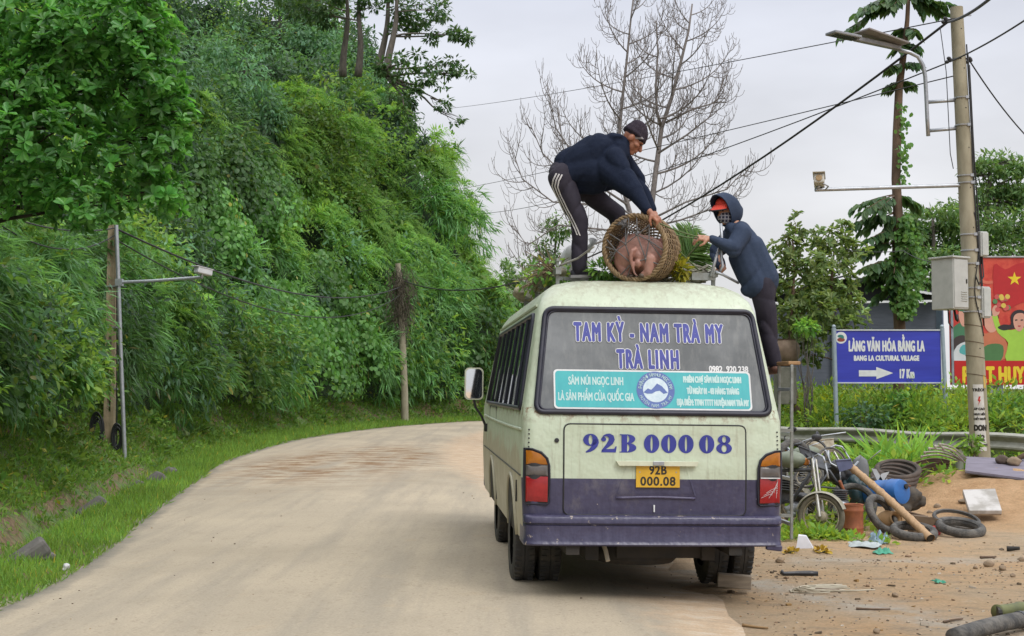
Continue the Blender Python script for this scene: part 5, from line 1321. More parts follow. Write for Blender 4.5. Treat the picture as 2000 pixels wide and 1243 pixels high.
# rope heap near the right rail
mb = MB(); rr = random.Random(12); c = rf(.42, 1.12, 2.545)
for k in range(9):
    r0 = rr.uniform(.07, .15); ph = rr.uniform(0, 6); el_ = rr.uniform(.3, .6)
    mb.tube([c + Vector((r0 * 1.6 * math.cos(a) + rr.uniform(-.004, .004), r0 * .8 * math.sin(a), .012 * k + .03 * math.sin(a * 2 + ph) + .02 * el_)) for a in np.linspace(0, 2 * math.pi, 26, endpoint=False)], .0095, 5, closed=True)
for k in range(5): mb.tube([c + Vector((-.12 - .03 * k, -.03 * k, .03)), c + Vector((-.22, -.02 * k, .05)), c + Vector((-.34 - .02 * k, .01 * k - .05, .0))], .009, 5)
tag(mb.build('rope_coil', mat('pale_rope', (.40, .39, .31), (.24, .23, .17), .85, scale=50), None, smooth=True), 'heap of pale coiled rope beside the right roof rail', 'rope')
# green cargo: leafy bits and palm fronds
LM_PALM = leaf_mat('palm_leaf', (.085, .20, .045), .45, .35, .3); LM_YEL = leaf_mat('yellow_green_leaf', (.22, .26, .04), .5, .35, .2)
def leafball(nm, c, r, k, Ls, mt, lab, cat, asp=.35, broad=True, parent_stem=True, tone=(.7, 1.3)):
    lv = Leaves(); d = rdir(k); P = np.array(c) + d * np.array(r) * rng.uniform(.3, 1, (k, 1)); L_ = rng.uniform(.7, 1.3, k) * Ls
    T = thing(nm, lab, cat, (c[0], c[1], c[2] - r[2])); off = np.array(T.location)
    lv.add(P - off, unit(d + rng.normal(size=(k, 3)) * .5), UPV + rng.normal(size=(k, 3)) * .5, L_, L_ * asp, tints(k, *tone, .4), .2, broad)
    lv.build('leaves', mt, T)
    mb = MB(); rr = random.Random(k)
    for q_ in range(9):
        e = Vector((rr.uniform(-1, 1) * r[0], rr.uniform(-1, 1) * r[1], rr.uniform(.4, 1.6) * r[2])); mb.tube([(0, 0, 0), e * .5 + Vector((0, 0, .02)), e], [.006, .004, .002], 4)
    mb.build('stems', mat('green_stem', (.10, .12, .04), None, .7), T); return T
leafball('leafy_branch', at(1178, 528, 11.0), (.13, .12, .09), 170, .07, LM_VINE, 'cut green leafy branch lying on the roof left of the basket', 'branch')
leafball('leafy_branch', at(1328, 528, 10.95), (.07, .08, .10), 130, .07, LM_YEL, 'yellow-green leafy sprig standing on the roof right of the basket', 'branch')
def frond(lv, mb, o, tip, L_, wd, droop, off, nb=34, tone=1.0):
    o = np.array(o); h = unit((np.array(tip) - o)[None])[0]; t = np.linspace(.04, 1, nb)[:, None]
    sp = o + h * L_ * t + np.array([0, 0, -1]) * droop * L_ * t ** 2.2
    tg = unit(np.gradient(sp, axis=0)); sd_ = unit(np.cross(tg, np.array([0, -1, .35])))
    wl = wd * np.sin(np.clip(t[:, 0] * .86 + .14, 0, 1) * math.pi) ** .6 + .04
    for sg in (-1, 1): lv.add(sp - off, unit(tg * .9 + sd_ * sg + rng.normal(size=(nb, 3)) * .07), np.array([0, -1, .5]) + rng.normal(size=(nb, 3)) * .15, wl, wl * .085 + .004, tints(nb, .75 * tone, 1.25 * tone, .35), .22)
    mb.tube([tuple(p - off) for p in sp[::3]], .007, 5)
lv = Leaves(); mb = MB(); c = at(1318, 532, 11.7); T = thing('palm_fronds', 'bundle of green palm fronds sticking up behind the wicker basket', 'palm fronds', tuple(c)); off = np.array(c)
for tp_, L_ in (((1352, 432), .52), ((1338, 436), .48), ((1372, 462), .42), ((1325, 455), .38), ((1388, 485), .40), ((1360, 450), .45)): frond(lv, mb, c, at(tp_[0], tp_[1], 11.7 + rng.uniform(-.1, .2)), L_, .17, .10, off)
lv.build('leaves', LM_PALM, T); mb.build('stalks', mat('green_stem', (.10, .12, .04), None, .7), T)

# dry brushwood and creeper tops stuffed under the left rail
for (y, lab) in ((1.25, 'dry brushwood bundle poking out at the rear of the left roof rail'), (2.45, 'dry brushwood bundle between the tarpaulins on the left roof rail')):
    c = rf(-.66, y, 2.60); T = thing('brushwood', lab, 'brushwood', tuple(c), 'brushwood on the roof'); mb = MB(); rr = random.Random(int(y * 10))
    for k in range(46):
        d = Vector((rr.uniform(-1.2, .5), rr.uniform(-1.3, 1.2), rr.uniform(-.5, .9))).normalized() * rr.uniform(.12, .30); mb.tube([(rr.uniform(-.05, .05), rr.uniform(-.12, .12), 0), d * .6 + Vector((0, 0, .02)), d], [.006, .005, .003], 4)
    mb.build('twigs', mat('dry_twig', (.25, .19, .11), (.15, .11, .065), .9, scale=20), T); lv = Leaves(); k = 90; d = rdir(k); lv.add(d * np.array([.16, .26, .09]) + np.array([-.04, 0, .02]), unit(d + rng.normal(size=(k, 3)) * .5), UPV + rng.normal(size=(k, 3)) * .5, rng.uniform(.04, .08, k), .03, tints(k, .7, 1.3, .6, .1), .2, True); lv.build('leaves', LM_VINE, T)
# ================================================================== roadside on the right
M_CONC = mat('pole_concrete', (.36, .33, .24), (.24, .215, .15), .9, scale=5, bmp=.35, stretch=(1, 1, .35))
M_BOXP = mat('grey_cabinet_paint', (.47, .48, .46), (.40, .41, .39), .45, scale=6)
M_CABLE = mat('black_cable', (.02, .02, .022), None, .6)
M_LAMPG = mat('lamp_grey', (.30, .31, .33), (.22, .23, .25), .45, metal=.3, scale=9)
YP = 21.0
pb, pt = at(1919, 962, YP), at(1868, 15, YP)
pb.z = -.02
POLE = thing('utility_pole', 'tall weathered concrete utility pole with notices, cables and clamps on the right', 'utility pole', tuple(pb))
H_ = pt - pb
def pr(t): return .158 + (.100 - .158) * t
def pc(t): return H_ * t
def tz(py): return (962 - py) / (962 - 15)
mb = MB(); mb.tube([pc(t) for t in np.linspace(0, 1, 24)], [pr(t) for t in np.linspace(0, 1, 24)], 24)
mb.build('shaft', M_CONC, POLE, smooth=True, angle=40)
def pole_pt(py, ang, off=.0):
    """point on the shaft; ang 0 faces the camera, positive to the right"""
    t = tz(py); r = pr(t) + off; return pc(t) + Vector((r * math.sin(ang), -r * math.cos(ang), 0))
for py in (195, 249, 348, 362, 463, 494, 520, 567, 585, 613):
    mb = MB(); t = tz(py); mb.tube([pole_pt(py, a, .004) for a in np.linspace(0, 2 * math.pi, 24, endpoint=False)], .013, 5, closed=True); mb.box(pole_pt(py, .5, .012), (.05, .03, .045)); mb.build('steel_clamp', M_GALV, POLE)
for py in (640, 672, 700, 735):
    mb = MB(); mb.tube([pole_pt(py + 3 * math.sin(a), a, .002) for a in np.linspace(0, 2 * math.pi, 20, endpoint=False)], .006, 4, closed=True); mb.build('wire_tie', mat('rusty_wire', (.14, .10, .06), None, .8), POLE)
# form-work holes
mb = MB()
for k in range(11):
    mb.lathe([(.012, -.004), (.010, .003)], 8, Matrix.Translation(pole_pt(60 + 78 * k, .25 + .1 * (k % 2), .001)) @ Matrix.Rotation(math.pi / 2, 4, 'X'))
mb.build('bolt_holes', M_BLK, POLE)['kind'] = 'stuff'
for q, (a0, wob) in enumerate(((.9, .2), (1.15, .35), (1.5, .15))):
    mb = MB(); mb.tube([pole_pt(py, a0 + wob * math.sin(py * .012 + q * 2), .02 + .012 * q) for py in np.linspace(90 + 20 * q, 640 - 60 * q, 30)], .012, 6); mb.build('down_cable', M_CABLE, POLE, smooth=True)
mb = MB(); mb.tube([pole_pt(py, .5 + .5 * math.sin(py * .03), .012) for py in np.linspace(420, 660, 40)], .008, 5); mb.build('down_cable', M_CABLE, POLE, smooth=True)
# notices wrapped on the shaft
def wrap(name, outline, m, lift, parent=POLE):
    mb = MB(); (x0, y0, x1, y1) = outline; n_ = 8
    vs = [pole_pt(y, x0 + (x1 - x0) * k / n_, lift) for y in (y0, y1) for k in range(n_ + 1)]
    mb.add(vs, [(k, k + 1, n_ + 2 + k, n_ + 1 + k) for k in range(n_)]); return mb.build(name, m, parent, fix=False)
M_PAPER = mat('notice_paper', (.62, .61, .58), (.5, .49, .46), .7, scale=9)
nt_ = wrap('notice', (-.75, 753, .35, 880), M_PAPER, .003)
def wrap_text(body, py, ang, size, m, bold, fit, parent=nt_):
    o = text_mesh('notice_lettering', body, m, parent, Matrix(), size, 1, bold, fit=fit)
    t = tz(py); c = pc(t); r = pr(t)
    for v in o.data.vertices: 
        a = ang + v.co.x / r; rr_ = r + .004 + v.co.z * 2; v.co = c + Vector((rr_ * math.sin(a), -rr_ * math.cos(a), v.co.y))
    return o
M_SRED = mat('sign_red', (.55, .03, .025), None, .5)
for body, py, size, bold, fit in (('TRÈO!', 766, .06, .004, .19), ('ÁP CAO', 802, .05, .004, .17), ('NGUY HIỂM', 812, .045, .003, .18), ('CHẾT NGƯỜI', 821, .045, .003, .19), ('DON', 841, .12, .009, .20), ('32', 860, .12, .006, .12), ('0909 1909', 871, .05, .003, .2)):
    wrap_text(body, py, -.2, size, M_BLK, bold, fit)
mb = MB(); bz = [(.0, .05), (.03, .05), (.01, .012), (.03, .012), (-.015, -.06), (.0, -.005), (-.02, -.005)]
mb.add([pole_pt(784 - y * 160, -.2 + x / .15, .0055) for x, y in bz], [tuple(range(7))]); mb.build('warning_bolt', M_SRED, nt_, fix=False)
wrap('notice', (.45, 735, .8, 760), mat('yellow_notice', (.6, .42, .1), None, .7), .003)
# insulators at the top
for (px, py) in ((1846, 40), (1853, 118), (1893, 118)):
    o_ = rel(POLE, at(px, py, YP - .05)); mb = MB()
    for k in range(5): mb.ell(o_ + Vector((.03 * math.sin(k * 2.3), 0, .03 * math.cos(k * 1.7))), (.035, .035, .03), None, 8, 6)
    e = pole_pt(py, 0 if px < 1880 else .8); mb.tube([o_, e], .015, 5); mb.build('wire_clamp', M_CABLE, POLE)
mb = MB(); mb.bar(pole_pt(32, 1.2), pole_pt(32, 1.4, .12), .02, .02); mb.build('bolt', M_GALV, POLE)

# ---- solar street lamp on its bracket
def rp_(root, px, py, dy=0.0): return rel(root, at(px, py, YP + dy))
SL = thing('street_lamp', 'grey solar street lamp on a bent tube bracket high on the concrete pole', 'street lamp', tuple(at(1813, 265, YP)))
mb = MB(); cv = [(1813, 266), (1811, 230), (1809, 185), (1807, 150), (1803, 128), (1793, 111), (1777, 103), (1755, 98)]
mb.tube([rp_(SL, x, y, -.05 * i / 8) for i, (x, y) in enumerate(cv)], .033, 10); mb.build('tube', M_GALV, SL, smooth=True)
for y0, y1 in ((199, 194), (255, 249)):
    mb = MB(); mb.tube([rp_(SL, 1811, y0 + 1), rp_(SL, 1876 + (y0 - 199) * .05, y1 + 1)], .030, 8); mb.build('bracket_arm', M_GALV, SL, smooth=True)
d1 = (rp_(SL, 1650, 74, -.6) - rp_(SL, 1757, 97, -.05)).normalized(); sd_ = d1.cross(Vector((0, 0, 1))).normalized(); up_ = sd_.cross(d1).normalized()
o_ = rp_(SL, 1757, 97, -.05); Ms = Matrix((d1, sd_, up_)).transposed()
Ln = 0.95
mb = MB(); mb.box(o_ + d1 * (Ln / 2) + up_ * .02, (Ln, .10, .075), Ms, .015); arm_ = mb.build('lamp_arm', M_LAMPG, SL)
mb = MB(); tl = Matrix((( d1 * .995 + up_ * .10).normalized(), sd_, (up_ * .995 - d1 * .10).normalized())).transposed()
mb.box(o_ + d1 * .42 + up_ * .11, (.86, .42, .03), tl, .006); sp2 = mb.build('solar_panel', mat('panel_back', (.24, .22, .21), (.18, .16, .155), .5, scale=7), SL)
mb = MB(); mb.box(o_ + d1 * .42 + up_ * .128, (.80, .38, .006), tl); mb.build('solar_cells', mat('solar_cells', (.02, .025, .05), None, .2), sp2)
mb = MB(); mb.box(o_ + d1 * 1.18 + up_ * .03, (.55, .24, .045), Ms, .012); ld = mb.build('led_head', M_LAMPG, SL)
for k in range(7):
    mb = MB(); mb.box(o_ + d1 * (.98 + .065 * k) + up_ * .003, (.04, .16, .008), Ms); mb.build('led_window', mat('led_lens', (.03, .03, .035), None, .3), ld)
# ---- camera on a horizontal arm
CA = thing('surveillance_camera', 'white surveillance camera on a long horizontal steel arm from the concrete pole', 'camera', tuple(at(1890, 366, YP)))
mb = MB(); mb.tube([rp_(CA, 1888, 362), rp_(CA, 1592, 371, -.35)], .032, 10); mb.build('arm', M_GALV, CA, smooth=True, angle=40)
mb = MB(); mb.box(rp_(CA, 1878, 361), (.06, .12, .2), None, .006); mb.box(rp_(CA, 1886, 346), (.16, .06, .05)); mb.box(rp_(CA, 1886, 374), (.16, .06, .05)); mb.build('mount_plate', M_GALV, CA)
cd_ = Vector((.16, .62, -.10)).normalized(); cs = cd_.cross(Vector((0, 0, 1))).normalized(); cu_ = cs.cross(cd_); Mc = Matrix((cs, cd_, cu_)).transposed()
co_ = rp_(CA, 1600, 354, -.4)
M_CAMW = mat('camera_white', (.52, .50, .45), (.42, .40, .35), .5, scale=15)
mb = MB(); mb.box(co_, (.16, .34, .15), Mc, .02); mb.box(co_ + cu_ * .085 + cd_ * -.02, (.19, .40, .014), Mc, .004); hs = mb.build('housing', M_CAMW, CA)
mb = MB(); mb.lathe([(.045, 0), (.05, .01), (.035, .014), (.0, .015)], 14, Matrix.Translation(co_ - cd_ * .172) @ Mc.to_4x4() @ Matrix.Rotation(math.pi / 2, 4, 'X'), cap=False); mb.build('rear_cap', mat('tan_cap', (.45, .30, .15), None, .6), hs)
mb = MB(); mb.tube([co_ - cu_ * .07, rp_(CA, 1596, 370, -.35)], .025, 8); mb.tube([co_ - cd_ * .15 - cu_ * .05, co_ + Vector((.12, -.1, -.1)), rp_(CA, 1612, 371, -.33)], .012, 6); mb.build('bracket', M_GALV, hs, smooth=True)
# ---- cabinet and meter boxes
fa = R(33)
CB = thing('electric_cabinet', 'large grey electric cabinet with louvres strapped to the concrete pole', 'cabinet', tuple(at(1866, 606, YP - .30)), rot=(0, 0, fa))
mb = MB(); mb.box((0, .10, .41), (.36, .42, .80), None, .012); box_ = mb.build('housing', M_BOXP, CB)
mb = MB(); mb.box((0, .10, .825), (.42, .48, .03), None, .008); mb.build('rain_hood', M_BOXP, box_)
mb = MB(); mb.box((0, -.116, .41), (.33, .014, .75), None, .006); dr = mb.build('door', M_BOXP, box_)
for k in range(5):
    mb = MB(); mb.box((.06, -.126, .14 + .035 * k), (.13, .012, .014), (R(25), 0, 0)); mb.build('louvre', M_BOXP, dr)
mb = MB(); mb.box((.12, -.128, .45), (.02, .02, .07), None, .005); mb.build('handle', M_BLK, dr)
mb = MB(); mb.tube([(0.1, .1, .01), (.14, .1, -.14), (.2, .12, -.16), (.3, .2, -.06)], .018, 6); mb.tube([(-.05, .1, .01), (-.04, .1, -.2), (.05, .1, -.28)], .010, 6); mb.build('conduit', M_CABLE, box_, smooth=True)
def meter(px, py, w_, h, d, lab, ang):
    T = thing('meter_box', lab, 'meter box', tuple(at(px, py, YP - .02)), rot=(0, 0, ang))
    mb = MB(); mb.box((0, 0, h / 2), (w_, d, h), None, .012); b_ = mb.build('housing', M_BOXP, T)
    mb = MB(); mb.box((w_ * .05, -d / 2 - .008, h * .5), (w_ * .85, .02, h * .9), None, .006); mb.build('lid', mat('meter_lid', (.50, .52, .5), (.42, .44, .42), .4), b_)
    mb = MB(); mb.box((-w_ * .6, 0, h * .75), (.14, .04, .035)); mb.build('strap', M_GALV, b_)
meter(1917, 502, .15, .40, .14, 'small pale meter box high on the right side of the concrete pole', R(25))
meter(1920, 622, .17, .50, .16, 'pale meter box lower on the pole, level with the grey cabinet', R(25))
mb = MB(); mb.tube([rel(POLE, at(1918, 500, YP - .02)), rel(POLE, at(1921, 540, YP - .1)), rel(POLE, at(1912, 556, YP - .15)), rel(POLE, at(1906, 540, YP - .17))], .012, 6); mb.build('loop_cable', M_CABLE, POLE, smooth=True)

# ---- overhead wires
wire('overhead_wire', [at(1846, 40, YP), at(870, 213, 78)], .010, M_CABLE, 'topmost thin wire crossing the sky from the pole top', 'wire', 'overhead wires', .15, 5, 24)
wire('overhead_wire', [at(1850, 44, YP), at(786, 548, 60)], .023, M_CABLE, 'thick sagging cable from the pole top towards the far left pole', 'wire', 'overhead wires', 1.9, 6, 40)
wire('overhead_wire', [at(1862, 149, YP), at(880, 373, 64), at(560, 440, 62)], .010, M_CABLE, 'straight thin wire passing behind the bending man towards the hillside', 'wire', 'overhead wires', .1, 5, 24)
wire('overhead_wire', [at(1853, 122, YP), at(880, 418, 80)], .012, M_CABLE, 'wire from the second clamp running down past the bare tree', 'wire', 'overhead wires', .75, 5, 30)
wire('overhead_wire', [at(1850, 44, YP), at(1940, -8, 15)], .022, M_CABLE, 'thick cable running from the pole top out over the road', 'wire', 'overhead wires', .05, 5, 12)
wire('overhead_wire', [at(1855, 121, YP), at(2060, 0, 15)], .013, M_CABLE, 'wire from the second clamp to the upper right corner', 'wire', 'overhead wires', .05, 5, 12)
wire('overhead_wire', [at(1893, 118, YP), at(2040, 300, 24)], .012, M_CABLE, 'service wire dropping right behind the red billboard', 'wire', 'overhead wires', .12, 5, 12)
wire('overhead_wire', [at(1836, 52, YP), at(1848, 140, YP - .1), at(1856, 300, YP - .1), at(1862, 330, YP)], .007, M_CABLE, 'thin slack wire hanging down left of the pole shaft', 'wire', 'overhead wires', .0, 4, 6)
wire('overhead_wire', [at(1838, 513, YP - .3), at(1765, 490, 26), at(1640, 485, 33)], .008, M_CABLE, 'thin wire leading left from the grey cabinet to the vine tree', 'wire', 'overhead wires', .06, 4, 10)

# ---- guardrail
M_RAILG = mat('weathered_guardrail', (.40, .40, .35), (.28, .28, .22), .55, metal=.35, scale=5, bmp=.15, stretch=(1, 1, 2))
g0, g1 = Vector((4.6, 29.4, 0)), Vector((11.8, 17.35, 0)); gd = (g1 - g0).normalized(); gn = Vector((gd.y, -gd.x, 0)); gn = gn if gn.x < 0 else -gn
GRt = thing('guardrail', 'weathered steel W-beam guardrail along the right edge of the lay-by', 'guardrail', tuple(g0))
gl = (g1 - g0).length; mb = MB(); pf = [(.0, .155), (.02, .15), (.07, .115), (.07, .085), (.015, .03), (.0, .0), (.015, -.03), (.07, -.085), (.07, -.115), (.02, -.15), (.0, -.155)]
nseg = 30; vs = []
for i in range(nseg + 1):
    p = gd * (gl * i / nseg); zb = .70 + .02 * math.sin(i * .9)
    vs += [p + gn * a + Vector((0, 0, zb + h)) for a, h in pf]
mb.add(vs, [(i * 11 + k, i * 11 + k + 1, (i + 1) * 11 + k + 1, (i + 1) * 11 + k) for i in range(nseg) for k in range(10)]); mb.build('beam', M_RAILG, GRt, smooth=True, angle=25)
for i in range(8):
    mb = MB(); p = gd * (1.0 + 1.85 * i) - gn * .09; mb.tube([p + Vector((0, 0, -.1)), p + Vector((0, 0, .8))], .07, 10); mb.build('post', M_RAILG, GRt, smooth=True, angle=40)

# ---- blue direction sign
YS = 29.0
sc_ = YS / FPX
def board(root, cx, cy, Y):
    o = at(cx, cy, Y); return Matrix.Translation(rel(root, o)) @ Matrix.Rotation(math.pi / 2, 4, 'X')
sb = at(1737, 900, YS); sb.z = .75
SG = thing('direction_sign', 'blue direction sign on two grey posts pointing right to the cultural village', 'sign', tuple(sb))
M_SBLUE = mat('sign_blue', (.025, .035, .36), (.035, .05, .46), .35, scale=2.2, stretch=(.3, .3, 3))
BDM = board(SG, 1735.5, 696.5, YS); W2, H2 = 103 * sc_, 51.5 * sc_
mb = MB(); mb.T = BDM; mb.box((0, 0, -.012), (2 * W2, 2 * H2, .022)); bd = mb.build('panel', M_SBLUE, SG)
mb = MB(); mb.T = BDM
for a, c in (((-W2, -H2), (W2, -H2)), ((W2, -H2), (W2, H2)), ((W2, H2), (-W2, H2)), ((-W2, H2), (-W2, -H2))): mb.bar((*a, .002), (*c, .002), .026, .034, (0, 0, 1))
mb.build('frame', mat('sign_frame', (.62, .64, .66), (.5, .52, .55), .5), SG)
px2 = lambda x, y: ((x - 1735.5) * sc_, (696.5 - y) * sc_)
for body, xc, yb, capp, fit in (('LÀNG VĂN HÓA BẰNG LA', 1732, 686, 20, 149), ('BANG LA CULTURAL VILLAGE', 1731.5, 704.5, 9.5, 128), ('17 Km', 1771, 738.5, 17, 29)):
    x_, y_ = px2(xc, yb); text_mesh('lettering', body, M_WHITE, bd, BDM @ Matrix.Translation((x_, y_, .002)), capp * sc_ / .70, 1, .012 if capp > 12 else .009, spacing=1.12, fit=fit * sc_)
ar = [(1677, 723.5), (1711, 723.5), (1711, 717), (1744, 729), (1711, 741), (1711, 735.5), (1677, 735.5)]
flat_mesh('arrow', [[px2(*p) for p in ar]], M_WHITE, bd, BDM, .003)
ex, ey = px2(1643, 660); flat_mesh('emblem_disc', [circ(ex, ey, 11.5 * sc_)], M_WHITE, bd, BDM, .003); flat_mesh('emblem_ground', [circ(ex, ey - 4 * sc_, 7.5 * sc_, 20, 4 * sc_)], mat('emblem_red', (.3, .06, .04), None, .6), bd, BDM, .0045)
flat_mesh('emblem_leaf', [circ(ex - 1 * sc_, ey + 3 * sc_, 6 * sc_, 12, 3 * sc_), circ(ex + 3 * sc_, ey + 1 * sc_, 3 * sc_, 10)], mat('emblem_teal', (.04, .22, .2), None, .6), bd, BDM, .0055, .0006)
M_POSTB = mat('blue_grey_post', (.34, .41, .46), (.28, .34, .39), .5, metal=.2, scale=8)
for x0, x1 in ((1628.5, 1633), (1840, 1849)):
    mb = MB(); a = rel(SG, at(x0, 641, YS)); c = rel(SG, at(x1 + 2, 880, YS)); c.z = -.3; mb.tube([a, c], .05, 10); mb.ell(a + Vector((0, 0, .03)), (.045, .045, .045), None, 10, 8); mb.build('post', M_POSTB, SG, smooth=True, angle=50)

# ---- red billboard
YB = 30.5; sb_ = YB / FPX
bb = at(1990, 900, YB); bb.z = .8
BB = thing('billboard', 'big red billboard with a flag, painted figures and yellow lettering behind the pole', 'billboard', tuple(bb))
BM_ = board(BB, 1950, 628, YB); qx = lambda x, y: ((x - 1950) * sb_, (628 - y) * sb_)
def bmat(nm, c): return mat('print_' + nm, c, tuple(v * .86 for v in c), .45, scale=3)
pn = MB(); pn.T = BM_
x0, y0 = qx(1855, 752); x1, y1 = qx(2140, 503); pn.box(((x0 + x1) / 2, (y0 + y1) / 2, -.03), (x1 - x0, y1 - y0, .05))
M_BRED = mat('print_red', (.52, .035, .025), (.62, .075, .045), .45, scale=2.6, lo=.45, hi=.56)
pan = pn.build('panel', M_BRED, BB)
mb = MB(); mb.T = BM_; xa, ya = qx(1842, 752); mb.box((xa + .02, (y0 + y1) / 2 - .3, -.30), (.03, (y1 - y0) * .55, .45)); mb.build('side_board', mat('blue_grey_sheet', (.13, .16, .24), (.10, .12, .19), .5), BB)
def fig(nm, polys, c, lift):
    """smooth closed outlines on the printed face"""
    out_ = []
    for P in polys:
        n_ = len(P); Q = []
        for i in range(n_):
            p0, p1, p2, p3 = [np.array(P[(i + j) % n_], float) for j in (-1, 0, 1, 2)]
            for t in (0, .33, .66): Q.append(.5 * (2 * p1 + (p2 - p0) * t + (2 * p0 - 5 * p1 + 4 * p2 - p3) * t * t + (3 * p1 - p0 - 3 * p2 + p3) * t ** 3))
        out_.append([qx(*p) for p in Q])
    return flat_mesh(nm, out_, bmat(nm, c), pan, BM_, lift, .0005)
fig('pale_swirl', [[(1905, 530), (1925, 548), (1950, 545), (1975, 528), (2000, 515), (2060, 520), (2060, 526), (2000, 521), (1975, 534), (1950, 551), (1923, 554), (1904, 536)]], (.68, .16, .10), .002)
fig('flag', [[(1943, 517), (1965, 526), (1990, 515), (2030, 510), (2070, 518), (2068, 590), (2030, 584), (1995, 592), (1970, 602), (1944, 590)]], (.50, .015, .02), .004)
st5 = [(1983 + (14 if k % 2 == 0 else 5.4) * math.sin(k * math.pi / 5), 545 - (14 if k % 2 == 0 else 5.4) * math.cos(k * math.pi / 5)) for k in range(10)]
flat_mesh('star', [[qx(*p) for p in st5]], bmat('yellow', (.85, .62, .02)), pan, BM_, .007)
SKP = (.72, .36, .27)
fig('green_uniform', [[(1857, 650), (1872, 632), (1890, 628), (1896, 660), (1890, 705), (1860, 705)]], (.06, .20, .10), .004)
fig('dark_uniform', [[(1861, 664), (1880, 655), (1896, 668), (1896, 690), (1866, 690)]], (.05, .035, .035), .005)
fig('worker_face', [[(1874, 605), (1888, 600), (1896, 612), (1894, 632), (1880, 638), (1873, 622)]], SKP, .006)
fig('cap', [[(1870, 606), (1880, 594), (1898, 598), (1897, 610), (1882, 609)]], (.05, .16, .08), .007)
fig('white_coat', [[(1858, 700), (1868, 676), (1892, 668), (1905, 690), (1905, 704), (1862, 705)]], (.66, .68, .70), .0075)
fig('teal_book', [[(1873, 690), (1879, 674), (1900, 678), (1898, 694)]], (.10, .42, .42), .009)
fig('orange_tunic', [[(1900, 662), (1912, 648), (1926, 652), (1945, 642), (1962, 662), (1968, 690), (1955, 704), (1918, 706), (1906, 690)]], (.60, .18, .09), .004)
fig('green_tunic', [[(1918, 682), (1935, 672), (1958, 676), (1953, 705), (1922, 706)]], (.08, .20, .07), .006)
fig('soldier_face', [[(1922, 622), (1938, 614), (1949, 624), (1946, 644), (1934, 650), (1924, 640)]], SKP, .0065)
fig('soldier_hair', [[(1920, 624), (1926, 610), (1944, 608), (1951, 622), (1940, 617), (1927, 620)]], (.03, .025, .025), .008)
fig('green_dress', [[(1938, 618), (1946, 610), (1955, 640), (1975, 645), (1998, 640), (2020, 648), (2030, 680), (2024, 706), (1964, 706), (1968, 670), (1948, 650)]], (.38, .62, .07), .0095)
fig('forearm', [[(1940, 618), (1938, 604), (1945, 596), (1952, 602), (1951, 614)]], SKP, .0105)
fig('hair', [[(1974, 634), (1974, 617), (1983, 607), (1997, 606), (2007, 616), (2008, 636), (2001, 640), (1978, 642), (1960, 646), (1948, 640), (1960, 634)]], (.03, .02, .025), .0105)
fig('face', [[(1979, 622), (1986, 613), (1999, 613), (2003, 626), (1998, 641), (1990, 648), (1981, 640)]], SKP, .012)
fig('eyes', [[(1982, 625), (1986, 624), (1987, 626), (1983, 627)], [(1993, 625), (1997, 624), (1998, 626), (1994, 627)]], (.03, .02, .02), .0135)
fig('lips', [[(1987, 637), (1990, 636), (1994, 637), (1990, 639)]], (.5, .05, .06), .0135)
rr = random.Random(4); fl = []
for k in range(16): fl.append((1957 + rr.uniform(-15, 15), 592 + rr.uniform(-15, 15)))
for nm, c, sel, lf in (('bouquet_leaf', (.10, .25, .10), fl[:6], .011), ('bouquet_flower', (.62, .10, .10), fl[5:12], .0125), ('bouquet_bloom', (.75, .55, .10), fl[12:], .015)):
    flat_mesh(nm, [[qx(x + 5 * math.cos(a), y + 5 * math.sin(a)) for a in np.linspace(0, 2 * math.pi, 9)[:-1]] for x, y in sel], bmat(nm, c), pan, BM_, lf, .0002)
bx0, by0 = qx(1862, 752); bx1, by1 = qx(2139, 705); flat_mesh('slogan_band', [[(bx0, by0), (bx1, by0), (bx1, by1), (bx0, by1)]], bmat('band', (.55, .012, .012)), pan, BM_, .016)
x_, y_ = qx(1938, 747); text_mesh('slogan', 'PHÁT HUY', bmat('slogan', (.85, .62, .03)), pan, BM_ @ Matrix.Translation((x_, y_, .018)), 30 * sb_ / .70, 1, .022, spacing=1.1, fit=122 * sb_)
xw, yw = qx(1862, 752); mb = MB(); mb.T = BM_; mb.box((xw - .04, (y0 + y1) / 2, .0), (.05, y1 - y0, .07)); mb.build('edge_trim', mat('blue_trim', (.30, .33, .38), None, .5), BB)
mb = MB(); mb.T = BM_; mb.box(((x0 + x1) / 2, y1 + .02, -.02), (x1 - x0, .03, .10)); mb.build('edge_trim', mat('pale_trim', (.5, .5, .52), None, .5), BB)
for k, px in enumerate((1942, 2110)):
    def q_(x, y, dy=0): v = rel(BB, at(x, y, YB + dy)); return v
    for nm, pts in (('leg', ((px + 13, 752), (px + 22, 860))), ('leg', ((px - 6, 752), (px - 12, 860)))):
        mb = MB(); mb.bar(q_(*pts[0], .1), q_(*pts[1], .1), .07, .07); mb.build(nm, M_GALV, BB)
    for a, c in (((px - 9, 785), (px + 15, 785)), ((px + 17, 795), (px - 12, 850)), ((px + 12, 756), (px - 7, 783))):
        mb = MB(); mb.bar(q_(*a, .1), q_(*c, .1), .045, .045); mb.build('brace', M_GALV, BB)

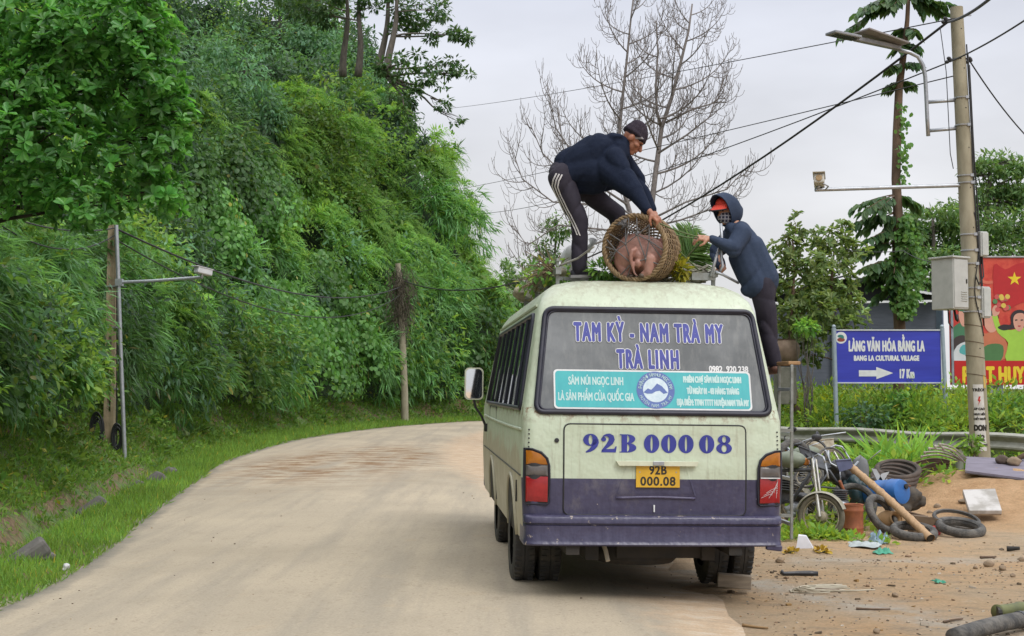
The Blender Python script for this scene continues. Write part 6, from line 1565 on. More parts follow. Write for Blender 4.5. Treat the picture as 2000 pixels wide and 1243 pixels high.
# ---- net-walled shed
YD = 44.0
def dq(x, y, dy=0.0): return at(x, y, YD + dy)
s0 = dq(1660, 745); s0.z = 1.0
SH = thing('shed', 'dark net-walled shed with a low gable roof behind the blue sign', 'shed', tuple(s0))
M_NET = mat('shade_net', (.115, .128, .16), (.085, .096, .12), .9, scale=4, bmp=.4, stretch=(.4, 1, 3)); M_ROOFD = mat('dark_roof_sheet', (.02, .022, .028), (.03, .032, .04), .6, scale=6)
def quad(nm, P, m, parent, th=(0, .05, 0)):
    mb = MB(); mb.prism([rel(SH, p) for p in P], (0, 0, 0), th); return mb.build(nm, m, parent)
quad('wall', [dq(1490, 592), dq(1836, 592), dq(1838, 760), dq(1490, 760)], M_NET, SH)
quad('gable', [dq(1490, 590), dq(1560, 562), dq(1650, 545), dq(1836, 580), dq(1836, 590)], mat('gable_net', (.035, .038, .05), None, .9), SH, (0, .06, 0))
quad('side_wall', [dq(1836, 585), dq(1836, 585, 9), dq(1838, 750, 9), dq(1838, 760)], M_NET, SH, (.05, 0, 0))
quad('roof', [dq(1650, 541, -.6), dq(1846, 577, -.6), dq(1846, 577, 9), dq(1650, 541, 9)], M_ROOFD, SH, (0, 0, .06))
quad('roof', [dq(1650, 541, -.6), dq(1470, 590, -.6), dq(1470, 590, 9), dq(1650, 541, 9)], M_ROOFD, SH, (0, 0, .06))
for a, c in (((1490, 594), (1836, 588)), ((1650, 543), (1846, 579))):
    mb = MB(); mb.bar(rel(SH, dq(*a, -.65)), rel(SH, dq(*c, -.65)), .05, .07); mb.build('white_beam', M_WHITE, SH)
for x in (1500, 1626, 1836):
    mb = MB(); mb.tube([rel(SH, dq(x, 590, -.1)), rel(SH, dq(x + 2, 760, -.1))], .05, 8); mb.build('post', M_GALV, SH)
wj = at(1533, 716, 31); JR = thing('water_jar', 'big brown clay jar on a grey plinth just right of the bus', 'jar', tuple(wj))
mb = MB(); mb.lathe([(.10, 0), (.22, .03), (.33, .2), (.36, .38), (.33, .52), (.26, .60), (.25, .63), (.28, .64)], 24); mb.build('bowl', mat('clay_jar', (.20, .14, .095), (.14, .095, .06), .7, scale=6), JR, smooth=True)
mb = MB(); mb.box((0, 0, -.45), (.46, .4, .88), None, .02); mb.build('plinth', mat('grey_plinth', (.20, .19, .16), (.13, .13, .10), .9), JR)
# ================================================================== trees and plants that stand on their own
M_BARK = mat('brown_bark', (.16, .105, .07), (.095, .065, .045), .95, scale=7, bmp=.6, stretch=(1, 1, .3)); M_BARKG = mat('grey_bark', (.15, .13, .11), (.085, .075, .065), .95, scale=9, bmp=.5, stretch=(1, 1, .3)); M_DEAD = mat('dead_wood', (.23, .205, .195), (.155, .137, .13), .9, scale=12)
M_DKB = mat('dark_bark', (.06, .045, .035), (.035, .028, .022), .95, scale=7, bmp=.6)
LM_TREE = leaf_mat('tree_leaf', (.085, .19, .085), .42, .4, .4); LM_ROS = leaf_mat('rosette_leaf', (.10, .30, .075), .36, .42, .45); LM_FAR = leaf_mat('far_leaf', (.14, .275, .115), .55, .4, .2); LM_GREY = leaf_mat('grey_green_leaf', (.165, .27, .115), .45, .4, .35)
def limb(mb, a, b_, r0, r1, wob=.06, n=7, seed=0, sides=7):
    rr = random.Random(seed); a, b_ = Vector(a), Vector(b_); L_ = (b_ - a).length; P = []; o = [rr.uniform(0, 6) for _ in range(3)]
    for i in range(n + 1):
        t = i / n; p = a.lerp(b_, t); k = math.sin(t * math.pi) * wob * L_
        P.append(p + Vector((math.sin(t * 4 + o[0]) * k, math.sin(t * 3.3 + o[1]) * k, math.sin(t * 2.7 + o[2]) * k * .4)))
    mb.tube(P, [r0 + (r1 - r0) * i / n for i in range(n + 1)], sides); return P
def tree(nm, lab, cat, base, top, r0, blobs, lm, leaf, n_per, bark=M_BARK, group=None, broad=False, asp=.36, rosette=False, tone=(.7, 1.3), up=.1, hang=.35, seed=1, shell=.45, yellow=.3):
    """base, top: world points of the trunk; blobs: (px, py, Y, rx, ry, rz) crown masses; leaves n_per per square metre of crown mass"""
    base, top = Vector(base), Vector(top); T = thing(nm, lab, cat, tuple(base), group); off = np.array(base)
    mb = MB(); P = limb(mb, (0, 0, 0), top - base, r0, r0 * .25, .03, 12, seed, 9)
    lv = Leaves(); rr = random.Random(seed)
    for i, (px, py, Y, rx, ry, rz) in enumerate(blobs):
        c = np.array(at(px, py, Y)); j = min(range(len(P)), key=lambda k: (P[k] + base - Vector(c)).length + (6 if P[k].z + base.z > c[2] else 0) * .3)
        limb(mb, P[j], Vector(c - off), r0 * .38 * (1 - j / 16), r0 * .08, .08, 6, seed + i, 6)
        for q in range(4):
            e = Vector(c - off) + Vector((rr.uniform(-1, 1) * rx, rr.uniform(-1, 1) * ry, rr.uniform(-.4, .9) * rz)) * .85
            limb(mb, Vector(c - off) * .75 + P[j] * .25, e, r0 * .12, r0 * .03, .1, 5, seed + i * 7 + q, 5)
        nn = int(n_per * (rx * ry + rx * rz + ry * rz) / 1.0)
        if rosette:
            k = nn // 9; d = rdir(k); C = c + d * np.array([rx, ry, rz]) * rng.uniform(shell, 1.08, (k, 1))
            ax_ = unit(d * .8 + UPV * .7 + rng.normal(size=(k, 3)) * .3); ton = rng.uniform(*tone, k) * (1 + .35 * (rng.random(k) < .2))
            for q in range(9):
                a = q * 2.4; e1 = unit(np.cross(ax_, rng.normal(size=(k, 3)))); e2 = np.cross(ax_, e1)
                D = unit(e1 * math.cos(a) + e2 * math.sin(a) + ax_ * rng.uniform(.15, .9, (k, 1))); L_ = leaf * rng.uniform(.75, 1.25, k)
                Cc = tints(k, .85, 1.15, yellow) * ton[:, None]
                lv.add(C - off, D, ax_ + rng.normal(size=(k, 3)) * .2, L_, L_ * asp, Cc, .18, True, .12, .14)
        else:
            d = rdir(nn); sub = c + rdir(max(3, nn // 45)) * np.array([rx, ry, rz]) * .72
            cc = sub[rng.integers(0, len(sub), nn)]
            C = cc + d * np.array([rx, ry, rz]) * (.40 * rng.random((nn, 1)) ** .5)
            L_ = leaf * rng.uniform(.7, 1.3, nn); D = unit(d + rng.normal(size=(nn, 3)) * .5 + UPV * (up - hang))
            lv.add(C - off, D, UPV + d * .5 + rng.normal(size=(nn, 3)) * .4, L_, L_ * asp, tints(nn, *tone, yellow), .2, broad)
    mb.build('trunk', bark, T, smooth=True); lv.build('crown', lm, T); return T
def foot(px, Y, z): v = at(px, 700, Y); v.z = z; return v
def hillz(x, y):
    d = np.hypot(EDGE[:, 0] - x, EDGE[:, 1] - y); i = int(d.argmin()); return float(prof(np.array([d[i]]), np.array([x]), np.array([y]))[0])
# big glossy-leaved tree in the upper left corner
tb = at(-70, 520, 17.5)
tree('broadleaf_tree', 'large glossy broad-leaved tree overhanging the upper left corner', 'tree', tb, at(90, 60, 17.0), .13,
     [(60, 30, 16.6, .75, .8, .6), (200, 35, 16.4, .75, .7, .55), (270, 60, 16.2, .5, .6, .45), (120, 150, 16.4, .8, .7, .5), (300, 170, 16.4, .42, .6, .5), (215, 200, 16.8, .7, .7, .5), (30, 200, 16.0, .6, .6, .5), (90, 270, 16.0, .7, .6, .5), (320, 270, 16.6, .32, .5, .45), (230, 320, 16.6, .7, .6, .45), (60, 370, 16.4, .6, .6, .4), (160, 400, 16.2, .55, .5, .35), (-60, 120, 16.6, .8, .8, .8), (-60, 320, 16.4, .7, .7, .6), (310, 380, 16.8, .35, .5, .3), (140, 80, 16.2, .6, .6, .4), (345, 220, 16.6, .25, .4, .35)],
     LM_ROS, .13, 900, M_DKB, None, True, .46, True, (.55, 1.2), seed=5, yellow=.2)
# trees on the crest of the hill
crest = [(668, 40, 72, -.0, 'slim dark tree on the hill crest, leftmost of the trunks seen there', [(640, -30, 72, 1.6, 1.5, 1.0), (600, 20, 71, 1.3, 1.2, .8), (560, -10, 70, 1.5, 1.2, 1.0), (690, -10, 73, 1.2, 1.2, .7)]),
         (697, 60, 71, .0, 'slim dark tree on the hill crest, second trunk from the left', [(720, -40, 71, 1.6, 1.4, .9), (690, -30, 70, 1.4, 1.2, .8), (640, 30, 71, .9, .9, .6), (720, 15, 71, .9, .8, .5)]),
         (736, 90, 69, .0, 'leaning dark tree on the hill crest, third trunk from the left', [(790, 10, 69, 1.5, 1.3, .7), (760, -30, 69, 1.6, 1.4, .8), (830, 50, 69, 1.0, .9, .5), (780, 60, 69, .7, .7, .4)]),
         (752, 100, 68, .0, 'spreading tree on the hill crest reaching far out over the slope to the right', [(870, 70, 68, 1.1, 1.0, .6), (905, 65, 68, .7, .7, .5), (860, 130, 68, 1.3, 1.0, .55), (800, 120, 67, 1.0, .9, .6), (900, 145, 68, .7, .6, .35), (840, 170, 67, 1.0, .8, .5), (790, 180, 67, .9, .8, .8), (870, 205, 67, .7, .6, .35), (800, 230, 66, .7, .7, .7), (890, 235, 67, .45, .4, .25), (850, 20, 68, 1.3, 1.0, .6), (760, 130, 67, .7, .8, .8)])]
for i, (px, py, Y, _, lab, bl) in enumerate(crest):
    b0 = at(px + 2, 150, Y); t0 = at(px + (8 if i < 2 else 25), -40, Y)
    tree('crest_tree', lab, 'tree', b0, t0, .22, bl, LM_TREE, .30, 110, M_BARKG, 'trees on the hill crest', False, .42, False, (.45, 1.05), seed=20 + i)
# dark trees standing on the upper slope
def hill_hit(px, py):
    for Y in np.arange(14, 110, .5):
        v = at(px, py, Y)
        if hillz(v.x, v.y) > v.z: return v, float(Y)
    return at(px, py, 70), 70.0
LM_DKT = leaf_mat('dark_tree_leaf', (.055, .125, .075), .45, .35, .35)
slope = [(345, 150, .9, 'dark leafy tree on the upper slope just right of the big corner tree'), (420, 60, 1.1, 'tall dark tree at the top edge, second on the upper slope from the left'), (480, 170, .9, 'dark rounded tree in the middle of the upper slope'), (545, 90, 1.1, 'dark tree under the top edge left of the crest trunks'), (610, 190, .8, 'small dark tree below the leftmost crest trunk'), (690, 150, .9, 'dark bushy tree beneath the crest trunks'), (760, 215, .8, 'dark bushy tree where the crest drops to the sky'), (400, 240, .7, 'low dark tree between the corner tree and the fern slope'), (360, 20, 1.1, 'dark tree reaching out of the picture right of the corner tree'), (800, 300, .6, 'small dark tree on the skyline below the spreading crest tree')]
for i, (px, py, s_, lab) in enumerate(slope):
    v, Y = hill_hit(px, min(py + 40, 600)); k = Y / 40; R_ = (1.25 * s_ * (Y / 50) ** .6) * 1.15; pm = 2580 / Y; b0 = (px, py, Y - R_ * .6)
    bl = [(px + rng.uniform(-.9, .9) * R_ * pm, py + rng.uniform(-1.0, 1.0) * R_ * pm, Y - R_ * rng.uniform(.2, 1.0), R_ * rng.uniform(.45, .75), R_ * .6, R_ * rng.uniform(.4, .7)) for _ in range(9)]
    tree('slope_tree', lab, 'tree', v - Vector((0, 0, .3)), at(px, py - R_ * pm, Y - R_ * .5), (.10 + .05 * s_) if i < 8 else .05, bl, LM_DKT, .17 * (Y / 40) ** .6, 150 / (Y / 45) ** 1.1, M_DKB, 'dark trees on the hillside', i % 3 == 0, .42, False, (.45, 1.25), seed=100 + i, yellow=.2)
# small trees beyond the bus on the left
tree('distant_tree', 'narrow green tree rising just behind the bending man, beyond the bus', 'tree', foot(1085, 80, 0), at(1086, 420, 80), .16, [(1088, 440, 80, 1.1, 1, .8), (1080, 480, 80, 1.2, 1, .8), (1100, 520, 80, 1.5, 1.2, 1.0), (1085, 560, 80, 2, 1.5, 1.2), (1120, 560, 79, 1.5, 1.2, 1.1)], LM_FAR, .32, 130, M_BARKG, 'trees beyond the bus', seed=40, tone=(.55, 1.1))
tree('distant_tree', 'rounded green tree beyond the bus at the foot of the hill silhouette', 'tree', foot(1020, 84, 0), at(1020, 520, 84), .16, [(1020, 530, 84, 1.6, 1.4, 1.0), (1000, 570, 84, 1.6, 1.4, 1.1), (1050, 560, 83, 1.7, 1.4, 1.2), (985, 605, 84, 1.2, 1.3, 1.2), (1040, 610, 83, 2.2, 1.6, 1.3)], LM_FAR, .32, 130, M_BARKG, 'trees beyond the bus', seed=41, tone=(.6, 1.2))
# bushy trees right of the bus with upright leaf rosettes
YT = 31.5
tree('bushy_tree', 'bushy small tree with upright leaf tufts just right of the raincoat wearer', 'tree', foot(1556, YT, .8), at(1548, 470, YT), .085,
     [(1545, 480, YT, .35, .35, .5), (1520, 510, YT, .45, .4, .45), (1580, 520, YT, .55, .5, .45), (1555, 570, YT, .6, .5, .5), (1530, 620, YT, .5, .5, .4), (1600, 600, YT, .6, .5, .45), (1500, 560, YT, .45, .4, .4), (1555, 440, YT, .2, .2, .3), (1560, 660, YT, .5, .5, .3)], LM_GREY, .17, 560, M_BARK, 'bushy trees by the shed', True, .38, True, (.55, 1.15), seed=50)
tree('bushy_tree', 'bushy tree with pale leaf tufts in front of the left half of the shed', 'tree', foot(1625, YT + 1, .8), at(1630, 480, YT + 1), .085,
     [(1630, 480, YT + 1, .5, .45, .45), (1660, 500, YT + 1, .45, .4, .4), (1600, 470, YT + 1, .35, .35, .35), (1625, 540, YT + 1, .7, .6, .5), (1640, 600, YT + 1, .7, .6, .5), (1600, 640, YT + 1, .7, .6, .4), (1660, 640, YT + .5, .55, .5, .3), (1590, 570, YT + 1, .5, .5, .4), (1645, 450, YT + 1, .25, .25, .25), (1580, 690, YT + .5, .4, .4, .3)], LM_GREY, .17, 560, M_BARK, 'bushy trees by the shed', True, .38, True, (.6, 1.25), seed=51)
# tall slender tree with whorled drooping fronds and a creeper
YV = 34.0; vb = foot(1757, YV, .9)
VT = thing('slender_tree', 'tall slender brown trunk with drooping leafy whorls and creeper, left of the pole', 'tree', tuple(vb)); off = np.array(vb)
mb = MB(); tp_ = [(1757, 760), (1757, 640), (1752, 520), (1754, 420), (1750, 350), (1752, 260), (1756, 170), (1766, 100), (1772, 40), (1776, -40)]
mb.tube([(0, 0, -.3)] + [rel(VT, at(x, y, YV)) for x, y in tp_], [.17, .165, .155, .14, .13, .12, .115, .105, .08, .06, .05], 10); 
lv = Leaves()
def whorl(py, px0, ends, L_k, tone=.9):
    for ex_, ey_ in ends:
        a = at(px0, py, YV); b_ = at(ex_, ey_, YV + rng.uniform(-.6, .3)); frond(lv, mb, a, b_, (b_ - a).length * 1.05, .34, .22, off, 15, tone)
_f = frond
def frond(lv, mb, o, tip, L_, wd, droop, off, nb=15, tone=1.0):
    o = np.array(o); h = unit((np.array(tip) - o)[None])[0]; t = np.linspace(.25, 1, nb)[:, None]
    sp = o + h * L_ * t + np.array([0, 0, -1]) * droop * L_ * t ** 2; tg = unit(np.gradient(sp, axis=0)); sd_ = unit(np.cross(tg, UPV + rng.normal(size=3) * .1))
    for sg in (-1, 1):
        Ls = wd * rng.uniform(.75, 1.2, nb); lv.add(sp, unit(tg * .55 + sd_ * sg * .8 + np.array([0, 0, -.35]) + rng.normal(size=(nb, 3)) * .15), UPV + rng.normal(size=(nb, 3)) * .3, Ls, Ls * .42, tints(nb, .6 * tone, 1.1 * tone, .3), .25, True)
    lv.V[-1] = lv.V[-1] - off; lv.V[-2] = lv.V[-2] - off
    mb.tube([tuple(o - off)] + [tuple(p - off) for p in sp[::3]], [.03] + [.014] * len(sp[::3]), 5)
for py, x0, ends in ((380, 1752, ((1670, 388), (1690, 395), (1715, 400), (1790, 390))), (415, 1752, ((1672, 420), (1690, 432), (1785, 425), (1730, 440))), (450, 1752, ((1700, 450), (1800, 430), (1720, 460))), (475, 1753, ((1676, 470), (1690, 485), (1775, 480))),
                     (510, 1754, ((1690, 505), (1705, 520), (1730, 530))), (535, 1755, ((1680, 530), (1700, 545), (1735, 555), (1770, 545))), (555, 1756, ((1715, 570), (1745, 580), (1765, 570))), (490, 1754, ((1735, 520), (1745, 525))),
                     (160, 1757, ((1738, 163), (1775, 158))), (125, 1762, ((1740, 125), (1790, 118))), (85, 1767, ((1752, 88), (1790, 85))), (55, 1771, ((1760, 58), (1788, 55))), (0, 1774, ((1652, 34), (1680, 2), (1830, 5), (1860, -5), (1720, -2))), (-15, 1775, ((1690, -5), (1700, 8), (1815, -15), (1840, 5), (1740, 5), (1800, 12)))):
    whorl(py, x0, ends, 1)
mb.build('trunk', M_BARK, VT, smooth=True); lv.build('crown', LM_TREE, VT)
lv = Leaves(); k = 1700; yy = rng.choice([1, 0], k, p=[.92, .08]); PY = np.where(yy, rng.uniform(420, 620, k), rng.uniform(200, 360, k)); wdt = np.where(yy, 26 * np.sin(np.clip((PY - 410) / 220, 0, 1) * math.pi) + 6, 12)
C = np.array([at(1762 + rng.normal() * w_ * .55 + (8 if y_ > 400 else 2), y_, YV - .15 + rng.normal() * .15) for y_, w_ in zip(PY, wdt)]); L_ = rng.uniform(.08, .16, k)
lv.add(C - off, unit(rng.normal(size=(k, 3)) * .5 + np.array([0, -.3, -.9])), np.array([0, -1, .5]) + rng.normal(size=(k, 3)) * .4, L_, L_ * .75, tints(k, .6, 1.2, .3), .15, True); lv.build('creeper', LM_VINE, VT)
# big layered trees behind the billboard
tree('spreading_tree', 'big layered tree rising behind the billboard and the concrete pole', 'tree', foot(1930, 52, 0), at(1935, 330, 52), .3,
     [(1950, 320, 52, 1.3, 1.2, .5), (1985, 345, 52, 1.2, 1.2, .7), (1915, 335, 52, .8, .9, .4), (1975, 390, 52, 1.8, 1.5, .5), (1930, 385, 53, 1.5, 1.4, .6), (1880, 410, 52, 1.5, 1.2, .4), (1850, 440, 51, 1.3, 1.2, .35), (1960, 440, 51, 2.2, 1.6, .6), (1900, 460, 51, 1.8, 1.4, .5), (1980, 490, 50, 2.0, 1.5, .6), (1830, 480, 51, 1.3, 1.2, .4), (1910, 510, 50, 1.6, 1.4, .5), (2030, 380, 52, 1.6, 1.4, .8), (2040, 460, 51, 1.8, 1.5, .8)], LM_FAR, .24, 230, M_BARKG, 'trees behind the billboard', False, .4, False, (.55, 1.15), seed=60)
tree('spreading_tree', 'lower feathery tree between the slender trunk and the concrete pole', 'tree', foot(1825, 50, 0), at(1822, 430, 50), .22,
     [(1820, 415, 50, 1.0, 1, .35), (1800, 450, 50, .8, .9, .3), (1830, 450, 50, 1.2, 1, .4), (1800, 500, 50, 1.2, 1, .4), (1840, 510, 49, 1.2, 1, .5), (1810, 545, 49, 1.5, 1.1, .5), (1790, 470, 50, .7, .8, .3), (1850, 555, 49, 1.2, 1.1, .5)], LM_FAR, .24, 230, M_BARKG, 'trees behind the billboard', False, .4, False, (.55, 1.1), seed=61)

# ---- the leafless tree
YL = 36.0; lb = foot(1262, YL, .2)
BT = thing('bare_tree', 'tall leafless tree with upswept twigs standing behind the bus', 'tree', tuple(lb)); rr = random.Random(77)
trk = MB(); brn = MB()
def V_(x, y, dy=0.0): return rel(BT, at(x, y, YL + dy))
def stem(P, r0, r1, mb_): mb_.tube(P, [r0 + (r1 - r0) * i / (len(P) - 1) for i in range(len(P))], 7)
def pathpt(P, t):
    f = t * (len(P) - 1); i = min(int(f), len(P) - 2); return P[i].lerp(P[i + 1], f - i), (P[i + 1] - P[i]).normalized()
def twig(o, d, L_, r, depth):
    P = [o]; n_ = 8; d = d.normalized(); cur = Vector((rr.uniform(-.3, .3), rr.uniform(-.3, .3), 0))
    for i in range(n_):
        d = (d + Vector((0, 0, .06 + .055 * i)) * (.75 if depth < 2 else 1.25) + cur * .14).normalized(); P.append(P[-1] + d * L_ / n_)
    brn.tube(P, [max(r * (1 - .75 * i / n_), .0052) for i in range(n_ + 1)], 4 if depth > 1 else 5, cap=False)
    if depth < 3:
        k = int(3 + L_ * (3.1 if depth == 1 else 3.3))
        for j in range(k):
            t = .10 + .86 * (j + rr.random() * .7) / k; p, q_ = pathpt(P, min(t, .99))
            sd_ = q_.cross(Vector((rr.uniform(-1, 1), rr.uniform(-1, 1), rr.uniform(-.4, .4)))).normalized()
            dd = (q_ * .8 + sd_ * rr.uniform(.7, 1.2) + Vector((0, 0, -.25)))
            ll = L_ * (.30 + .24 * rr.random()) * (1.15 - .5 * t)
            if ll > .10: twig(p, dd, min(max(ll, .26), 1.0), max(r * .55 * (1 - .4 * t), .0075), depth + 1)
S1 = [Vector((0, 0, -.2)), V_(1262, 600), V_(1268, 440), V_(1280, 340), V_(1292, 250, .1), V_(1312, 190, .1), V_(1330, 120, .15), V_(1345, 60, .2), V_(1352, 8, .2)]
S2 = [V_(1266, 460), V_(1232, 420, .3), V_(1215, 360, .5), V_(1208, 280, .5), V_(1215, 200, .5), V_(1225, 110, .5), V_(1232, 40, .5), V_(1240, -30, .5)]
S3 = [V_(1292, 250, .1), V_(1283, 220, -.2), V_(1281, 170, -.3), V_(1285, 100, -.3), V_(1281, 40, -.3)]
stem(S1, .105, .022, trk); stem(S2, .075, .018, trk); stem(S3, .05, .016, trk)
for S_, t0, k, Ls in ((S1, .36, 17, 2.8), (S2, .2, 18, 2.9), (S3, .1, 6, 1.3)):
    for j in range(k):
        t = t0 + (.97 - t0) * (j + .5 * rr.random()) / k; p, q_ = pathpt(S_, t); a = j * 2.4 + rr.uniform(-.5, .5)
        d = Vector((math.cos(a), math.sin(a) * .7, -.12 + .2 * t)); f = 1 - (t - t0) / (1 - t0)
        twig(p, d + q_ * .25, Ls * (.38 + .62 * f ** .8) * rr.uniform(.8, 1.1), .034 * (.5 + .5 * f), 1)
# two long low limbs to either side
for P in ([V_(1266, 440), V_(1200, 400), V_(1120, 360), V_(1060, 300), V_(1030, 230)], [V_(1268, 450), V_(1190, 450), V_(1090, 440), V_(1030, 480), V_(1000, 440)], [V_(1270, 430), V_(1340, 395), V_(1420, 370), V_(1465, 320)], [V_(1285, 300), V_(1340, 265), V_(1385, 230), V_(1405, 175)], [V_(1268, 445), V_(1330, 430), V_(1400, 405), V_(1440, 380)], [V_(1222, 380), V_(1140, 330), V_(1085, 250), V_(1070, 170)], [V_(1240, 430), V_(1160, 400), V_(1080, 395), V_(1020, 350), V_(1000, 290)], [V_(1225, 400), V_(1150, 350), V_(1100, 290), V_(1090, 210)], [V_(1262, 455), V_(1180, 470), V_(1100, 500), V_(1030, 540), V_(992, 480)], [V_(1300, 240), V_(1350, 215), V_(1400, 200), V_(1412, 160)]):
    stem(P, .034, .010, brn)
    for j in range(13):
        t = .15 + .83 * j / 13; p, q_ = pathpt(P, t); sd_ = Vector((rr.uniform(-.6, .6), rr.uniform(-.8, .8), rr.uniform(-.9, .5))); twig(p, q_ * .7 + sd_, rr.uniform(.7, 1.35), .014, 2)
trk.build('trunk', M_DEAD, BT, smooth=True); brn.build('crown', M_DEAD, BT, smooth=True, fix=False)
mb = MB(); st_b = foot(1254, 24, .1); ST = thing('cut_post', 'short cut wooden post end poking up behind the basket', 'post', tuple(st_b)); a = rel(ST, at(1257, 377, 24)); mb.tube([(0, 0, 0), a * .5, a], [.06, .055, .05], 10); mb.build('shaft', M_BARK, ST, smooth=True, angle=40)

# ---- weeds behind the guardrail and round the junk (stuff), with single shrubs
wl = Leaves()
def railq(x, y): return (x - 5.2) * .858 + (y - 28.4) * .5126
k = 1500; X = rng.uniform(3.5, 15, k); Y_ = rng.uniform(20, 40, k); q = railq(X, Y_); kp = (q > .25) & (q < 9); X, Y_, q = X[kp], Y_[kp], q[kp]
for x, y, qq in zip(X, Y_, q):
    z0 = float(yard_z(np.array([x]), np.array([y]))[0]); Rr = rng.uniform(.22, .5); hgt = rng.uniform(.35, .95) * min(1, .45 + qq * .35); n_ = int(55)
    d = rdir(n_); d[:, 2] = np.abs(d[:, 2]); P = np.array([x, y, z0]) + d * np.array([Rr, Rr, hgt]) * rng.uniform(.3, 1, (n_, 1)); tone = rng.uniform(.6, 1.25); L_ = rng.uniform(.09, .2, n_)
    yel = rng.random() < .3
    wl.add(P, unit(d + rng.normal(size=(n_, 3)) * .6), UPV + rng.normal(size=(n_, 3)) * .5, L_, L_ * rng.uniform(.2, .5, n_), tints(n_, .7 * tone, 1.3 * tone, .9 if yel else .4, .004), .2)
o = wl.build('roadside_weeds', LM_GRASS); tag(o, 'tangled weeds covering the bank behind the guardrail', 'weeds', kind='stuff')
wl = Leaves()
for (px, py, Y, n0, w_, hh) in ((1660, 870, 19.5, 30, .9, .5), (1720, 880, 19.0, 30, .8, .5), (1600, 870, 19.5, 14, .7, .3), (1560, 1040, 14.9, 16, .35, .16), (1590, 1062, 14.5, 14, .35, .10), (1635, 1058, 14.5, 9, .3, .1), (1630, 960, 15.8, 14, .3, .25), (1545, 870, 18, 12, .4, .4), (1640, 925, 17, 10, .3, .3), (1700, 840, 20, 24, .8, .5)):
    c0 = at(px, py, Y)
    for j in range(n0):
        x, y = c0.x + rng.normal() * w_ * .6, Y + rng.normal() * w_ * .5; z0 = float(yard_z(np.array([x]), np.array([y]))[0]); n_ = 40; hg = hh * rng.uniform(.5, 1.3); Rr = .18 + hg * .25
        d = rdir(n_); d[:, 2] = np.abs(d[:, 2]); P = np.array([x, y, z0]) + d * np.array([Rr, Rr, hg]) * rng.uniform(.2, 1, (n_, 1)); L_ = rng.uniform(.05, .12, n_) * (1 if hh < .2 else 1.3)
        wl.add(P, unit(d + rng.normal(size=(n_, 3)) * .5), UPV + rng.normal(size=(n_, 3)) * .5, L_, L_ * rng.uniform(.3, .6, n_), tints(n_, .7, 1.4, .6, .006), .2)
o = wl.build('yard_weeds', LM_GRASS); tag(o, 'bright green weeds growing among the junk by the guardrail', 'weeds', kind='stuff')
# long-bladed clump
lv = Leaves(); c = at(1765, 905, 19.2); zb = float(yard_z(np.array([c.x]), np.array([c.y]))[0]); T = thing('grass_clump', 'tall bright grass clump between the weeds and the bundle of metal strips', 'grass clump', (c.x, c.y, zb)); k = 170
P = rng.normal(size=(k, 3)) * np.array([.26, .2, 0]); D = unit(rng.normal(size=(k, 3)) * .28 + UPV); L_ = rng.uniform(.45, .85, k)
for part in (0, 1):
    base_ = P + D * L_[:, None] * .5 * part; lv.add(base_, unit(D + part * np.column_stack([D[:, 0] * 1.5, D[:, 1] * 1.5, -np.ones(k) * .15])), rng.normal(size=(k, 3)) * .4 + np.array([0, -1, .3]), L_ * (.75 if part == 0 else .6), .045, tints(k, .8, 1.3, .4), .12)
lv.build('blades', LM_FERN, T); mb = MB(); mb.ell((0, 0, .02), (.2, .15, .06), None, 10, 6, .1); mb.build('root_tuft', M_HILL, T)
def shrub(px, py, Y, r, lab, lm, leaf, k, zb=None, broad=True, grp=None):
    c = at(px, py, Y); z0 = zb if zb is not None else float(yard_z(np.array([c.x]), np.array([c.y]))[0]); T = thing('shrub', lab, 'shrub', (c.x, c.y, z0), grp); off = np.array(T.location)
    lv = Leaves(); d = rdir(k); C = np.array(c) + d * np.array(r) * rng.uniform(.45, 1.05, (k, 1)); L_ = leaf * rng.uniform(.7, 1.3, k)
    lv.add(C - off, unit(d + rng.normal(size=(k, 3)) * .5 + np.array([0, 0, -.25])), UPV + d * .6 + rng.normal(size=(k, 3)) * .3, L_, L_ * .5, tints(k, .6, 1.2, .3), .2, broad); lv.build('leaves', lm, T)
    mb = MB(); rr_ = random.Random(k)
    for q in range(8): limb(mb, (rr_.uniform(-.05, .05), rr_.uniform(-.05, .05), 0), Vector(c) - T.location + Vector((rr_.uniform(-.7, .7) * r[0], rr_.uniform(-.7, .7) * r[1], rr_.uniform(-.4, .6) * r[2])), .018, .006, .06, 5, q, 5)
    mb.build('stems', M_BARKG, T); return T
shrub(1768, 792, 28.6, (.45, .4, .30), 'dark green leafy shrub below the right half of the blue sign', LM_VINE, .13, 420)
shrub(1690, 815, 27.8, (.5, .4, .3), 'low dark shrub just above the guardrail below the blue sign', LM_DARK, .12, 320)
shrub(1965, 810, 27, (.6, .5, .42), 'dark green bush under the red billboard beside its lattice leg', LM_VINE, .13, 420)
shrub(1575, 640, 30.6, (.28, .25, .16), 'small bright green plant in front of the shed near the clay jar', LM_FERN, .14, 160)
shrub(1898, 868, 20.3, (.16, .12, .12), 'little green weed at the foot of the concrete pole', LM_GRASS, .09, 120)
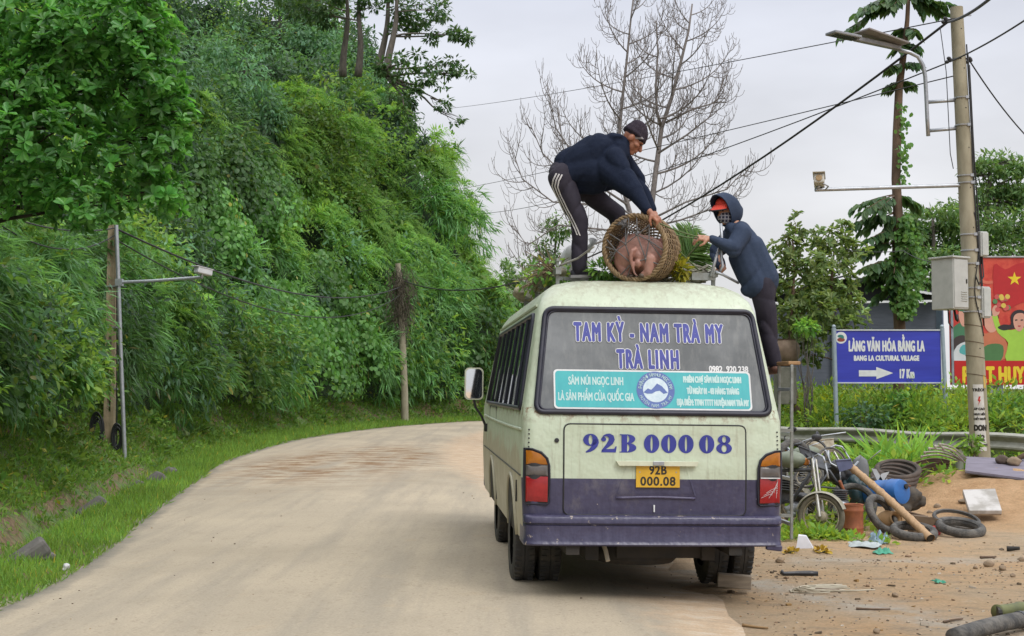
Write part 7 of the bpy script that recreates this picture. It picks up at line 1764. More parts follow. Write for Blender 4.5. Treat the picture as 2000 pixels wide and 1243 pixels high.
# ================================================================== scrap heap, sand pile and litter on the right
def gz(x, y): return float(yard_z(np.array([float(x)]), np.array([float(y)]))[0])
E3 = lambda x, y, z: Euler((R(x), R(y), R(z))).to_matrix()
def on(px, py, Y): 
    v = at(px, py, Y); return v
M_RUST = mat('rusty_orange_tin', (.36, .115, .045), (.20, .065, .03), .7, scale=7, bmp=.2); M_OLDT = mat('old_tyre', (.15, .14, .125), (.05, .05, .05), .85, scale=11, bmp=.7, dist=.02)
M_BIKE = mat('dull_bike_paint', (.06, .065, .075), (.035, .036, .04), .5, scale=12); M_DUSTM = mat('dusty_metal', (.38, .34, .25), (.24, .20, .14), .6, metal=.2, scale=12); M_BLUEP = mat('blue_plastic', (.025, .14, .42), (.02, .095, .30), .4, scale=6)
M_BAMBOO = mat('dry_bamboo', (.46, .30, .16), (.33, .20, .10), .6, scale=8, stretch=(4, 4, 1), bmp=.15); M_STONE = mat('brown_stone', (.30, .22, .145), (.20, .15, .10), .9, scale=8, bmp=.5); M_BAG = mat('black_plastic', (.02, .021, .024), (.035, .036, .042), .35, scale=9, bmp=.4)
# ---- wrecked motorbike
wc = at(1604, 1010, 14.7); rW = .262; wf = Vector((.89, -.46, 0)).normalized(); wn = Vector((-.46, -.89, 0)).normalized(); wn.z = .10; wn.normalize()
wu = wn.cross(wf).normalized(); wu = wu if wu.z > 0 else -wu; WM = Matrix((wf, wu, wn)).transposed()
MBK = thing('motorbike', 'wrecked rusty motorbike with a bare front fork standing in the scrap heap', 'motorbike', (wc.x, wc.y, wc.z - rW))
def w_(x, u, n_=0): return rel(MBK, wc + wf * x + wu * u + wn * n_)
mb = MB(); mb.torus(w_(0, 0), rW - .032, .032, WM, 48, 10, 1.15); tyre = mb.build('wheel', mat('dusty_tyre', (.16, .14, .10), (.09, .08, .06), .85, scale=14, bmp=.3), MBK, smooth=True)
mb = MB()
for s in (-.018, .018): mb.tube([w_((rW - .066) * math.cos(a), (rW - .066) * math.sin(a), s) for a in np.linspace(0, 2 * math.pi, 40, endpoint=False)], .0085, 5, closed=True)
mb.tube([w_((rW - .062) * math.cos(a), (rW - .062) * math.sin(a), 0) for a in np.linspace(0, 2 * math.pi, 40, endpoint=False)], .015, 5, closed=True)
mb.build('rim', M_DUSTM, tyre, smooth=True)
mb = MB()
for k in range(28):
    a = 2 * math.pi * k / 28; b_ = a + .45 * (1 if k % 2 else -1); mb.tube([w_(.04 * math.cos(b_), .04 * math.sin(b_), .025 * (1 if k % 4 < 2 else -1)), w_((rW - .07) * math.cos(a), (rW - .07) * math.sin(a))], .0022, 4)
mb.build('spokes', M_DUSTM, tyre)['kind'] = 'stuff'
mb = MB(); hub_T = Matrix.Translation(w_(0, 0)) @ WM.to_4x4(); mb.lathe([(.0, -.05), (.055, -.05), (.068, -.03), (.062, .02), (.05, .045), (.02, .055), (.0, .055)], 22, hub_T, cap=False); mb.build('hub', M_DUSTM, tyre, smooth=True, angle=40)
hd = rel(MBK, at(1586, 897, 14.95))
for s in (-.075, .075):
    mb = MB(); a = w_(0, 0, s); e = hd + Vector((.02, -.01, 0)) + wn * s; mid_ = a.lerp(e, .42); mb.tube([a, mid_], [.021, .024], 8); mb.tube([mid_, e], [.016, .016], 8); fk = mb.build('fork_leg', mat('fork_chrome', (.50, .50, .48), (.36, .33, .27), .35, metal=.7, scale=14), MBK, smooth=True, angle=50)
mb = MB(); P = [(a, rW + .022) for a in np.linspace(R(20), R(165), 16)]; vs = []
for a, r in P:
    for s, dr in ((-.055, -.02), (-.035, .0), (.035, .0), (.055, -.02)): vs.append(w_((r + dr) * math.cos(a), (r + dr) * math.sin(a), s))
mb.add(vs, [(i * 4 + k, i * 4 + k + 1, i * 4 + 5 + k, i * 4 + 4 + k) for i in range(15) for k in range(3)]); mb.build('mudguard', mat('pale_mudguard', (.40, .38, .31), (.26, .24, .18), .5, metal=.3, scale=9), MBK, smooth=True)
mb = MB(); hb_ = [(1612, 905, 14.75), (1608, 893, 14.78), (1598, 888, 14.85), (1590, 893, 14.95), (1578, 896, 15.05), (1576, 908, 15.1)]
mb.tube([rel(MBK, at(*p)) for p in hb_], .013, 7); mb.tube([rel(MBK, at(1612, 905, 14.75)), rel(MBK, at(1618, 935, 14.68))], .011, 6); mb.tube([rel(MBK, at(1590, 893, 14.95)), rel(MBK, at(1586, 930, 14.95))], .02, 7); mb.build('handlebar', M_GALV, MBK, smooth=True)
bk = Vector((-.62, .78, 0)).normalized()
def k_(d, s, z): return hd + bk * d + Vector((.78, .62, 0)) * s + Vector((0, 0, z))
mb = MB(); mb.tube([k_(0, 0, -.12), k_(.45, 0, -.15), k_(.95, 0, -.1), k_(1.2, 0, -.05)], .022, 8); mb.tube([k_(.02, 0, -.16), k_(.3, 0, -.5), k_(.7, 0, -.52), k_(.72, 0, -.13)], .02, 8); mb.build('frame', M_BIKE, MBK, smooth=True)
mb = MB(); mb.ell(k_(.30, 0, -.02), (.13, .20, .10), Matrix.Rotation(R(38), 3, 'Z')); mb.build('tank', mat('grey_green_tank', (.20, .23, .17), (.13, .15, .11), .5), MBK, smooth=True)
mb = MB(); mb.lathe([(.0, -.12), (.11, -.12), (.13, -.05), (.13, .05), (.11, .12), (0, .12)], 18, Matrix.Translation(k_(.52, 0, -.42)) @ Matrix.Rotation(R(90), 4, 'X') @ Matrix.Rotation(R(30), 4, 'Y'), cap=False)
for q in range(6): mb.box(k_(.36, 0, -.38 + .028 * q), (.17, .16, .012), (0, R(18), R(38)))
mb.build('engine', mat('dark_engine', (.10, .105, .11), (.05, .05, .055), .5, metal=.4, scale=9), MBK, smooth=True, angle=40)
mb = MB(); mb.box(k_(.95, 0, -.02), (.20, .55, .08), (0, 0, R(38)), .03); mb.build('saddle', M_BAG, MBK)
mb = MB(); mb.torus(k_(1.05, 0, -.42), .22, .035, Matrix.Rotation(R(38), 3, 'Z') @ Matrix.Rotation(R(90), 3, 'Y'), 36, 8); mb.build('wheel', M_OLDT, MBK, smooth=True)
mb = MB(); mb.tube([k_(.0, .0, .02), k_(.1, .05, .16), k_(.05, .12, .22)], .008, 5); mb.ell(k_(.05, .15, .24), (.06, .02, .04)); mb.build('mirror', M_BAG, MBK)
mb = MB(); mb.lathe([(.0, 0), (.04, .0), (.045, .04), (.03, .06), (0, .06)], 12, Matrix.Translation(rel(MBK, at(1572, 902, 15.1))) @ Matrix.Rotation(R(90), 4, 'X'), cap=False); mb.build('indicator', M_AMB, MBK)
mb = MB()
for j in range(4): mb.tube([k_(.02, .02 * j, -.02), k_(.08 + .03 * j, .10, -.18 - .03 * j), k_(.2, .04, -.3)], .006, 5)
mb.build('brake_cable', M_CABLE, MBK, smooth=True)
# ---- more scrap around the motorbike
def scrap(nm, lab, cat, pts_list, r, m, Y):
    p0 = at(*pts_list[0][0], Y); zg = gz(p0.x, Y); T = thing(nm, lab, cat, (p0.x, Y, zg))
    for i, pts in enumerate(pts_list):
        mb = MB(); mb.tube([rel(T, at(x, y, Y + .12 * math.sin(j * 2 + i))) for j, (x, y) in enumerate(pts)], r if i == 0 else r * .7, 7); mb.build('tube', m, T, smooth=True)
    return T
scrap('bike_frame', 'bent black bicycle frame tangled behind the motorbike fork', 'frame', [[(1545, 880), (1575, 905), (1620, 920), (1648, 962)], [(1575, 905), (1590, 950), (1640, 955)], [(1620, 920), (1600, 950)], [(1545, 880), (1552, 868), (1566, 866)]], .018, M_BIKE, 16.0)
scrap('handlebar', 'loose chrome handlebar lying on the black bags', 'handlebar', [[(1612, 880), (1622, 905), (1640, 915), (1662, 918), (1676, 902)], [(1640, 915), (1642, 940)]], .013, M_GALV, 16.2)
scrap('pipe', 'rusty brown exhaust pipe sticking out beside the rusty tin', 'pipe', [[(1640, 940), (1652, 968), (1650, 1000)], [(1652, 968), (1660, 975)]], .02, M_RUST, 15.9)
scrap('scrap_rods', 'thin grey rods leaning between the guardrail and the motorbike', 'rods', [[(1540, 872), (1600, 852), (1652, 845)], [(1556, 880), (1610, 862)], [(1690, 905), (1720, 880)]], .010, M_GALV, 17.8)
for (px, py, Y, R1, e, lab) in ((1625, 905, 16.9, .20, E3(70, 20, 10), 'spoked bicycle wheel propped among the black bags'), (1580, 930, 16.2, .17, E3(40, -30, 0), 'small rusty wheel under the bent bicycle frame')):
    c = at(px, py, Y); T = thing('bicycle_wheel', lab, 'wheel', (c.x, c.y, c.z - R1)); mb = MB(); mb.torus(rel(T, c), R1, .017, e, 40, 8); mb.build('tyre', M_OLDT, T, smooth=True)
    mb = MB(); mb.torus(rel(T, c), R1 - .02, .008, e, 40, 6)
    for k in range(20): a = k * math.pi / 10; mb.tube([rel(T, c) + e @ Vector((.02 * math.cos(a + 1), .02 * math.sin(a + 1), .02 * (-1) ** k)), rel(T, c) + e @ Vector(((R1 - .02) * math.cos(a), (R1 - .02) * math.sin(a), 0))], .0025, 4)
    mb.build('rim', M_DUSTM, T, smooth=True)
def plate_(nm, lab, cat, pts, Y, m, th=.02):
    P = [at(x, y, Y + d) for x, y, d in pts]; T = thing(nm, lab, cat, (P[0].x, P[0].y, min(p.z for p in P))); mb = MB(); mb.prism([rel(T, p) for p in P], (0, 0, 0), (0, th, .003)); mb.build('sheet', m, T); mb = MB(); mb.tube([rel(T, P[0]), rel(T, P[1])], .012, 5); mb.build('rolled_edge', m, T); return T
plate_('metal_sheet', 'pale dented metal sheet standing among weeds behind the motorbike', 'sheet', [(1572, 862, 0), (1628, 858, .2), (1632, 882, .1), (1578, 890, 0)], 18.0, M_DUSTM)
plate_('footboard', 'dark grey plastic leg shield lying on top of the heap', 'leg shield', [(1560, 872, 0), (1600, 888, .1), (1624, 912, .0), (1606, 918, -.1), (1568, 896, 0)], 16.3, M_BIKE, .05)
plate_('broken_cowling', 'purple-blue plastic cowling on the black bags near the bamboo tip', 'cowling', [(1632, 900, 0), (1662, 898, .1), (1668, 914, .1), (1640, 922, 0)], 16.0, mat('violet_plastic', (.10, .11, .20), (.06, .07, .13), .45), .04)
plate_('plank', 'splintered brown plank half buried behind the crushed box', 'plank', [(1772, 1000, 0), (1812, 1010, 0), (1812, 1018, 0), (1774, 1010, 0)], 15.6, M_BARK, .05)
T = thing('engine_block', 'greasy grey engine block on the ground behind the rusty tin', 'engine', tuple(at(1638, 1010, 15.6))); mb = MB(); mb.box((0, 0, .10), (.22, .2, .2), None, .03)
for k in range(6): mb.box((.02, 0, .20 + .022 * k), (.16, .15, .010))
mb.build('cylinder_block', mat('dark_engine', (.10, .105, .11), (.05, .05, .055), .5, metal=.4, scale=9), T); mb = MB(); mb.lathe([(.09, -.03), (.095, .02), (.06, .03), (0, .03)], 16, Matrix.Translation((.0, -.11, .10)) @ Matrix.Rotation(R(90), 4, 'X'), cap=False); mb.build('side_cover', M_GALV, T, smooth=True)
scrap('chain_pipe', 'twisted dark iron rods heaped beside the blue drum', 'rods', [[(1752, 985), (1770, 960), (1790, 968), (1800, 990)], [(1755, 970), (1780, 985), (1796, 975)], [(1748, 960), (1762, 945), (1778, 950)]], .012, M_RUST, 16.6)
scrap('luggage_rack', 'bent chrome luggage rack standing in front of the tyre stack', 'rack', [[(1690, 960), (1696, 935), (1712, 932), (1716, 958)], [(1694, 945), (1714, 944)]], .009, M_GALV, 16.6)
c2 = copy_tree(MBK); p2 = at(1672, 985, 17.1); c2.location = (p2.x, p2.y, gz(p2.x, p2.y) - .02); c2.rotation_euler = (R(-9), R(6), R(58)); c2['label'] = 'second wrecked motorbike buried deeper in the heap behind the bamboo pole'
c3 = copy_tree(MBK); p2 = at(1560, 985, 16.6); c3.location = (p2.x, p2.y, gz(p2.x, p2.y) - .03); c3.rotation_euler = (R(10), R(-8), R(-25)); c3['label'] = 'third wrecked motorbike half hidden behind the rear corner of the bus'
for o in (MBK, c2, c3): o['group'] = 'wrecked motorbikes in the heap'
# ---- tyres
def tyre_(px, py, Y, R1, r, M3, lab, sz=1.0, lift=None, nm='tyre', mt=None, hole=None):
    c = at(px, py, Y)
    if lift is not None: c.z = gz(c.x, c.y) + lift
    zmin = min((M3 @ Vector(((R1 + r) * math.cos(a), (R1 + r) * math.sin(a), 0))).z for a in np.linspace(0, 6.28, 24)) - r
    T = thing(nm, lab, 'tyre', (c.x, c.y, c.z + zmin), 'old tyres in the scrap heap'); mb = MB(); mb.torus(rel(T, c), R1, r, M3, 52, 12, sz); b_ = mb.build('casing', mt or M_OLDT, T, smooth=True)
    mb = MB()
    for s in (-1, 1): mb.tube([rel(T, c) + M3 @ Vector(((R1 - r * .85) * math.cos(a), (R1 - r * .85) * math.sin(a), s * r * sz * .55)) for a in np.linspace(0, 2 * math.pi, 48, endpoint=False)], .006, 5, closed=True)
    mb.build('bead', M_BLK, T, smooth=True)
    return T
tyre_(1785, 1042, 14.75, .215, .045, E3(12, 2, 0), 'bald black tyre lying flat under the end of the bamboo pole', 1.2, .08)
tyre_(1876, 1031, 15.15, .235, .045, E3(12, 3, 0), 'bald black tyre lying flat at the foot of the sand, below the grey slab', 1.2, .09)
tyre_(1722, 1004, 15.2, .205, .042, E3(58, 22, 30), 'grey tyre leaning against the brown pot beside the rusty tin', 1.1)
tyre_(1668, 985, 15.9, .235, .036, E3(62, -14, 0), 'thin grey tyre leaning behind the rusty tin', 1.0)
tyre_(1553, 905, 16.8, .27, .045, E3(80, 0, 30), 'dark tyre standing half hidden behind the rear corner of the bus', 1.0)
T = tyre_(1868, 1003, 15.9, .26, .022, E3(17, 4, 0), 'narrow tyre with broken spokes lying half under the grey slab', 1.0, .10)
mb = MB()
for k in range(9):
    a = k * .5; mb.tube([(.22 * math.cos(a), .22 * math.sin(a), .06), (.04 * math.cos(a + 1), .04 * math.sin(a + 1), .03)], .003, 4)
sp_o = mb.build('spokes', M_DUSTM, T); sp_o['kind'] = 'stuff'
for k in range(4): tyre_(1745 + 3 * k, 938 - 7 * k, 17.6 + .03 * k, .27, .035, E3(20, 8 - 4 * k, 0), ('brown worn tyre at the bottom of the stack behind the blue drum', 'brown worn tyre second from the bottom of the stack behind the blue drum', 'brown worn tyre second from the top of the stack behind the blue drum', 'brown worn tyre on top of the stack behind the blue drum')[k], .9, None, 'tyre', mat('brown_tyre', (.10, .075, .06), (.05, .038, .032), .85, scale=10, bmp=.4))
tyre_(1592, 880, 17.6, .16, .014, E3(60, 10, 0), 'small spoked rim with thin tyre lying on top behind the motorbike', 1.0)
# ---- rusty tin
c = at(1666, 1041, 15.0); T = thing('rusty_tin', 'rusty orange tin drum standing beside the motorbike wheel', 'tin', (c.x, c.y, gz(c.x, c.y))); mb = MB()
mb.lathe([(.118, 0), (.122, .012), (.116, .02), (.116, .085), (.120, .095), (.116, .105), (.116, .27), (.121, .28), (.121, .30), (.116, .31), (.117, .345), (.123, .352), (.120, .358), (.112, .352), (.105, .25), (.1, .02)], 30); mb.build('drum', M_RUST, T, smooth=True, angle=35)
mb = MB(); mb.tube([(-.118, 0, .31), (-.15, -.03, .30), (-.14, -.08, .24)], .005, 5); mb.build('wire_handle', M_DUSTM, T)
# ---- blue drum on its side
c = at(1732, 963, 16.2); ax_ = Vector((.55, -.80, .12)).normalized(); Mx = ax_.to_track_quat('Z', 'Y').to_matrix().to_4x4(); T = thing('plastic_drum', 'dented blue plastic drum lying on its side behind the bamboo pole', 'drum', (c.x, c.y, c.z - .16)); A = Matrix.Translation(rel(T, c)) @ Mx; mb = MB()
mb.lathe([(.0, -.28), (.14, -.27), (.158, -.24), (.158, -.12), (.165, -.10), (.158, -.08), (.158, .08), (.165, .10), (.158, .12), (.156, .20), (.145, .235), (.10, .25), (.0, .252)], 28, A, cap=False); b_ = mb.build('barrel', M_BLUEP, T, smooth=True, angle=50)
mb = MB(); mb.lathe([(.03, .25), (.032, .275), (.0, .278)], 12, A @ Matrix.Translation((.05, .06, 0)), cap=False); mb.build('bung', M_BLK, T)
# ---- bamboo pole
p0, p1 = at(1653, 905, 16.3), at(1818, 1053, 14.45); T = thing('bamboo_pole', 'thick dry bamboo pole leaning across the scrap heap to the ground', 'pole', tuple(p1)); mb = MB(); P = []; rad = []; n_ = 64
for i in range(n_ + 1):
    t = i / n_; p = p0.lerp(p1, t) + Vector((0, 0, .02 * math.sin(t * 3.1))); P.append(rel(T, p)); f = (t * 9) % 1; rad.append(.043 + .007 * (1 if min(f, 1 - f) < .07 else 0) + .003 * t)
mb.tube(P, rad, 14, cap=False); mb.build('culm', M_BAMBOO, T, smooth=True); mb = MB(); dd = (p1 - p0).normalized(); mb.tube([rel(T, p1 - dd * .01), rel(T, p1 - dd * .06)], .038, 12); mb.build('hollow_end', M_BLK, T)
# ---- grey mudguard shield, black bags, white plastic, boxes
c = at(1681, 945, 16.8); T = thing('mudguard', 'grey rounded plastic mudguard standing upright in the scrap heap', 'mudguard', (c.x, c.y, c.z - .36)); mb = MB(); vs = []
for i in range(13):
    t = i / 12; z = -.36 + .72 * t; w__ = .115 * (math.sqrt(max(0, 1 - max(0, (t - .72) / .28) ** 2))) * (.8 + .2 * t) + .004
    for k in range(7): a = (k / 6 - .5) * 2; vs.append(rel(T, c) + Vector((a * w__, .05 * a * a + .10 * (t - .5) ** 2 - .06 * t, z)))
mb.add(vs, [(i * 7 + k, i * 7 + k + 1, i * 7 + 8 + k, i * 7 + 7 + k) for i in range(12) for k in range(6)]); g_ = mb.build('shell', mat('grey_plastic', (.19, .20, .21), (.13, .135, .14), .5, scale=5), T, smooth=True); sm_ = g_.modifiers.new('s', 'SOLIDIFY'); sm_.thickness = .01
mb = MB(); mb.bar((0, .02, 0), (0, .03, .30), .03, .02); mb.build('bracket', M_BIKE, T)
def lumpy(nm, px, py, Y, r, mt, lab, cat, seed, wr=.02, zb=None, grp=None, vox=.014):
    c = at(px, py, Y); 
    if zb is not None: c.z = gz(c.x, c.y) + zb
    T = thing(nm, lab, cat, (c.x, c.y, c.z - r[2]), grp); rr_ = random.Random(seed); P = [('e', c, r)]
    for k in range(9): P.append(('e', c + Vector([rr_.uniform(-.8, .8) * v for v in r]), [v * rr_.uniform(.3, .55) for v in r]))
    fuse('skin', P, mt, T, vox, 1, wr, 9, seed); return T
T = lumpy('rubbish_bag', 1640, 925, 16.6, (.2, .18, .17), M_BAG, 'black plastic rubbish bag heaped behind the motorbike fork', 'bag', 3); T = lumpy('rubbish_bag', 1565, 985, 15.6, (.16, .15, .14), M_BAG, 'black plastic sheet crumpled under the motorbike by the bus corner', 'bag', 4); lumpy('rubbish_bag', 1668, 958, 16.4, (.12, .14, .2), mat('dark_teal_bag', (.02, .05, .06), None, .4, bmp=.4), 'dark teal bag squeezed between the mudguard and the bamboo pole', 'bag', 8)
lumpy('plastic_sheet', 1555, 1000, 15.1, (.13, .1, .08), mat('grey_sheet', (.26, .28, .29), (.18, .19, .2), .5, bmp=.4), 'crumpled grey plastic sheet beside the motorbike wheel', 'sheet', 6)
lumpy('scrap_lump', 1778, 975, 16.6, (.16, .14, .16), mat('charred_scrap', (.05, .045, .04), (.10, .08, .06), .9, scale=9, bmp=.6), 'dark charred scrap lump between the blue drum and the sand', 'scrap', 9, .03)
c = at(1712, 938, 16.5); T = thing('plastic_fairing', 'broken white plastic fairing with pointed prongs above the blue drum', 'fairing', (c.x, c.y, c.z - .12)); mb = MB(); q0 = rel(T, c)
for pts in ([(1700, 968), (1712, 962), (1737, 922), (1722, 926)], [(1716, 945), (1702, 915), (1712, 917), (1724, 938)], [(1718, 948), (1733, 935), (1734, 945), (1722, 958)]): mb.prism([rel(T, at(x, y, 16.5)) for x, y in pts], (0, 0, 0), (0, .015, 0))
b_ = mb.build('shell', mat('white_plastic', (.56, .56, .54), (.42, .42, .4), .45), T); mb = MB(); mb.box(rel(T, at(1708, 952, 16.52)), (.05, .03, .09)); mb.build('stay', M_RUST, T)
c = at(1808, 1022, 15.3); T = thing('carton', 'crushed brown box lying against the sand behind the bamboo pole', 'box', (c.x, c.y, gz(c.x, c.y))); mb = MB(); mb.prism([(-.17, 0, 0), (.12, 0, 0), (.14, 0, .10), (.05, 0, .19), (-.14, 0, .21)], (0, -.08, 0), (0, .14, 0)); mb.build('body', mat('brown_card', (.17, .115, .07), (.11, .075, .045), .9, scale=7), T); mb = MB(); mb.prism([(.05, 0, .195), (.14, 0, .105), (.23, 0, .06), (.16, 0, .16)], (0, -.08, 0), (0, .0, 0)); mb.build('flap', mat('brown_card', (.17, .115, .07)), T)
lumpy('plastic_bag', 1826, 1024, 15.2, (.07, .05, .06), mat('red_plastic', (.55, .06, .05), (.42, .035, .03), .4, bmp=.3), 'small crumpled red plastic bag beside the crushed box', 'bag', 12, .015, .05, None, .009)
c = at(1735, 1020, 15.35); T = thing('clay_pot', 'ochre clay pot lying inside the leaning grey tyre', 'pot', (c.x, c.y, gz(c.x, c.y))); A = Matrix.Translation((0, 0, .12)) @ Matrix.Rotation(R(70), 4, 'X') @ Matrix.Rotation(R(20), 4, 'Y'); mb = MB(); mb.lathe([(.0, -.15), (.09, -.14), (.13, -.05), (.13, .05), (.09, .12), (.07, .14), (.085, .16), (.06, .15), (.05, .1)], 20, A, cap=False); mb.build('bowl', mat('ochre_clay', (.42, .26, .12), (.32, .19, .085), .7), T, smooth=True); mb = MB(); mb.torus((A @ Vector((0, 0, .16))), .08, .012, A.to_3x3(), 20, 6); mb.build('lip', mat('ochre_clay', (.42, .26, .12)), T, smooth=True)
# ---- fan of metal strips
strip_m = [mat('rusty_strip', (.16, .10, .075), (.09, .06, .045), .6, metal=.4, scale=9), mat('grey_strip', (.48, .44, .38), (.30, .26, .21), .5, metal=.4, scale=9)]
for k in range(9):
    a0 = (1788 + 2 * k, 908 - 4.5 * k if k > 2 else 935 - 12 * k); 
    ends = [((1792, 938), (1852, 912)), ((1790, 924), (1854, 908)), ((1787, 907), (1860, 905)), ((1800, 893), (1872, 902)), ((1806, 885), (1876, 900)), ((1815, 877), (1880, 902)), ((1827, 873), (1884, 898)), ((1836, 869), (1888, 897)), ((1842, 876), (1884, 905))][k]
    A_, B_ = at(*ends[0], 18.2 - .05 * k), at(*ends[1], 18.4); T = thing('metal_strip', ('lowest rusty strip of the fanned metal bundle, resting on the sand', 'second lowest rusty strip of the fanned metal bundle', 'third rusty strip from the bottom of the fanned metal bundle', 'fourth strip from the bottom of the fanned metal bundle', 'fifth, middle strip of the fanned metal bundle', 'sixth strip from the bottom of the fanned metal bundle', 'third strip from the top of the fanned metal bundle', 'topmost pale strip of the fanned metal bundle', 'second strip from the top of the fanned metal bundle')[k], 'strip', tuple(B_), 'fanned metal strips')
    mb = MB(); P = []
    for i in range(13):
        t = i / 12; P.append(rel(T, A_.lerp(B_, t)) + Vector((0, 0, .05 * math.sin(t * math.pi))))
    for s in ((-1, 1) if k < 3 else (.4,)): mb.tube([p + Vector((0, 0, .02 * s)) for p in P], .011, 5)
    vs = [p + Vector((0, .0, s)) for p in P for s in ((-.022, .022) if k < 3 else (-.006, .012))]; mb.add(vs, [(2 * i, 2 * i + 1, 2 * i + 3, 2 * i + 2) for i in range(12)]); mb.build('channel', strip_m[0 if k < 3 else 1], T, smooth=True, angle=40)
    mb = MB(); mb.ell(rel(T, A_), (.02, .02, .026), None, 8, 6); mb.build('bent_tip', strip_m[1], T)
# ---- board with stones, slab, stones on the sand
def stone(px, py, Y, r, lab, sd, lift=None, rot=0, grp=None, m=None):
    c = at(px, py, Y)
    if lift is not None: c.z = gz(c.x, c.y) + lift
    mb = MB(); mb.ell((0, 0, r[2]), r, Matrix.Rotation(rot, 3, 'Z'), 18, 12, .05 + .01 * (sd % 4)); o = mb.build('stone', m or M_STONE, None, smooth=True); o.location = (c.x, c.y, c.z - r[2]); return tag(o, lab, 'stone', grp)
b0, b1, b2, b3 = at(1887, 892, 18.9), at(2075, 900, 18.9), at(2075, 944, 17.3), at(1885, 919, 17.9)
T = thing('plywood_board', 'long purple-grey plywood board lying on top of the sand pile', 'board', tuple(b3)); mb = MB(); mb.prism([rel(T, p) for p in (b0, b1, b2, b3)], (0, 0, -.028), (0, 0, 0)); mb.build('sheet', mat('purple_grey_ply', (.22, .20, .25), (.15, .135, .17), .8, scale=6, stretch=(.5, 3, 1)), T); mb = MB(); mb.bar(rel(T, b3) + Vector((0, .0, -.035)), rel(T, b2) + Vector((0, .0, -.035)), .03, .012); mb.build('edge_strip', mat('ply_edge', (.10, .08, .07), None, .9), T)
stone(1957, 899, 18.5, (.10, .08, .07), 'dark brown stone weighing down the plywood board, left one', 1, None, .3, None, mat('dark_stone', (.11, .08, .06), (.07, .05, .04), .9, bmp=.4)); stone(1980, 902, 18.4, (.10, .085, .065), 'light tan stone weighing down the plywood board, right one', 2, None, .2)
mb = MB(); mb.tube([(0, 0, 0), (.3, .1, .14), (.55, .2, .24)], [.035, .04, .03], 7); o = mb.build('branch', M_BARK, None, smooth=True); o.location = at(1985, 898, 18.7); tag(o, 'dead brown branch lying across the board at the right edge', 'branch')
s0 = [at(1880, 963, 16.7), at(1943, 961, 16.7), at(1956, 1004, 16.15), at(1893, 1004, 16.15)]; T = thing('tile_slab', 'pale grey square slab lying tilted on the sand pile', 'slab', tuple(s0[3])); nrm_ = (s0[1] - s0[0]).cross(s0[2] - s0[1]).normalized(); nrm_ = nrm_ if nrm_.z > 0 else -nrm_
mb = MB(); mb.prism([rel(T, p) for p in s0], nrm_ * .0, nrm_ * .045); mb.build('slab', mat('pale_slab', (.50, .48, .46), (.30, .28, .25), .6, scale=3.5, lo=.42, hi=.58), T); mb = MB(); mb.prism([rel(T, p) for p in s0], nrm_ * -.02, nrm_ * -.001); mb.build('mortar_back', M_STONE, T)
stone(1894, 953, 17.0, (.145, .08, .04), 'flat smooth tan stone lying above the grey slab on the sand', 3, .015); stone(1830, 962, 17.0, (.045, .04, .035), 'small brown clod in the middle of the sand slope', 5, .01, 0, 'clods on the sand'); stone(1815, 972, 16.8, (.035, .03, .025), 'small grey pebble left of the brown clod on the sand slope', 6, .01, 0, 'clods on the sand')
# ---- litter on the ground
def cloth(nm, px, py, w_, d_, h_, mt, lab, cat, seed):
    g = ground_at(px, py, 0); z0 = gz(g.x, g.y); rr_ = random.Random(seed); n_ = 14; vs = []
    for i in range(n_ + 1):
        for j in range(n_ + 1):
            u, v = i / n_ - .5, j / n_ - .5; e = max(0, 1 - (2 * max(abs(u), abs(v))) ** 4)
            hh = (abs(math.sin(u * 9 + seed + 2 * v) * math.cos(v * 11 + seed * 2)) + .4 * abs(math.sin(u * 23 + v * 7))) * h_ * e + .012 + .006 * math.sin(u * 14 + v * 9)
            vs.append((u * w_ * (1 + .25 * math.sin(v * 7 + seed)), v * d_ * (1 + .3 * math.sin(u * 6 + seed)), hh))
    mb = MB(); mb.add(vs, [(i * (n_ + 1) + j, (i + 1) * (n_ + 1) + j, (i + 1) * (n_ + 1) + j + 1, i * (n_ + 1) + j + 1) for i in range(n_) for j in range(n_)])
    o = mb.build(nm, mt, None, smooth=True); o.location = (g.x, g.y, z0); o.rotation_euler = (0, 0, rr_.uniform(-.5, .5)); return tag(o, lab, cat)
M_RAG = mat('light_blue_cloth', (.28, .38, .45), (.16, .24, .32), .8, scale=24)
cloth('rag', 1716, 1056, .19, .3, .10, M_RAG, 'crumpled light blue rag lying in front of the flat tyre', 'rag', 1); cloth('plastic_sheet', 1688, 1064, .34, .35, .03, mat('pale_blue_film', (.42, .47, .47), (.32, .36, .36), .5), 'flat pale torn plastic film left of the blue rag', 'sheet', 2); cloth('rag', 1724, 1074, .17, .2, .045, mat('green_film', (.06, .34, .22), (.04, .25, .16), .5), 'crumpled sea-green plastic scrap on the dirt', 'rag', 3); cloth('plastic_scrap', 1832, 1131, .07, .12, .02, mat('green_film', (.06, .34, .22)), 'tiny green scrap with a string in the middle of the dirt', 'scrap', 5)
g = ground_at(1572, 1072, 0); mb = MB(); mb.prism([(-.09, 0, 0), (.09, .02, 0), (.02, .03, .12), (-.06, .03, .13)], (0, 0, 0), (.01, .03, .01)); o = mb.build('paper', mat('white_paper', (.66, .66, .70), (.56, .56, .6), .7), None); o.location = (g.x, g.y, gz(g.x, g.y)); tag(o, 'folded white paper lying by the motorbike wheel', 'paper')
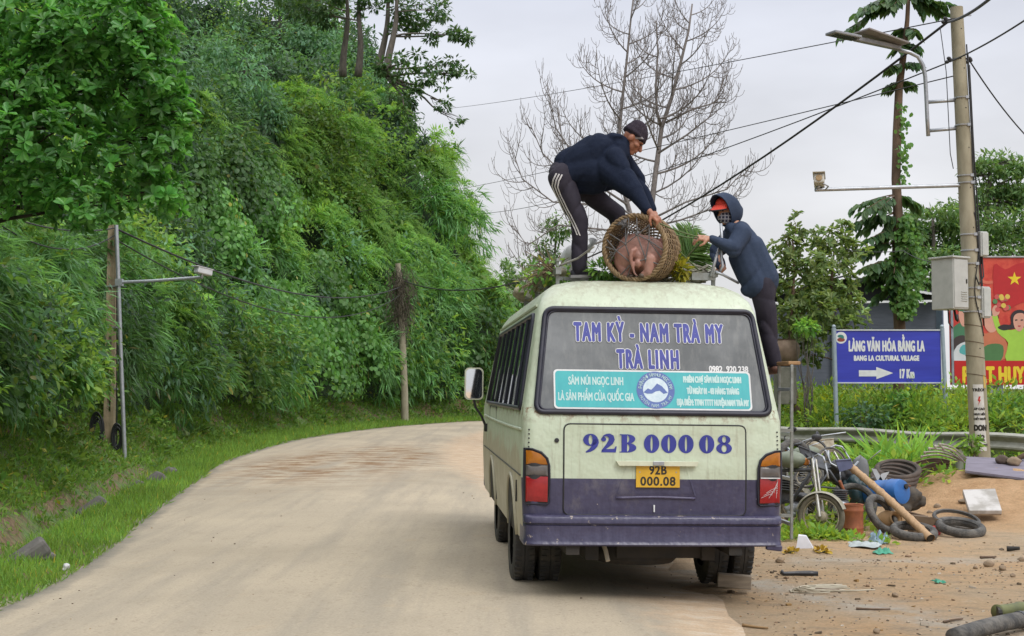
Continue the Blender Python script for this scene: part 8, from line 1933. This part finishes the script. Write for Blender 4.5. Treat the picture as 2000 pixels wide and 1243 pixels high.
T = leafball('fallen_flowers', (ground_at(1606, 1077, 0).x, ground_at(1606, 1077, 0).y, .0), (.09, .08, .03), 60, .05, mat('yellow_petal', (.52, .36, .03), (.40, .24, .02), .6), 'small heap of wilted yellow flowers on the dirt', 'flowers', .6); T = leafball('fallen_flowers', (ground_at(1543, 1078, 0).x, ground_at(1543, 1078, 0).y, -.005), (.08, .06, .02), 40, .05, mat('yellow_petal', (.52, .36, .03)), 'few yellow petals beside the bumper corner of the bus', 'flowers', .6)
g = ground_at(1560, 1118, 0); mb = MB(); mb.tube([(-.16, 0, .035), (-.13, .0, .02), (-.02, .01, .022), (.10, .0, .022), (.17, -.01, .02)], [.022, .018, .02, .024, .022], 8); o = mb.build('rubber_strip', M_BAG, None, smooth=True); o.location = (g.x, g.y, gz(g.x, g.y)); tag(o, 'short black rubber strip on the dirt right of the bus wheel', 'strip')
g = ground_at(1622, 1150, 0); mb = MB(); rr = random.Random(2)
for k in range(6): mb.tube([(rr.uniform(-.02, .02) + (.16 + .03 * k) * 1.15 * math.cos(a) + .05 * k - .15, .10 * (1 + .2 * k) * math.sin(a) * .8 + rr.uniform(-.01, .01), .012 + .006 * k) for a in np.linspace(.3 * k, .3 * k + rr.uniform(2.5, 5.5), 22)], .0055, 5)
o = mb.build('twine', mat('pale_twine', (.52, .48, .38), (.42, .37, .28), .8), None, smooth=True); o.location = (g.x, g.y, gz(g.x, g.y)); tag(o, 'loose coil of pale twine on the dirt', 'twine')
def stick(px0, py0, px1, py1, r, m, lab, nm='stick', cat='stick', grp='sticks on the dirt'):
    a, b_ = ground_at(px0, py0, 0), ground_at(px1, py1, 0); a.z = gz(a.x, a.y) + r; b_.z = gz(b_.x, b_.y) + r; mb = MB(); P = limb(mb, (0, 0, 0), b_ - a, r, r * .6, .03, 6, int(px0), 6); o = mb.build(nm, m, None, smooth=True); o.location = a; return tag(o, lab, cat, grp)
stick(1672, 1184, 1739, 1186, .009, M_BARK, 'thin brown stick lying level in front of the twine'); stick(1843, 1207, 1880, 1201, .010, M_BARK, 'thin brown stick on the orange dirt near the green bamboo'); stick(1593, 1149, 1640, 1148, .016, M_BARK, 'short grey-brown stick lying inside the twine coil'); stick(1450, 1216, 1500, 1222, .012, mat('straw', (.30, .19, .09), None, .9), 'dry straw stalk lying below the bus on the right'); stick(1966, 1071, 1992, 1072, .028, M_DARK, 'short dark wood piece at the right edge of the dirt'); stick(1915, 1082, 1945, 1080, .014, M_BARK, 'small grey twig left of the dark wood piece'); stick(1300, 1222, 1318, 1224, .007, M_BARK, 'tiny twig on the road below the bus'); stick(1690, 1058, 1640, 1046, .012, M_DUSTM, 'grey rod lying at the foot of the rusty tin'); stick(1658, 1011, 1735, 1033, .014, M_BAMBOO, 'thin bamboo stick poking through the leaning grey tyre')
g0, g1 = ground_at(1862, 1262, 0), ground_at(2060, 1208, 0); T = thing('hose', 'thick black rubber hose lying at the lower right corner', 'hose', (g0.x, g0.y, gz(g0.x, g0.y))); mb = MB(); mb.tube([rel(T, g0.lerp(g1, t)) + Vector((0, 0, .055 + .01 * math.sin(t * 5))) for t in np.linspace(0, 1, 12)], .055, 14); mb.build('tube', M_OLDT, T, smooth=True); mb = MB(); mb.tube([rel(T, g0.lerp(g1, .62)) + Vector((0, 0, .055)), rel(T, g0.lerp(g1, .64)) + Vector((0, 0, .055))], .06, 14); mb.build('clip', M_BIKE, T)
g0, g1 = ground_at(1948, 1213, 0), ground_at(2070, 1196, 0); T = thing('bamboo_log', 'green mossy bamboo log lying beside the black hose', 'log', (g0.x, g0.y, gz(g0.x, g0.y))); mb = MB(); mb.tube([rel(T, g0.lerp(g1, t)) + Vector((0, 0, .06)) for t in np.linspace(0, 1, 24)], [.05 + (.006 if i % 8 == 0 else 0) for i in range(24)], 14); mb.build('culm', mat('green_bamboo', (.16, .17, .06), (.09, .10, .04), .6, scale=8), T, smooth=True); mb = MB(); mb.tube([rel(T, g0) + Vector((-.004, 0, .06)), rel(T, g0) + Vector((.03, 0, .06))], .042, 12); mb.build('hollow_end', M_BLK, T)
g = ground_at(1434, 1146, .03); mb = MB(); mb.box((0, 0, .055), (.27, .11, .105), (0, R(4), R(-6)), .006); o = mb.build('wheel_chock', mat('grey_timber', (.30, .25, .19), (.20, .16, .12), .85, scale=7, stretch=(.6, 4, 4), bmp=.3), None); o.location = (g.x, g.y, .02); tag(o, 'grey timber block wedged behind the right rear wheel', 'wheel chock')
cnt = 0; labs = ['smooth grey stone on the dirt near the right edge', 'brown stone right of the grey one near the right edge', 'small dark stone in the white streak at the right', 'pale stone at the far right of the dirt', 'dark clod on the pale streak in the foreground', 'brown clod just right of the twine', 'flat stone fragment right of the bumper', 'small dark stone below the clods at the right']
for (px, py, r), lab in zip(((1931, 1100, .05), (1958, 1109, .04), (1905, 1105, .025), (1996, 1090, .035), (1712, 1228, .028), (1748, 1160, .03), (1523, 1094, .04), (1978, 1123, .028)), labs):
    g = ground_at(px, py, 0); o = stone(px, py, g.y, (r, r * .8, r * .7), lab, cnt, r * .5, cnt, 'stones on the dirt'); cnt += 1
# crumbs, chips and leaf scraps nobody could count
db = MB(); rr = np.random.default_rng(5); k = 0
while k < 900:
    px, py = rr.uniform(1420, 2080), rr.uniform(1055, 1260); g = ground_at(px, py, 0)
    if g.x < 1.75 or (px < 1640 and py < 1075) : continue
    dens = .35 + .65 * math.exp(-((py - 1110) / 40) ** 2)
    if rr.random() > dens: continue
    z = gz(g.x, g.y); r = rr.uniform(.003, .010) * (2.4 if rr.random() < .05 else 1); a = rr.uniform(0, 3.1); db.m = int(rr.choice(4, p=[.42, .28, .2, .1]))
    db.box((g.x, g.y, z + r * .3), (r * 2 * rr.uniform(.5, 1.5), r * 1.6, r * rr.uniform(.4, 1.2)), (rr.uniform(-.5, .5), rr.uniform(-.3, .3), a)); k += 1
for k in range(150):                                            # grit and leaf litter on the road
    px, py = rr.uniform(60, 1500), rr.uniform(870, 1240); g = ground_at(px, py, 0.03); r = rr.uniform(.002, .006) * (1 + g.y / 30); db.m = int(rr.choice(4, p=[.5, .3, .1, .1]))
    if g.x < -3.6 - max(0, g.y - 11) * .14 or g.y > 26: continue
    db.box((g.x, g.y, .05), (r * 2, r * 1.4, r * .8), (0, 0, rr.uniform(0, 3)))
o = db.build('gravel_and_chips', [mat('chip_dark', (.13, .095, .06), None, .9), mat('chip_brown', (.26, .17, .10), None, .9), mat('chip_pale', (.46, .40, .32), None, .9), mat('chip_leaf', (.33, .20, .07), None, .9)], None, fix=False); tag(o, 'loose chips, clods and leaf scraps scattered over the dirt lay-by', 'gravel', kind='stuff')

# ================================================================== left roadside: poles, cables, stone ditch, litter
YQ = 26.5; c = at(213, 905, YQ); c.z = hillz(c.x, c.y) - .1
QP = thing('concrete_pole', 'slotted square concrete pole overgrown at the top on the left bank', 'utility pole', tuple(c)); q = lambda x, y, d=0.0: rel(QP, at(x, y, YQ + d))
mb = MB(); top_ = q(221, 440); w0, w1 = .11, .08; sl = [(.0, None)]; b0 = q(212, 920)
# shaft with open slots: two flanges and webs between
ax_q = (top_ - b0).normalized(); L_ = (top_ - b0).length
for s in (-1, 1): mb.bar(b0 + Vector((s * .075, 0, 0)), top_ + Vector((s * .05, 0, 0)), .06, .15, (0, 1, 0))
z_ = 0.0
while z_ < L_ - .1:
    slot = .9 < z_ < 2.6; hgt = .16 if slot else .34; p_ = b0 + ax_q * z_; mb.bar(p_, b0 + ax_q * min(z_ + hgt, L_), .12, .11, (0, 1, 0)); z_ += hgt + (.26 if slot else .0)
mb.build('shaft', mat('mossy_concrete', (.34, .275, .18), (.22, .175, .11), .95, scale=5, bmp=.3), QP)
M_COIL = mat('black_coil', (.016, .017, .02), (.03, .032, .036), .4, scale=20)
for (cx, cy, rx, rz, k_n, lab) in ((190, 842, .13, .36, 9, 'left'), (228, 855, .10, .28, 8, 'right')):
    mb = MB(); o_ = q(cx, cy, -.16); rr = random.Random(cx)
    for k in range(k_n):
        f = 1 - .06 * k; j = [rr.uniform(-.02, .02) for _ in range(3)]; mb.tube([o_ + Vector((rx * f * math.cos(a) + j[0], -.02 + .016 * (k % 4) + j[1] * .5, rz * f * math.sin(a) + j[2])) for a in np.linspace(0, 2 * math.pi, 26, endpoint=False)], .014, 5, closed=True)
    mb.build('cable_coil', M_COIL, QP, smooth=True)
for py in (560, 640, 700, 760): 
    mb = MB(); mb.box(q(213 + (905 - py) * .016, py), (.26, .19, .03)); mb.build('band', M_GALV, QP)
mb = MB(); mb.tube([q(228, y, -.06 + .03 * math.sin(y * .05)) for y in range(440, 880, 14)], .012, 5); mb.build('down_cable', M_CABLE, QP, smooth=True)
c = at(245, 902, YQ - .2); c.z = hillz(c.x, c.y) - .05; SP = thing('surveillance_camera', 'white surveillance camera on an arm of the thin galvanised pole on the left bank', 'camera', tuple(c)); q2_ = lambda x, y, d=0.0: rel(SP, at(x, y, YQ - .2 + d))
mb = MB(); mb.tube([(0, 0, -.1), q2_(236, 700), q2_(231, 545), q2_(227, 440)], .042, 10); mb.build('post', M_GALV, SP, smooth=True, angle=40)
mb = MB(); mb.tube([q2_(231, 552), q2_(300, 549, -.1), q2_(395, 542, -.3)], .032, 9); mb.box(q2_(233, 552), (.14, .12, .14)); mb.build('arm', M_GALV, SP, smooth=True, angle=40)
A = Euler((R(-8), 0, R(-38))).to_matrix(); mb = MB(); mb.box(q2_(397, 530, -.3), (.15, .36, .13), A, .02); mb.box(q2_(396, 524, -.3), (.19, .42, .015), A, .004); h_q = mb.build('housing', mat('camera_shell', (.62, .63, .64), (.52, .53, .55), .4), SP); mb = MB(); mb.tube([q2_(393, 543, -.3), q2_(396, 534, -.3)], .03, 8); mb.build('bracket', M_GALV, h_q)
YR2 = 60.0; c = at(791, 803, YR2); c.z = hillz(c.x, c.y) - .1; RP2 = thing('concrete_pole', 'round concrete pole with a hanging dead vine by the far bend', 'utility pole', tuple(c)); q3 = lambda x, y, d=0.0: rel(RP2, at(x, y, YR2 + d))
mb = MB(); mb.tube([(0, 0, 0), q3(790, 770), q3(785, 640), q3(779, 540), q3(777, 515)], [.17, .165, .15, .13, .12], 12); mb.build('shaft', M_CONC, RP2, smooth=True, angle=40)
mb = MB(); rr = random.Random(8)
for k in range(300):
    x = 781 + rr.gauss(3, 13); y = rr.uniform(510, 600) + abs(rr.gauss(0, 25)); 
    if abs(x - 783) > 34 * (1 - (y - 505) / 190): continue
    a = q3(x, y, rr.uniform(-.5, .3)); mb.tube([a, a + Vector((rr.uniform(-.3, .3), rr.uniform(-.2, .2), rr.uniform(-.6, -.1))), a + Vector((rr.uniform(-.5, .5), rr.uniform(-.2, .2), rr.uniform(-1.1, -.4)))], .014, 3, cap=False)
mb.build('dead_vine', mat('dead_vine', (.095, .078, .055), (.055, .05, .035), .95, scale=8), RP2, fix=False)
wire('overhead_wire', [at(227, 445, YQ), at(-80, 380, 19)], .014, M_CABLE, 'upper wire leaving the left slotted pole towards the left edge', 'wire', 'wires on the left bank', .25, 5, 14)
wire('overhead_wire', [at(227, 458, YQ), at(-80, 372, 19)], .012, M_CABLE, 'lower sagging wire leaving the left slotted pole towards the left edge', 'wire', 'wires on the left bank', .55, 5, 14)
wire('overhead_wire', [at(229, 448, YQ), at(784, 560, YR2)], .022, M_CABLE, 'upper wire between the slotted pole and the dead-vine pole', 'wire', 'wires on the left bank', .9, 5, 24)
wire('overhead_wire', [at(229, 470, YQ), at(784, 575, YR2)], .016, M_CABLE, 'lower wire between the slotted pole and the dead-vine pole', 'wire', 'wires on the left bank', 1.3, 5, 24)
M_DITCH = mat('ditch_stone', (.15, .14, .13), (.085, .078, .07), .85, scale=5, bmp=.5)
for (px, py, Y, s, rz_, lab) in ((40, 1096, 12.4, (.55, .26, .16), .2, 'dark wet stone slab lining the ditch near the lower left corner'), (300, 948, 22.5, (.42, .26, .30), .4, 'grey stone block lining the ditch below the camera pole'), (262, 962, 21.6, (.4, .22, .22), .5, 'brownish stone block lining the ditch, left of the grey one'), (180, 995, 17.9, (.4, .24, .18), .3, 'mossy stone block half buried in the ditch'), (325, 925, 24.5, (.25, .2, .16), .1, 'small dark stone at the upper end of the ditch')):
    c = at(px, py, Y); mb = MB(); mb.box((0, 0, 0), s, (R(6), R(-34), R(12)), .04); mb.ell((.1, s[1] * .2, .02), (s[0] * .4, s[1] * .55, s[2] * .55), None, 12, 8, .06); o = mb.build('stone_block', M_DITCH, None); o.location = (c.x, c.y, c.z); o.rotation_euler = (0, 0, rz_); tag(o, lab, 'stone', 'stones lining the ditch')
c = ground_at(88, 1137, .05); T = lumpy('litter', 88, 1137, c.y, (.045, .04, .04), mat('orange_packet', (.5, .14, .07), (.55, .5, .45), .5, scale=12, lo=.48, hi=.52), 'orange and white packet dropped in the grass by the road edge', 'litter', 31, .008, .0, None, .008)
c = ground_at(555, 857, .05); T = lumpy('litter', 555, 857, c.y, (.11, .1, .08), mat('white_litter', (.6, .6, .6), None, .5), 'small white bag of litter on the far grass edge', 'litter', 32, .01, .0, None, .015)
T = lumpy('litter', 130, 1107, 11.6, (.03, .03, .03), mat('white_litter', (.6, .6, .6)), 'white wrapper in the grass near the orange packet', 'litter', 33, .005, None, None, .006)
